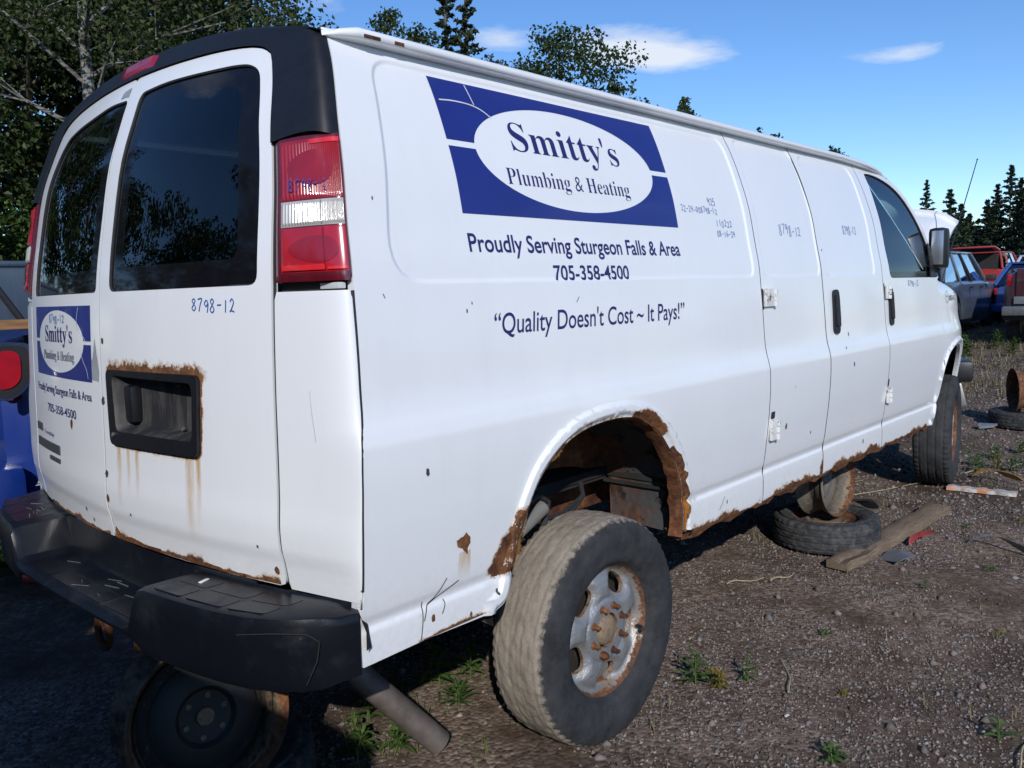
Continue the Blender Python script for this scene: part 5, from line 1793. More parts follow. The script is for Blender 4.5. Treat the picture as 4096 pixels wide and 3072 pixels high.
# ---- underside
M['under'] = rust_mat('rusty_underside', k=.6)
ub = MB()
for s in (-1, 1): ub.box((1.7, s * .47, .685), (5.6, .075, .13), bev=.008)
for x in (-.95, -.4, .55, 1.3, 2.1, 3.0): ub.box((x, 0, .70), (.07, .95, .08), bev=.006)
ub.build('chassis_frame', M['under'], van)
MB().box((1.7, 0, .775), (5.5, 1.86, .012)).build('floor_pan', M['dark'], van, False) if False else None
fp = MB(); fp.box((1.7, 0, .775), (5.5, 1.28, .012)); fp.build('floor_pan', M['dark'], van, False)
for y in (-.81, .81):
    MB().box((1.55, y, .765), (2.3, .34, .012)).build('floor_pan', M['dark'], van, False)
    MB().box((-.88, y, .765), (.46, .34, .012)).build('floor_pan', M['dark'], van, False)
ax = MB(); ax.tube([(0, -.80, .372), (0, .80, .372)], .045, 14); ax.lathe([(0, -.14), (.10, -.13), (.155, -.06), (.16, 0), (.155, .06), (.10, .12), (0, .13)], 20, Matrix.Translation((0, .05, .372)) @ Matrix.Rotation(R(90), 4, 'Y'))
ax.build('rear_axle', M['under'], van)
for s in (-1, 1):
    ls = MB()
    for k in range(3):
        L_ = .75 - .2 * k
        ls.tube([(L_ * t, s * .55, .44 - .025 * k + .16 * t * t) for t in np.linspace(-1, 1, 9)], .016, 6)
    ls.build('leaf_spring', M['under'], van)
    sk = MB(); sk.tube([(-.25, s * .62, .42), (-.12, s * .60, .80)], [.03, .036], 10); sk.build('shock_absorber', M['dark'], van)
# inner wheel house of the near rear wheel
n = NT('peeling_wheelhouse')
rc_, nm_ = rust_color(n, .7)
pl_ = n.ramp(n.noise(6.5, 7, .7), [(.50, 0.0), (.53, 1.0)])
zc_ = n.noise(3.0, 3)
c_ = n.mix(pl_, (.065, .065, .068), (.012, .010, .009))
c_ = n.mix(n.ramp(zc_, [(.52, 0.0), (.6, .8)]), c_, rc_)
M['wheelhouse'] = n.done(n.bsdf(c_, .7, normal=nm_))
for s in (-1, 1):
    V, F = [], []
    A = np.linspace(R(-8), R(188), 41)
    for a in A:
        px, pz = -.09 + .515 * math.cos(a), .66 + .455 * math.sin(a)
        V += [(px, s * 1.0, pz), (px, s * .80, pz + .012), (px, s * .66, pz)]
    for i in range(len(A) - 1):
        for j in range(2): F.append((i * 3 + j, i * 3 + j + 1, (i + 1) * 3 + j + 1, (i + 1) * 3 + j))
    wh_ = mesh_obj('wheelhouse', V, F, M['wheelhouse'], van, True)
    # inner wall: skirt that ends above the frame
    V = [(-.09 + .515 * math.cos(a), s * .66, .66 + .455 * math.sin(a)) for a in A]
    V2 = [(-.09 + .515 * math.cos(a), s * .655, max(.80, .66 + .2 * math.sin(a)) + .03 * math.sin(a * 2)) for a in A]
    mesh_obj('wheelhouse_skirt', V + V2, [(i, i + 1, len(A) + i + 1, len(A) + i) for i in range(len(A) - 1)], M['under'], wh_, True)
fh = MB()
fh.tube([(-.34, -.80, .66), (-.30, -.80, .74), (-.24, -.79, .82), (-.15, -.78, .835), (-.09, -.77, .80), (-.10, -.76, .72), (-.13, -.76, .66)], .012, 8)
fh.tube([(-.10, -.77, .70), (.02, -.76, .72), (.14, -.74, .77), (.18, -.70, .80)], .010, 8)
fh.tube([(-.09, -.77, .745), (.0, -.76, .74), (.10, -.75, .765)], .007, 6)
fh.tube([(-.36, -.81, .62), (-.33, -.81, .70), (-.27, -.80, .79)], .008, 6)
fho = fh.build('filler_hoses', M['rubber'], van)
MB().tube([(-.27, -.80, .745), (-.14, -.79, .795)], [.022, .026], 12).build('hose_sleeve', plain('grey_hose_sleeve', (.16, .155, .14), .6), fho)
MB().box((-.245, -.80, .825), (.03, .02, .022), R(20), bev=.004).build('blue_clip', plain('blue_plastic_clip', (.02, .12, .45), .4), fho)
# front inner arch
V, F = [], []
A = np.linspace(R(0), R(180), 25)
for a in A:
    px, pz = 3.78 + .48 * math.cos(a), .66 + .43 * math.sin(a)
    w_ = float(side_w(np.array([px]), np.array([1.0]))[0]) - .03
    V += [(px, -w_, pz), (px, -.60, pz)]
for i in range(len(A) - 1): F.append((2 * i, 2 * i + 1, 2 * i + 3, 2 * i + 2))
mesh_obj('front_wheelhouse', V, F, M['wheelhouse'], van, True)
MB().box((3.80, -.56, .80), (1.0, .02, .55)).build('inner_fender', M['dark'], van, False)
MB().box((4.35, 0, .72), (.12, 1.6, .25)).build('radiator_support', M['dark'], van, False)
tp = MB()
a_, b_ = Vector((-.80, -.50, .47)), Vector((-.515, -.665, .105))
tp.lathe([(.040, 0), (.040, (b_ - a_).length), (.0375, (b_ - a_).length), (.0375, .02)], 28, Matrix.Translation(a_) @ (b_ - a_).normalized().to_track_quat('Z', 'Y').to_matrix().to_4x4())
tp.tube([(-.80, -.50, .47), (-.86, -.46, .56), (-.84, -.40, .62), (-.60, -.38, .62), (-.2, -.38, .60)], .0395, 16, cap=False)
n = NT('heat_browned_pipe')
pc = n.ramp(n.noise(10, 7, .65), [(.3, (.075, .058, .050)), (.55, (.15, .125, .11)), (.75, (.20, .165, .14))])
M['pipe'] = n.done(n.bsdf(pc, .6, .35, normal=n.bump(n.noise(60, 5), .3, .003)))
tp.build('tail_pipe', M['pipe'], van)


# ================================================================== things lying about the van
def prop_wheel_flat(name, loc, Ro, Rr, w, label, group, tmat='tyre_old', rmat='rim_brown', tilt=(0, 0, 1), holes=14, spin=0.0):
    """tyre on its steel wheel, lying flat"""
    Mx = wheel_matrix(loc, tilt, spin)
    o = rim_mesh(name, Mx @ Matrix.Translation((0, 0, w * .38)), Rr + .004, w * .75, M[rmat], None, [(2 * math.pi * i / holes, Rr - .052, .010, .016, 1.0) for i in range(holes)],
                 [(.03, .02), (.06, .018), (.085, .030), (.10, .016), (Rr - .075, .020), (Rr - .04, .034), (Rr - .03, .075), (Rr - .012, .02), (Rr + .004, 0)], .032, False)
    tyre_mesh('tyre', Mx, Ro, Rr, w, M[tmat], o, 'rib', 150, False, 9, .0004)
    tag(o, label, 'wheel', group)
    return o


def bare_rim(name, loc, axis, Rf, depth, label, mat, group, holes=14, hub_out=.06, disc=True):
    """steel wheel without a tyre; axis = direction its outer face looks"""
    Mx = wheel_matrix(loc, axis, .3)
    prof_ = [(.03, hub_out), (.062, hub_out), (.075, hub_out - .012), (.10, hub_out - .016), (Rf - .06, hub_out + .015), (Rf - .04, hub_out + .03), (Rf - .030, .075), (Rf - .014, .03), (Rf, 0)]
    o = rim_mesh(name, Mx, Rf, depth, M[mat], None, [(2 * math.pi * i / holes, Rf - .070, .011, .011, 1.0) for i in range(holes)] + [(2 * math.pi * i / 5 + .4, .047, .0065, .0065, 1.0) for i in range(5)], prof_, .028, False)
    tag(o, label, 'wheel rim', group)
    return o


M['black_mat0'] = plain('black_wheel_paint', (.012, .012, .013), .6, var=.3)
GRP_T, GRP_R = 'tyres laid flat as stands', 'bare rims used as stands'
g_ = lambda x, y: float(gz(np.array([x]), np.array([y]))[0])
# stand under the van's middle
prop_wheel_flat('flat_tyre_wheel', (2.345, -.735, g_(2.345, -.735) + .085), .285, .178, .170, 'worn tyre on a rusty steel wheel lying flat under the side doors', GRP_T)
bare_rim('bare_rim', (2.37, -.80, g_(2.4, -.75) + .350), (-.07, -.99, .06), .196, .16, 'bare grey rim standing on the flat tyre under the side doors', 'rim_rust', GRP_R, hub_out=.105)
# stand under the rear bumper
prop_wheel_flat('flat_tyre_wheel', (-.98, -.14, g_(-.98, -.14) + .070), .30, .19, .14, 'dark tyre lying flat in the shade under the rear bumper', GRP_T)
bs = bare_rim('bare_rim', (-1.115, -.40, g_(-1.1, -.33) + .372), (-.16, -.97, .17), .222, .18, 'large brown rusted rim propping up the rear bumper', 'rim_shade_dark', GRP_R, holes=0, hub_out=.07)
Mb = wheel_matrix((-1.115, -.40, g_(-1.1, -.33) + .372), (-.16, -.97, .17), .3)
MB().lathe([(.026, -.062), (.072, -.060), (.085, -.048), (.12, -.050), (.150, -.068)], 48, Mb).build('black_centre_disc', M['black_mat0'], bs)
for k_ in range(6):
    MB().lathe([(0, .0), (.008, .0), (.009, -.003)], 10, Mb @ Matrix.Translation((.058 * math.cos(k_ * 1.047), .058 * math.sin(k_ * 1.047), -.057))).build('bolt_hole', M['rim_brown'], bs)
MB().lathe([(0, -.052), (.024, -.053), (.026, -.058)], 20, Mb).build('hub_cap', M['rim_brown'], bs)
# the same kind of stand further up the lane
prop_wheel_flat('flat_tyre_wheel', (6.50, -.92, g_(6.5, -.92) + .075), .31, .185, .15, 'flat tyre in the lane beyond the front wheel with a rim on it', GRP_T)
bare_rim('bare_rim', (6.48, -.97, g_(6.5, -.9) + .15 + .19), (.45, -.89, .03), .195, .17, 'brown rim standing on the flat tyre in the lane', 'rim_brown', GRP_R)

# plank
n = NT('weathered_wood')
gr = n.noise(5, 8, .65, n.coord((1, 1, 1)), dist=.6)
w1 = n.noise(42, 6, .6, n.coord((.35, 3.2, 3.2)))
pc = n.ramp(n.math('ADD', n.math('MULTIPLY', gr, .4), n.math('MULTIPLY', w1, .6)), [(.3, (.075, .055, .040)), (.52, (.19, .14, .10)), (.72, (.27, .205, .15))])
M['wood'] = n.done(n.bsdf(pc, .9, spec=.15, normal=n.bump(w1, .6, .006)))


def plank(name, a, b, w, th, mat, label, split=True, seed=0, lift=0.0):
    a, b = Vector(a), Vector(b)
    L_ = (b - a).length
    rr = random.Random(seed)
    xs = np.linspace(0, L_, 26)
    V, F = [], []
    for i, x in enumerate(xs):
        e0 = .004 * math.sin(i * .9 + seed) + rr.uniform(-.002, .002); e1 = .004 * math.sin(i * .7 + 2 + seed) + rr.uniform(-.002, .002)
        sh = 1 if not split else (1 - .12 * max(0, 1 - i / 2))
        top = th / 2 + .003 * math.sin(i * 1.1)
        V += [(x, -w / 2 * sh + e0, -th / 2), (x, -w / 2 * sh + e0, top - .004), (x, -w / 2 * sh + e0 + .006, top), (x, -.01 + e0, top - (.012 if split and i < 7 else .0)), (x, .012 + e1, top + .001), (x, w / 2 * sh + e1 - .006, top), (x, w / 2 * sh + e1, top - .004), (x, w / 2 * sh + e1, -th / 2)]
    k = 8
    for i in range(len(xs) - 1):
        for j in range(k):
            F.append((i * k + j, (i + 1) * k + j, (i + 1) * k + (j + 1) % k, i * k + (j + 1) % k))
    F += [tuple(range(k)), tuple(range((len(xs) - 1) * k + k - 1, (len(xs) - 1) * k - 1, -1))]
    o = mesh_obj(name, V, F, mat, None, True, sharp=40)
    d = (b - a).normalized()
    o.location = a
    o.rotation_euler = (0, -math.asin(d.z), math.atan2(d.y, d.x))
    return tag(o, label, 'plank')


plank('wood_plank', (1.945, -.955, g_(1.95, -.955) + .034), (3.20, -1.085, g_(3.2, -1.085) + .036), .128, .042, M['wood'], 'long weathered grey plank with a split end on the gravel', True, 1)
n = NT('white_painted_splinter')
orr = n.math('MULTIPLY', n.ramp(n.noise(7, 6, .7), [(.52, 0.0), (.62, 1.0)]), .75)  # orange patches imitate coloured sunlight falling on the board
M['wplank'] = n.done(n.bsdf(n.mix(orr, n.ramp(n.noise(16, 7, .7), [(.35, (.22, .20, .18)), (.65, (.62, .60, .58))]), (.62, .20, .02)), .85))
plank('painted_board', (3.86, -.96, g_(3.86, -.96) + .016), (3.90, -1.36, g_(3.9, -1.36) + .016), .085, .022, M['wplank'], 'splintered white board with painted orange light by the front wheel', False, 4)


# scraps
def scrap(name, outline, loc, rz, th, mat, label, cat, curl=.0, tilt=(0, 0)):
    P = round_poly(outline, .015, 4)
    pts = resample(P, .02)
    g = np.array([(a, b) for a in np.arange(pts[:, 0].min(), pts[:, 0].max(), .025) for b in np.arange(pts[:, 1].min(), pts[:, 1].max(), .025)])
    ok = pip(g, pts) & (dist_poly(g, pts) > .006)
    V2, F2 = cdt([pts], g[ok])
    z = curl * (V2[:, 0] ** 2) * 4 + curl * .6 * np.sin(V2[:, 1] * 18 + V2[:, 0] * 9)
    k = len(V2)
    V = [(p[0], p[1], q + th) for p, q in zip(V2, z)] + [(p[0], p[1], q) for p, q in zip(V2, z)]
    F = [tuple(f) for f in F2] + [tuple(i + k for i in f[::-1]) for f in F2]
    bd = {}
    for f in F2:
        for e in range(3):
            bd[(f[e], f[(e + 1) % 3])] = 1
    for (a, b) in bd:
        if (b, a) not in bd: F.append((a, a + k, b + k, b))
    o = mesh_obj(name, V, F, mat, None, True, sharp=45)
    o.location = loc
    o.rotation_euler = (tilt[0], tilt[1], rz)
    return tag(o, label, cat)


M['grey_pl'] = plain('grey_blue_plastic', (.155, .17, .19), .5, var=.15)
M['red_pl'] = plain('dull_red_plastic', (.22, .025, .02), .5, var=.3)
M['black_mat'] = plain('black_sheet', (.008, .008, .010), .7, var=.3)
scrap('plastic_flap', [(-.02, -.03), (.16, -.065), (.20, .0), (.15, .05), (0, .04)], (2.30, -1.07, g_(2.3, -1.1) + .012), R(-118), .003, M['grey_pl'], 'grey plastic flap sticking out from under the plank', 'plastic scrap', .06)
scrap('plastic_strip', [(0, 0), (.16, .03), (.30, .015), (.34, .045), (.42, .05), (.40, .09), (.28, .075), (.14, .06)], (2.70, -1.36, g_(2.7, -1.4) + .012), R(-105), .003, M['grey_pl'], 'curled grey plastic strip on open gravel', 'plastic scrap', .10)
M['bark'] = plain('orange_lit_bark', (.34, .17, .05), .8, var=.5, scale=14)  # orange tone is amber sunlight painted into the bark colour
scrap('bark_strip', [(0, 0), (.14, .025), (.28, .01), (.33, .035), (.20, .07), (.06, .05)], (4.20, -1.02, g_(4.2, -1.05) + .02), R(-100), .004, M['bark'], 'bark strip with orange light in its colour beside the white board', 'bark', .10)
scrap('mirror_shell', [(0, 0), (.12, -.02), (.17, .03), (.12, .09), (.02, .08)], (6.10, -.62, g_(6.1, -.6) + .015), R(-60), .02, M['grey_pl'], 'broken grey mirror shell on the gravel ahead of the van', 'car part', .04)
scrap('red_shard', [(0, 0), (.06, .01), (.14, -.005), (.17, .02), (.08, .035), (.01, .025)], (2.50, -1.13, g_(2.5, -1.1) + .010), R(-40), .004, M['red_pl'], 'broken red lamp shard lying beside the plank', 'plastic scrap', .1)
scrap('black_part', [(0, 0), (.10, .02), (.22, .0), (.27, .03), (.20, .06), (.10, .05), (.02, .06)], (2.78, -.60, g_(2.8, -.65) + .014), R(-68), .012, M['black_mat'], 'flat black car part lying behind the plank', 'car part', .15)
scrap('dark_patch_sheet', [(0, 0), (.30, -.06), (.62, .02), (.66, .30), (.30, .46), (.05, .30)], (.74, -2.56, g_(.8, -2.1) + .014), R(24), .006, M['black_mat'], 'added black sheet standing in for a dark patch on the gravel', 'car part', .03)  # sheet added to make the dark patch at the near ground corner
scrap('paper_scrap', [(0, 0), (.022, .004), (.021, .012), (.0, .009)], (.44, -1.36, g_(.44, -1.36) + .012), R(-20), .003, plain('white_paper', (.65, .64, .6), .8), 'small white paper scrap on the gravel', 'litter')

# paper cup under the blue pickup
cup = MB(); Mc = Matrix.Translation((-.67, 2.44, g_(-.67, 2.44) + .044)) @ Vector((.55, -.80, .02)).normalized().to_track_quat('Z', 'Y').to_matrix().to_4x4()
cup.lathe([(0, -.055), (.030, -.055), (.031, -.05), (.042, .045), (.0425, .05)], 28, Mc)
n = NT('red_paper_cup'); M['cup'] = n.done(n.bsdf(n.ramp(n.noise(30), [(.3, (.42, .04, .03)), (.7, (.50, .06, .045))]), .45))
cupo = cup.build('paper_cup', M['cup'], None); tag(cupo, 'crushed red and white paper coffee cup lying under the blue pickup', 'cup')
lid = MB(); lid.lathe([(.0445, .040), (.046, .045), (.046, .052), (.042, .056), (.041, .063), (.036, .065), (0, .063)], 28, Mc); lid.build('lid', plain('white_lid', (.75, .75, .73), .4), cupo)


# sticks and stalks
M['straw'] = plain('dry_straw', (.36, .29, .18), .8, var=.3, scale=30)
rr = random.Random(5)
for i, (ax_, ay, bx, by) in enumerate(((1.46, -.60, 1.63, -.70), (1.62, -.76, 1.78, -.80), (.62, -1.30, .86, -1.16), (3.0, -.35, 3.9, -.80), (3.1, -.2, 3.75, -.45), (.55, -2.02, .86, -2.02), (-.1, -.52, .30, -.60), (4.35, -.95, 4.9, -1.2))):
    p = [Vector((ax_ + (bx - ax_) * t, ay + (by - ay) * t + .012 * math.sin(t * 5 + i), g_(ax_ + (bx - ax_) * t, ay + (by - ay) * t) + .012 + .006 * math.sin(t * 7))) for t in np.linspace(0, 1, 7)]
    o = MB().tube(p, [.0035, .0035, .003, .003, .0025, .002, .0015], 5).build('dry_stick', M['straw'], None)
    tag(o, 'thin pale dry stick lying on the gravel', 'stick', 'dry sticks on the ground')


# weeds
def leaf_mat(name, a, b, trans=.35):
    n = NT(name)
    t = n.attr('tone')
    c = n.ramp(t, [(0, a), (1, b)])
    d = n.n('ShaderNodeBsdfPrincipled'); n.t.links.new(c, d.inputs['Base Color']); d.inputs['Roughness'].default_value = .55; d.inputs['Specular IOR Level'].default_value = .3
    tr = n.n('ShaderNodeBsdfTranslucent'); n.t.links.new(n.mix(.5, c, (.10, .16, .01)), tr.inputs['Color'])
    m = n.n('ShaderNodeMixShader'); m.inputs[0].default_value = trans
    n.t.links.new(d.outputs[0], m.inputs[1]); n.t.links.new(tr.outputs[0], m.inputs[2])
    return n.done(m.outputs[0])


M['weed'] = leaf_mat('weed_leaf', (.035, .085, .018), (.12, .20, .05))
M['weed_y'] = leaf_mat('orange_lit_leaf', (.16, .12, .02), (.34, .22, .04))
M['stem'] = plain('weed_stem', (.07, .10, .03), .7)


def leaf_shape(base, dirv, L_, w, droop, V, F, T, tone):
    """a pointed leaf folded along its rib, six quads"""
    d = Vector(dirv).normalized()
    s = d.cross(Vector((0, 0, 1)))
    s = s.normalized() if s.length > 1e-4 else Vector((1, 0, 0))
    b = len(V)
    for i in range(5):
        t = i / 4
        p = Vector(base) + d * (L_ * t) + Vector((0, 0, -droop * L_ * t * t))
        ww = w * math.sin(math.pi * (t * .9 + .06)) ** .8
        V += [tuple(p + s * ww / 2 + Vector((0, 0, ww * .18))), tuple(p), tuple(p - s * ww / 2 + Vector((0, 0, ww * .18)))]
        T += [tone] * 3
    for i in range(4):
        F += [(b + 3 * i, b + 3 * i + 1, b + 3 * i + 4, b + 3 * i + 3), (b + 3 * i + 1, b + 3 * i + 2, b + 3 * i + 5, b + 3 * i + 4)]


def weed(loc, h, nl, L_, w, label, seed, lean=(0, 0), mat='weed', up_=.7, stems=1):
    rr = random.Random(seed)
    x, y = loc
    o = empty('weed_plant', (x, y, g_(x, y) - .005), 0, label, 'weed', 'weeds growing through the gravel')
    V, F, T = [], [], []
    for s in range(stems):
        ox, oy = (rr.uniform(-.03, .03), rr.uniform(-.03, .03)) if stems > 1 else (0, 0)
        hh = h * rr.uniform(.75, 1.05)
        l2 = (lean[0] + rr.uniform(-.25, .25) * (stems > 1), lean[1] + rr.uniform(-.25, .25) * (stems > 1))
        path = [Vector((ox + l2[0] * hh * t * t, oy + l2[1] * hh * t * t, hh * t)) for t in np.linspace(0, 1, 6)]
        MB().tube(path, [.0032, .003, .0028, .0024, .002, .0012], 6).build('stem', M['stem'], o)
        for i in range(nl):
            t = .15 + .85 * (i + rr.random() * .5) / nl
            k = min(4, int(t * 5)); f_ = t * 5 - k
            p = path[k].lerp(path[k + 1], f_)
            a = i * 2.4 + rr.uniform(-.3, .3)
            el = up_ * (.35 + .9 * t)
            leaf_shape(p, (math.cos(a), math.sin(a), el), L_ * rr.uniform(.7, 1.1) * (1.05 - .45 * t), w * rr.uniform(.8, 1.15) * (1.05 - .4 * t), rr.uniform(.15, .5), V, F, T, rr.random())
    mesh_obj('leaves', V, F, M[mat], o, True, attr={'tone': T})
    return o


weed((.48, -.99), .15, 26, .10, .017, 'tall narrow leaved weed growing against the rear tyre', 1)
weed((.52, -1.06), .07, 14, .05, .012, 'small yellow bushy weed at the foot of the tyre weed', 2, mat='weed_y', stems=4)
weed((.62, -1.13), .12, 14, .055, .016, 'thin reddish stemmed weed on open gravel near the rear tyre', 3)
weed((.02, -.25), .15, 12, .10, .020, 'weed with yellow flower top in the shade inside the rear tyre', 4, stems=2)
weed((-.13, -.20), .14, 12, .12, .026, 'broad leaved weed in the shade behind the tail pipe', 5, stems=2)
weed((-.18, -.40), .09, 26, .10, .010, 'grassy tuft beside the tail pipe', 6, up_=1.0, stems=2)
weed((-.43, -.19), .12, 16, .10, .020, 'weed leaning out behind the top of the tail pipe', 7, stems=2)
weed((-.60, -.40), .13, 18, .085, .020, 'leafy green weed left of the end of the tail pipe', 8, stems=2)
weed((-.50, -.44), .13, 18, .08, .020, 'leafy green weed touching the end of the tail pipe', 9, stems=2)
weed((.30, -1.58), .07, 10, .06, .020, 'low weed with broad pale leaves on open gravel', 10, stems=2)
weed((.72, -1.94), .08, 7, .07, .026, 'weed sprouting at the edge of the black sheet', 11)
for i, (x, y) in enumerate(((.75, -1.45), (1.2, -1.2), (1.6, -1.75), (2.4, -1.55), (3.3, -1.5), (3.0, -1.3), (.1, -1.75), (2.9, -1.75))):
    weed((x, y), .035, 7, .035, .011, 'tiny seedling weed among the gravel stones', 80 + i, stems=2, mat='weed' if i % 2 else 'weed_y')
weed((1.96, -1.36), .05, 9, .04, .012, 'tiny yellow green weed on open gravel past the plank', 12)
for i, (x, y) in enumerate(((-.75, 3.0), (-.62, 3.15), (-.5, 2.9), (-.8, 2.75))):
    weed((x, y), .22, 18, .14, .035, 'leafy weed clump growing under the blue pickup bumper', 20 + i, stems=3)
for i, (x, y) in enumerate(((4.45, -1.0), (4.7, -.92), (5.0, -.98), (4.9, -1.25), (5.3, -1.1), (4.6, -1.2))):
    weed((x, y), .12, 14, .07, .02, 'small green weed in the patch ahead of the front wheel', 30 + i, stems=3)
weed((4.62, -1.07), .12, 16, .07, .016, 'weed with orange light in its leaf colour ahead of the front wheel', 37, mat='weed_y', stems=4)  # yellow leaf colour stands in for orange light on this weed
for i, (x, y) in enumerate(((11.2, .85), (12.0, .9), (13.4, 1.3), (12.6, .45), (10.4, .9), (13.8, .9))):
    weed((x, y), .32, 18, .16, .04, 'taller weed in the dry grass beside the lane', 40 + i, stems=4)


def grass_tufts(name, pts, hmin, hmax, blades, mat, label, seed, spread=.03, wid=.004):
    rr = np.random.RandomState(seed)
    V, F, T = [], [], []
    for (x, y) in pts:
        z = g_(x, y)
        for _ in range(blades):
            a = rr.uniform(0, 6.28); r = rr.rand() * spread
            bx, by = x + r * math.cos(a), y + r * math.sin(a)
            h = rr.uniform(hmin, hmax); a2 = rr.uniform(0, 6.28); ln = rr.uniform(.1, .9) * h
            w = wid * rr.uniform(.6, 1.3)
            sx, sy = -math.sin(a2) * w, math.cos(a2) * w
            b = len(V)
            V += [(bx - sx, by - sy, z), (bx + sx, by + sy, z), (bx + .4 * ln * math.cos(a2) - sx * .7, by + .4 * ln * math.sin(a2) - sy * .7, z + h * .6), (bx + .4 * ln * math.cos(a2) + sx * .7, by + .4 * ln * math.sin(a2) + sy * .7, z + h * .6), (bx + ln * math.cos(a2), by + ln * math.sin(a2), z + h)]
            F += [(b, b + 1, b + 3, b + 2), (b + 2, b + 3, b + 4)]
            T += [rr.rand()] * 5
    o = mesh_obj(name, V, F, mat, None, True, attr={'tone': T})
    return tag(o, label, 'grass', kind='stuff')


M['drygrass'] = leaf_mat('dry_grass_blade', (.10, .085, .045), (.27, .225, .13), .3)
M['greengrass'] = leaf_mat('green_grass_blade', (.05, .085, .02), (.15, .19, .06), .3)
rs = np.random.RandomState(3)
P = [(x, y) for x, y in np.stack([rs.uniform(8.0, 24, 2600), rs.uniform(-2.5, 6, 2600)], 1)]
grass_tufts('dry_grass', P, .03, .13, 8, M['drygrass'], 'dry straw coloured grass along the lane by the parked vehicles', 1, .16, .006)
P = [(x, y) for x, y in np.stack([rs.uniform(-1.6, 4.8, 700), rs.uniform(-2.6, -.2, 700)], 1) if mnoise.noise(Vector((x * 1.3, y * 1.3, 5))) > .05]
P += [(x, y) for x, y in np.stack([rs.uniform(1.6, 3.2, 60), rs.uniform(-1.7, -.9, 60)], 1)]
grass_tufts('sparse_grass', P, .015, .055, 4, M['drygrass'], 'sparse dry grass blades between the gravel stones', 2, .05, .0016)
P = [(x, y) for x, y in np.stack([rs.uniform(3.9, 7.5, 200), rs.uniform(-2.0, .2, 200)], 1) if mnoise.noise(Vector((x, y, 2))) > .0] + [(x, y) for x, y in np.stack([rs.uniform(-.9, .4, 60), rs.uniform(-.8, -.1, 60)], 1)]
grass_tufts('green_grass', P, .02, .08, 6, M['greengrass'], 'short green grass sprouting in the lane and under the van', 3, .06, .002)


# ================================================================== other vehicles of the yard
M['car_glass'] = glass_mat('car_glass', (.20, .25, .28), 1.7)
M['trim'] = plain('dark_trim', (.02, .02, .022), .6)


def car_paint(nm, col, dirt=.2):
    return paint(nm, col, dirt=dirt, coat=.8, rough=.3)


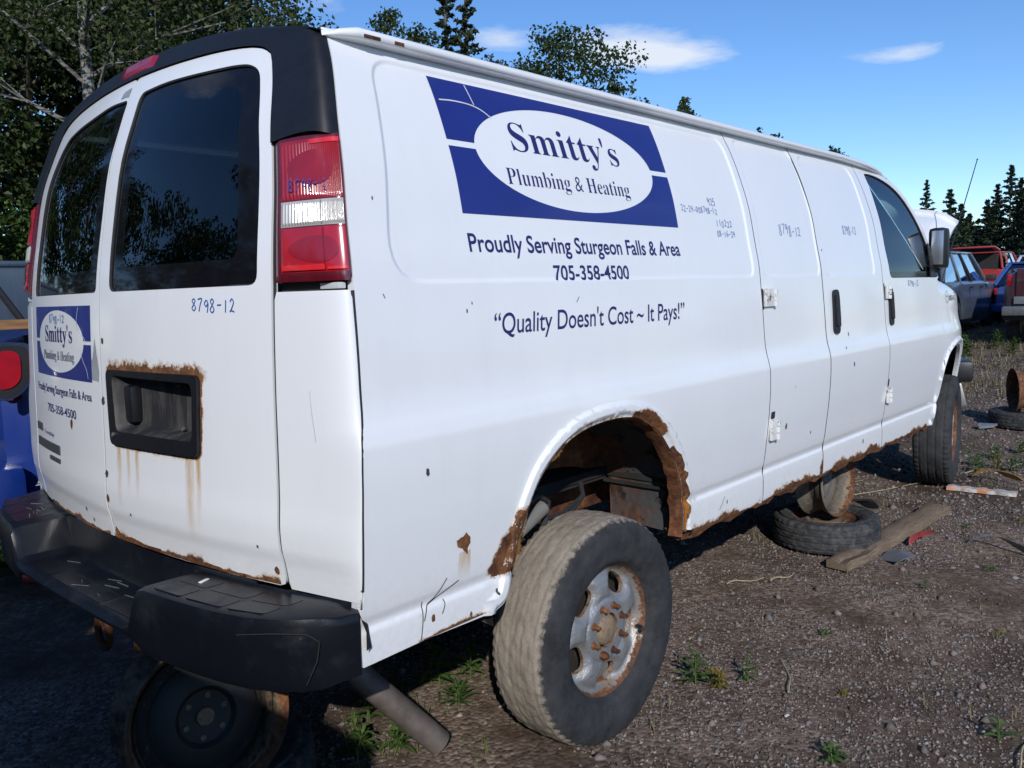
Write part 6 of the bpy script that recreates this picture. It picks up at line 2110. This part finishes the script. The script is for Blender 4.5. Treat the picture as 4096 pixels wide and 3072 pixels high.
def vehicle(name, label, cat, loc, rz, L_, Wd, H, pm, kind='suv', group='scrapped vehicles parked in rows', belt=.58, gate_open=False, clear=.20, wheels=True, lampz=(.62, .80), hatch=.16, bed=None, wheel_r=.34, parts_lod=1):
    root = empty(name, loc, rz, label, cat, group)
    w = Wd / 2
    zb = clear + (H - clear) * belt              # belt line
    xr, xf = .82, L_ - .88                       # wheel stations
    xs = sorted(set(np.round(np.concatenate([np.linspace(0, L_, 25), [xr - .40, xr + .40, xf - .40, xf + .40, xr - .28, xr + .28, xf - .28, xf + .28, xr, xf]]), 3)))
    hood0 = L_ * (.70 if kind != 'pickup' else .74)
    V, F = [], []
    for x in xs:
        e = min(x, L_ - x)
        ww = w * (1 - .16 * max(0, 1 - e / .35) ** 2)
        zl = clear + .10 * max(0, 1 - e / .25)
        for xw in (xr, xf):
            d = abs(x - xw)
            if d < .42: zl = max(zl, clear * .2 + .78 * math.sqrt(max(0, .42 ** 2 - d * d)) / .42 * (wheel_r * 2 / .68))
        zt = zb
        if x > hood0: zt = zb - .16 * ((x - hood0) / (L_ - hood0)) ** 1.6 - .02
        if e < .12: zt -= .05 * (1 - e / .12)
        hgt = zt - zl
        V += [(x, -ww * .80, zl + .02), (x, -ww * .97, zl), (x, -ww, zl + hgt * .35), (x, -ww * .995, zl + hgt * .70), (x, -ww * .96, zl + hgt * .93), (x, -ww * .90, zt), (x, -ww * .45, zt + .025),
              (x, ww * .45, zt + .025), (x, ww * .90, zt), (x, ww * .96, zl + hgt * .93), (x, ww * .995, zl + hgt * .70), (x, ww, zl + hgt * .35), (x, ww * .97, zl), (x, ww * .80, zl + .02)]
    k = 14
    for i in range(len(xs) - 1):
        for j in range(k - 1):
            if bed and j in (5, 6, 7) and bed[0] <= (xs[i] + xs[i + 1]) / 2 <= bed[1]: continue
            F.append((i * k + j, i * k + j + 1, (i + 1) * k + j + 1, (i + 1) * k + j))
    F.append(tuple(range(k - 1, -1, -1))); F.append(tuple(range((len(xs) - 1) * k, len(xs) * k)))
    body = mesh_obj('body', V, F, pm, root, True, sharp=32)
    if bed:
        b = MB(); b.box(((bed[0] + bed[1]) / 2, 0, clear + .42), (bed[1] - bed[0], Wd * .86, .04))
        for s in (-1, 1): b.box(((bed[0] + bed[1]) / 2, s * Wd * .425, (clear + .42 + zb) / 2), (bed[1] - bed[0], .03, zb - clear - .42))
        b.build('bed', M['trim'], root, False)
    # greenhouse
    if kind == 'pickup': g0, g1, r0, r1 = bed[1] + .02, hood0 + .08, bed[1] + .16, hood0 - .55
    elif kind == 'van': g0, g1, r0, r1 = .03, hood0 + .35, .10, hood0 - .35
    else: g0, g1, r0, r1 = .04, hood0 + .12, .04 + hatch * 2.2, hood0 - .62
    wb, wr = w * .90, w * (.72 if kind != 'van' else .88)
    z1 = H - .05
    A = [(g0, -wb, zb - .01), (g1, -wb * .97, zb - .03), (g1, wb * .97, zb - .03), (g0, wb, zb - .01)]
    B = [(r0, -wr, z1), (r1, -wr, z1), (r1, wr, z1), (r0, wr, z1)]
    gl = MB()
    for i in range(4):
        j = (i + 1) % 4
        if gate_open and i == 3: continue
        gl.add([A[i], A[j], B[j], B[i]], [(0, 1, 2, 3)])
    gl.build('windows' if kind != 'van' else 'upper_body', M['car_glass'] if kind != 'van' else pm, root, False)
    if kind != 'van' and not gate_open: MB().box(((r0 + r1) / 2 + .1, 0, (zb + z1) / 2 - .12), ((r1 - r0) * .8, wr * 1.7, (z1 - zb) * .62)).build('dark_interior', M['dark'], root, False)
    if kind == 'van':
        MB().box((g1 - .30, 0, (zb + z1) / 2), (.5, wb * 1.66, (z1 - zb) * .62), bev=.02).build('cab_windows', M['frit'], root)
        MB().box((.055, 0, (zb + z1) / 2), (.03, wb * 1.5, (z1 - zb) * .66), bev=.01).build('rear_windows', M['frit'], root)
    rf = MB(); rf.box(((r0 + r1) / 2, 0, H - .025), (r1 - r0 + .06, wr * 2 + .06, .05), bev=.02); rf.build('roof', pm, root)
    for i in range(4):
        if gate_open and i in (0, 3) and False: continue
        MB().tube([Vector(A[i]), (Vector(A[i]) + Vector(B[i])) / 2 + Vector((0, math.copysign(.015, A[i][1]), 0)), Vector(B[i])], .045, 8).build('pillar', pm, root)
    for f_ in ((.36, .64) if kind != 'pickup' else (.5,)):
        for s in (-1, 1):
            xa = g0 + (g1 - g0) * f_; xb = r0 + (r1 - r0) * f_
            MB().tube([(xa, s * (wb + .004), zb), (xb, s * (wr + .004), z1)], .028, 6).build('pillar', M['trim'] if f_ > .5 else pm, root)
    # lamps, bumpers, plate
    for s in (-1, 1):
        MB().box((.045, s * w * .80, clear + (zb - clear) * .80), (.07, w * .20, (zb - clear) * .22), bev=.02).build('tail_lamp', M['red_lens'], root)
        MB().box((L_ - .03, s * w * .70, clear + (H - clear) * .36), (.10, w * .38, .15), bev=.03).build('headlamp', M['clear_lens'], root)
    MB().box((-.05, 0, clear + .20), (.14, Wd * .94, .20), bev=.05).build('rear_bumper', M['trim'] if kind != 'suv' else pm, root)
    MB().box((L_ + .02, 0, clear + .20), (.14, Wd * .92, .22), bev=.05).build('front_bumper', M['trim'], root)
    for s in (-1, 1):
        xm = g1 - .42
        MB().box((xm, s * (w + .10), zb + .06), (.11, .20, .14), bev=.04).build('door_mirror', M['trim'], root)
        for fx in (.40, .58):
            MB().box((L_ * fx, s * (w * .985 + .008), zb - .12), (.16, .025, .03), bev=.008).build('door_handle', M['trim'], root)
            MB().box((L_ * fx - .18, s * (w * .995), (clear + zb) / 2 + .06), (.008, .012, (zb - clear) * .62)).build('door_gap', M['dark'], root)
    if wheels:
        for x in (xr, xf):
            for s in (-1, 1):
                Mx = Matrix.Translation((x, s * (w - .11), wheel_r)) @ Matrix.Rotation(R(90) * s, 4, 'X') @ Matrix.Identity(4)
                o = MB(); o.lathe([(.02, .06), (.05, .07), (.12, .055), (wheel_r * .58, .06), (wheel_r * .64, .09), (wheel_r * .62, -.05)], 24, Mx)
                wh = o.build('wheel', M['steel'], root)
                MB().lathe([(wheel_r * .62, .085), (wheel_r * .70, .10), (wheel_r * .93, .095), (wheel_r, .07), (wheel_r, -.07), (wheel_r * .93, -.095), (wheel_r * .62, -.085)], 28, Mx).build('tyre', M['tyre'], wh)
    if gate_open:
        MB().box((-.30, 0, H + .10), (.95, Wd * .80, .07), Matrix.Rotation(R(8), 3, 'Y'), bev=.03).build('raised_tailgate', pm, root)
        MB().box((-.30, 0, H + .055), (.80, Wd * .66, .02), Matrix.Rotation(R(8), 3, 'Y')).build('tailgate_glass', M['frit'], root)
        MB().box((.35, 0, (zb + H) / 2 - .05), (.60, Wd * .70, .60)).build('dark_interior', M['dark'], root, False)
    return root, body, zb


grnd = lambda x, y, d=0: (x, y, g_(x, y) + d)
suv_root, _, _ = vehicle('grey_suv', 'slate grey estate car with tinted side windows parked ahead of the van', 'car', grnd(15.6, 3.1), 0, 4.6, 1.85, 1.72, car_paint('slate_grey_paint', (.065, .085, .115), .15), hatch=.12, clear=.24)
vehicle('red_suv', 'red off-roader with its tailgate raised beyond the grey car', 'car', grnd(35.4, 6.3), 0, 4.6, 1.9, 1.80, car_paint('faded_red_paint', (.36, .03, .03)), gate_open=True)
vehicle('blue_hatchback', 'blue hatchback seen from behind between the red and maroon vehicles', 'car', grnd(19.2, 1.35), 0, 4.2, 1.8, 1.42, car_paint('blue_car_paint', (.025, .07, .26), .1), hatch=.30)
mar, marb, mzb = vehicle('maroon_pickup', 'maroon pickup with closed tailgate and silver rear bumper', 'pickup', grnd(14.45, .05), 0, 5.4, 1.95, 1.85, car_paint('maroon_paint', (.050, .010, .016), .1), kind='pickup', belt=.66, bed=(.12, 1.9), clear=.36, wheel_r=.38)
MB().box((-.018, 0, mzb - .24), (.035, 1.44, .48), bev=.012).build('tailgate', car_paint('maroon_tailgate_paint', (.055, .011, .018), .1), mar)
MB().box((-.045, .35, mzb - .20), (.012, .50, .05), bev=.004).build('chrome_lettering_strip', M['chrome'], mar)
MB().box((-.13, 0, .62), (.16, 1.80, .16), bev=.03).build('silver_bumper', M['steel'], mar)
MB().box((-.035, 0, .80), (.03, 1.50, .13), bev=.01).build('grey_valance', M['grey_pl'], mar)
vehicle('dark_suv', 'dark blue estate far along the row of parked vehicles', 'car', grnd(43.5, 6.6), 0, 4.7, 1.9, 1.75, car_paint('dark_navy_paint', (.015, .025, .06)))
vehicle('white_sedan', 'pale silver car far along the row behind the blue hatchback', 'car', grnd(27.5, 2.7), 0, 4.5, 1.8, 1.55, car_paint('pale_silver_paint', (.42, .44, .46)))
vehicle('black_suv', 'black car far along the row beside the silver one', 'car', grnd(27.0, .2), 0, 4.5, 1.8, 1.60, car_paint('black_car_paint', (.012, .012, .014)))
# blue pickup beside the van, its rear corner showing
bp = car_paint('deep_blue_paint', (.006, .030, .20), .12)
pk, pkb, pzb = vehicle('blue_pickup', 'deep blue pickup with red stripes and chrome ringed tail lamps beside the van', 'pickup', grnd(-.86, 2.86), 0, 5.3, 1.92, 1.88, bp, kind='pickup', belt=.67, bed=(.12, 1.95), clear=.36, wheel_r=.38)
for s in (-1,):
    sd_ = lambda x, z: (x, s * .965, z)
    def ring(pts, th, nm, mt, y):
        P = round_poly(pts, .05, 5)
        b = MB(); m = len(P)
        b.add([(p[0], y, p[1]) for p in P] + [(p[0], y - .012, p[1]) for p in P], [tuple(range(m, 2 * m)), tuple(range(m - 1, -1, -1))] + [(i, (i + 1) % m, m + (i + 1) % m, m + i) for i in range(m)])
        return b.build(nm, mt, pk)
    ring([(-.06, 1.07), (.03, 1.09), (.10, 1.16), (.11, 1.345), (-.06, 1.36)], .01, 'lamp_bezel', M['chrome'], -.962)
    ring([(-.055, 1.085), (.025, 1.105), (.085, 1.17), (.095, 1.33), (-.055, 1.345)], .01, 'lamp_surround', M['trim'], -.968)
    ring([(-.055, 1.13), (.01, 1.14), (.045, 1.18), (.05, 1.31), (-.055, 1.32)], .01, 'side_lamp', M['red_lens2'], -.974)
    for zz0, flip in ((1.325, 1), (1.235, -1)):
        b = MB(); b.add([(.22, -.975, zz0 + .02 * flip), (.95, -.975, zz0 + .045 * flip), (1.6, -.975, zz0 - .01 * flip), (.80, -.975, zz0 - .025 * flip)], [(0, 1, 2, 3), (3, 2, 1, 0)]); b.build('stripe_border', M['chrome'], pk, False)
        b = MB(); b.add([(.32, -.978, zz0 + .016 * flip), (.95, -.978, zz0 + .036 * flip), (1.5, -.978, zz0 - .006 * flip), (.82, -.978, zz0 - .016 * flip)], [(0, 1, 2, 3), (3, 2, 1, 0)]); b.build('red_stripe', plain('red_stripe_vinyl', (.45, .02, .03), .4), pk, False)
MB().box((-.06, 0, .62), (.20, 1.94, .28), bev=.05).build('blue_bumper', bp, pk)
MB().box((-.015, 0, pzb - .27), (.035, 1.46, .50), bev=.012).build('tailgate', bp, pk)
MB().box((-.036, 0, pzb - .16), (.012, .22, .06), bev=.006).build('tailgate_handle', M['trim'], pk)
MB().box((-.036, 0, pzb - .33), (.008, 1.30, .02), bev=.003).build('tailgate_crease', M['chrome'], pk)
n = NT('bare_wood_board'); M['board'] = n.done(n.bsdf(n.ramp(n.noise(18, 6, .6, n.coord((.3, 3, 3))), [(.3, (.16, .075, .03)), (.7, (.34, .19, .085))]), .8))
pb = MB(); pb.box((1.2, 1.97, pzb + g_(0, 2) + .035), (4.2, .16, .045), bev=.005); tag(pb.build('bed_board', M['board'], None), 'brown wooden board laid along the blue pickup bed rail', 'board')
vehicle('slate_van', 'slate blue van standing behind the blue pickup', 'van', grnd(-2.0, 6.2), R(2), 4.9, 1.95, 1.93, car_paint('slate_blue_paint', (.05, .075, .11), .3), kind='van', belt=.55)
# unseen vans added behind the camera to shade the ground and rear stand
vehicle('green_shade_van', 'unseen dark green panel van added to shade the ground behind the white van', 'van', grnd(-3.32, -2.42), math.pi, 4.9, 2.0, 2.34, car_paint('green_shade_van_paint', (.02, .05, .03)), kind='van', belt=.5, clear=.26)
vehicle('tan_shade_van', 'unseen faded tan panel van added to shade the ground behind the white van', 'van', grnd(-3.36, -.38), math.pi, 4.9, 2.0, 2.30, car_paint('tan_shade_van_paint', (.22, .18, .13)), kind='van', belt=.5, clear=.26)
vehicle('grey_shade_van', 'unseen grey panel van added beside the tan one to cast shade', 'van', grnd(-3.4, 1.66), math.pi, 4.9, 2.0, 2.25, car_paint('grey_shade_van_paint', (.15, .155, .16)), kind='van', belt=.5, clear=.26)


# ================================================================== trees
M['leaf_a'] = leaf_mat('birch_leaf', (.016, .029, .009), (.085, .098, .032), .3)
M['leaf_b'] = leaf_mat('maple_leaf', (.014, .030, .009), (.068, .098, .028), .3)
M['leaf_c'] = leaf_mat('shrub_leaf', (.022, .050, .010), (.10, .16, .030), .35)
M['needle'] = leaf_mat('spruce_needle', (.008, .018, .009), (.032, .052, .024), .12)
M['needle_p'] = leaf_mat('pine_needle', (.014, .026, .010), (.055, .075, .030), .15)
n = NT('birch_bark')
bk_ = n.ramp(n.noise(7, 6, .7, n.coord((1, 1, 5))), [(.42, 0.0), (.55, 1.0)])
M['birch'] = n.done(n.bsdf(n.mix(bk_, (.04, .035, .03), (.22, .21, .185)), .8))
M['bark_t'] = plain('grey_bark', (.10, .085, .07), .9, var=.4, scale=8, bump=.3)


def quads_mesh(name, C, D, S, Lq, Wq, T, mat, parent, fold=.25):
    """leaf-sized kites: centre, direction, side vectors"""
    k = len(C)
    nrm = np.cross(D, S)
    A = C - D * (Lq / 2)[:, None]
    Bp = C + S * (Wq / 2)[:, None] + nrm * (Wq * fold)[:, None]
    E_ = C + D * (Lq / 2)[:, None]
    G_ = C - S * (Wq / 2)[:, None] + nrm * (Wq * fold)[:, None]
    V = np.stack([A, Bp, E_, G_], 1).reshape(-1, 3)
    b = np.arange(k)[:, None] * 4
    F = np.concatenate([b + np.array([[0, 1, 2]]), b + np.array([[0, 2, 3]])])
    me = bpy.data.meshes.new(name)
    me.from_pydata(V.tolist(), [], F.tolist())
    at = me.attributes.new('tone', 'FLOAT', 'POINT')
    at.data.foreach_set('value', np.repeat(T, 4).astype(np.float32))
    me.materials.append(mat)
    o = bpy.data.objects.new(name, me)
    return link(o, parent)


def unit(v):
    return v / np.maximum(np.linalg.norm(v, axis=1)[:, None], 1e-9)


def broadleaf(name, label, x, y, H, cw, leaves, mat, bark, seed, base=.25, leaf=.10, group='trees around the yard', r0=None, clusters=60, open_=.0, lean=0.0, cat='tree'):
    rr = np.random.RandomState(seed)
    root = empty(name, (x, y, g_(x, y) - .05), 0, label, cat, group)
    tk = MB()
    r0 = r0 or H * .016
    spine = [Vector((lean * H * t * t + .05 * H * .12 * math.sin(t * 5 + seed), .04 * H * .15 * math.sin(t * 4 + seed * 2), H * .93 * t)) for t in np.linspace(0, 1, 9)]
    tk.tube(spine, [r0 * (1 - .88 * t) for t in np.linspace(0, 1, 9)], 9)
    cl = []
    nb = max(9, clusters // 5)
    for i in range(nb):
        t = base + (1 - base) * (i + rr.rand()) / nb
        k = min(7, int(t * 8)); p = spine[k].lerp(spine[k + 1], t * 8 - k)
        a = i * 2.4 + rr.uniform(-.4, .4)
        u = (t - base) / (1 - base)
        ln = cw * (.30 + 1.0 * math.sin(math.pi * min(1, u * .85 + .12)) ** .8) * rr.uniform(.75, 1.15) * .5
        e = p + Vector((math.cos(a) * ln, math.sin(a) * ln, ln * rr.uniform(.25, .8)))
        m_ = p.lerp(e, .5) + Vector((0, 0, ln * .08))
        tk.tube([p, m_, e], [r0 * (.36 * (1 - .6 * t)), r0 * .2 * (1 - .5 * t), r0 * .05], 5)
        for q in range(5):
            f_ = rr.uniform(.45, 1.12)
            c = p.lerp(e, f_) + Vector(rr.normal(0, ln * .20, 3))
            cl.append((c, ln * rr.uniform(.16, .34) + .12))
            if q < 2: tk.tube([m_, c], [r0 * .09, r0 * .03], 4, cap=False)
    cl.append((spine[-1], cw * .10)); cl.append((spine[-1] + Vector((0, 0, .03 * H)), cw * .06))
    tk.build('trunk', bark, root)
    C = np.array([tuple(c) for c, _ in cl]); rad = np.array([r for _, r in cl])
    w = rad ** 1.7; w /= w.sum()
    idx = rr.choice(len(cl), leaves, p=w)
    d = unit(rr.normal(0, 1, (leaves, 3)))
    rr_ = rr.rand(leaves) ** .45
    P = C[idx] + d * (rr_ * rad[idx])[:, None] * np.array([1.15, 1.15, .85])
    D = unit(rr.normal(0, 1, (leaves, 3)) + np.array([0, 0, -.35]) + d * .5)
    S = unit(np.cross(D, rr.normal(0, 1, (leaves, 3))))
    Lq = leaf * rr.uniform(.6, 1.25, leaves)
    tone = np.clip(rr.normal(.42, .2, leaves) + .25 * (rr.rand(len(cl))[idx] - .5), 0, 1)
    quads_mesh('crown', P, D, S, Lq, Lq * .72, tone, mat, root)
    return root


def conifer(name, label, x, y, H, rw, cards, mat, seed, sparse=0.0, base=.06, group='spruces beyond the yard', card=.22, droop=.25, top_frac=1.0):
    rr = np.random.RandomState(seed)
    root = empty(name, (x, y, g_(x, y) - .1), 0, label, 'tree', group)
    tk = MB(); tk.tube([(0, 0, 0), (0, 0, H * .5), (0, 0, H)], [H * .013, H * .008, H * .001], 7)
    nb = int(64 * H / 6)
    Cs, Ds, Ts = [], [], []
    per = max(6, cards // nb)
    for i in range(nb):
        t = base + (1 - base) * ((i + rr.rand()) / nb)
        if rr.rand() < sparse: continue
        a = i * 2.39996 + rr.uniform(-.3, .3)
        ln = rw * (1 - t) ** .85 * rr.uniform(.7, 1.15) + .03 * H * (1 - t) * .3
        dirv = np.array([math.cos(a), math.sin(a), -droop + .5 * t])
        tk.tube([(0, 0, H * t), tuple(np.array([0, 0, H * t]) + dirv * ln)], [H * .0022, H * .0005], 3, cap=False)
        f_ = rr.rand(per) ** .7
        p = np.array([0, 0, H * t]) + dirv[None] * (ln * f_)[:, None]
        spread = (.07 + .12 * (1 - f_)) * ln
        p = p + rr.normal(0, 1, (per, 3)) * spread[:, None] * np.array([1, 1, .45])
        Cs.append(p)
        Ds.append(unit(dirv[None] * .8 + rr.normal(0, .5, (per, 3)) + np.array([0, 0, -.25])))
        Ts.append(np.clip(rr.normal(.4, .25, per), 0, 1))
    tk.build('trunk', M['bark_t'], root)
    C = np.vstack(Cs); D = np.vstack(Ds); T = np.concatenate(Ts)
    S = unit(np.cross(D, rr.normal(0, 1, (len(C), 3))))
    Lq = card * rr.uniform(.6, 1.3, len(C))
    quads_mesh('crown', C, D, S, Lq, Lq * .42, T, mat, root, .1)
    return root


# the wood on the left, behind the blue pickup
left = [('birch_tree', 'white barked birch with a forked top behind the pickups', 2.25, 8.35, 8.2, 2.8, 12000, 'leaf_a', 'birch', 21, .42),
        ('poplar_tree', 'dense leafy tree at the far left end of the wood', 2.2, 13.4, 10.5, 4.6, 19000, 'leaf_b', 'bark_t', 22, .16),
        ('poplar_tree', 'leafy tree left of the white birch', 3.0, 13.0, 9.8, 4.2, 17000, 'leaf_a', 'bark_t', 23, .14),
        ('poplar_tree', 'full crowned tree right of the white birch', 5.0, 13.6, 9.6, 4.2, 17000, 'leaf_b', 'bark_t', 24, .14),
        ('poplar_tree', 'rounded tree in the middle of the left wood', 6.3, 14.4, 9.2, 3.9, 15000, 'leaf_a', 'bark_t', 25, .14),
        ('poplar_tree', 'tree at the right edge of the left wood above the van roof', 7.3, 15.0, 8.8, 3.2, 12000, 'leaf_b', 'bark_t', 26, .16),
        ('poplar_tree', 'tree with browning top standing just right of the left wood', 10.1, 15.8, 8.7, 3.6, 11000, 'leaf_a', 'bark_t', 27, .2),
        ('poplar_tree', 'tall tree deep in the wood left of the birch', 1.0, 16.5, 11.5, 5.0, 15000, 'leaf_b', 'bark_t', 28, .14),
        ('poplar_tree', 'tall tree deep in the wood behind the birch', 5.2, 17.5, 11.0, 5.0, 15000, 'leaf_b', 'bark_t', 29, .14)]
for nm, lb, x, y, H, cw_, lv, mt, bk2, sd_, bs in left:
    broadleaf(nm, lb, x, y, H, cw_, lv, M[mt], M[bk2], sd_, bs, .075 if nm == 'birch_tree' else .12, 'trees of the wood left of the van', clusters=110)
for i, (x, y, h) in enumerate(((1.6, 10.6, 2.9), (2.6, 10.2, 2.4), (3.6, 10.6, 2.8), (.6, 11.2, 3.2), (4.8, 11.4, 2.6))):
    broadleaf('leafy_shrub', 'bright green shrub at the foot of the left wood', x, y, h, 2.2, 5000, M['leaf_c'], M['bark_t'], 60 + i, .06, .10, 'shrubs at the foot of the left wood', clusters=40, cat='shrub')
# trees whose tops rise above the van roof
broadleaf('maple_tree', 'dark bushy tree rising above the rear of the van roof', 14.7, 17.3, 9.9, 2.9, 8000, M['leaf_b'], M['bark_t'], 31, .2, .13, 'trees behind the van')
conifer('pine_tree', 'tall thin pine with ragged branches above the van roof', 14.4, 14.7, 10.9, 1.25, 4200, M['needle_p'], 32, .15, .2, 'pines behind the van', .20, .1)
conifer('pine_tree', 'tall thin pine just right of its twin above the roof', 15.6, 15.1, 11.2, 1.25, 4200, M['needle_p'], 33, .18, .2, 'pines behind the van', .20, .1)
broadleaf('maple_tree', 'round airy tree above the middle of the van roof', 16.6, 12.5, 8.6, 2.9, 9000, M['leaf_b'], M['bark_t'], 34, .3, .13, 'trees behind the van', clusters=75)
broadleaf('young_tree', 'small spindly tree beside the round airy one', 17.6, 11.4, 7.3, 1.5, 1300, M['leaf_b'], M['bark_t'], 35, .4, .13, 'trees behind the van', clusters=30)
broadleaf('poplar_tree', 'low bushy tree behind the two pines', 15.9, 14.0, 8.0, 2.4, 5000, M['leaf_a'], M['bark_t'], 39, .3, .13, 'trees behind the van')
for i, (x, y, H, w_) in enumerate(((31.6, 18.9, 9.5, 2.6), (32.3, 17.9, 9.7, 2.2), (35.7, 15.8, 8.5, 1.8), (36.9, 12.9, 7.3, 1.6), (30.0, 17.2, 8.4, 2.6), (33.5, 15.5, 7.6, 2.0))):
    broadleaf('distant_tree', 'distant leafy tree barely topping the van roof', x, y, H, w_, 1800, M['leaf_b'], M['bark_t'], 70 + i, .3, .22, 'distant trees over the van roof', clusters=35)
for i, (x, y, H, rw) in enumerate(((69.9, 18.2, 8.4, 1.6), (51.0, 11.5, 5.7, 1.5), (53.0, 11.4, 5.0, 1.4), (56.1, 11.7, 4.6, 1.3), (56.4, 10.8, 5.4, 1.4), (58.4, 10.7, 6.5, 1.5), (56.6, 9.6, 7.3, 1.7), (54.8, 8.7, 6.3, 1.5), (56.9, 8.4, 6.9, 1.5),
                                  (61.8, 13.7, 4.4, 1.4), (62.1, 12.6, 4.6, 1.4), (58.0, 9.2, 5.6, 1.5), (60.0, 11.4, 5.2, 1.4), (55.0, 10.2, 4.4, 1.3), (53.5, 7.6, 5.9, 1.5), (57.5, 7.2, 6.4, 1.5), (52.0, 12.6, 4.4, 1.4), (64, 14.8, 5.0, 1.5))):
    conifer('spruce_tree', 'pointed dark spruce at the far end of the yard', x, y, H + .2, rw, 2300, M['needle'], 100 + i, .05, .03, 'spruces at the far end of the yard', .30, .15)
# trees across the lane behind, seen mirrored in the van's glass
for i, (x, y, H, w_) in enumerate(((-5.5, 17, 9.5, 5.0), (-10.5, 16, 7.5, 4.6), (.2, 13.5, 10.5, 4.6), (-2.6, 15.0, 9.0, 4.2), (-14, 10, 8.0, 4.5), (-2.0, 19, 10.0, 4.5), (-20, 3, 7.5, 4.5), (-22, -9, 7.0, 4.0), (-8, 22, 10, 5), (-16, 17, 9, 5), (-14, -20, 7, 4), (4, -62, 7, 5), (22, -66, 8, 5), (44, -60, 8, 5), (-24, 12, 8, 5))):
    broadleaf('lane_tree', 'leafy tree across the lane opposite the van', x, y, H, w_, 5000, M['leaf_b'], M['bark_t'], 140 + i, .12, .21, 'trees across the lane', clusters=50)
# far wood closing the horizon all round
rr = np.random.RandomState(77)
Cs, Ds, Ts = [], [], []
for i in range(420):
    a = rr.uniform(0, 2 * math.pi); d = rr.uniform(82, 120)
    x, y = d * math.cos(a), d * math.sin(a)
    if -.02 < a < .32: x, y = x * 1.05, y * 1.05
    H = rr.uniform(5.5, 9.0); z0 = g_(x, y)
    m = 70
    t = rr.rand(m) ** .8
    an = rr.uniform(0, 2 * math.pi, m)
    r_ = 2.2 * (1 - t) * rr.rand(m) ** .5 + .05
    Cs.append(np.stack([x + r_ * np.cos(an), y + r_ * np.sin(an), z0 + H * t], 1))
    Ds.append(unit(np.stack([np.cos(an), np.sin(an), np.full(m, -.4)], 1) + rr.normal(0, .4, (m, 3))))
    Ts.append(np.clip(rr.normal(.4, .25, m), 0, 1))
C = np.vstack(Cs); D = np.vstack(Ds); T = np.concatenate(Ts)
S = unit(np.cross(D, rr.normal(0, 1, (len(C), 3))))
Lq = rr.uniform(.8, 1.7, len(C))
far = quads_mesh('far_wood', C, D, S, Lq, Lq * .6, T, M['needle'], None, .1)
tag(far, 'dark far-off spruce wood closing the horizon', 'wood', kind='stuff')
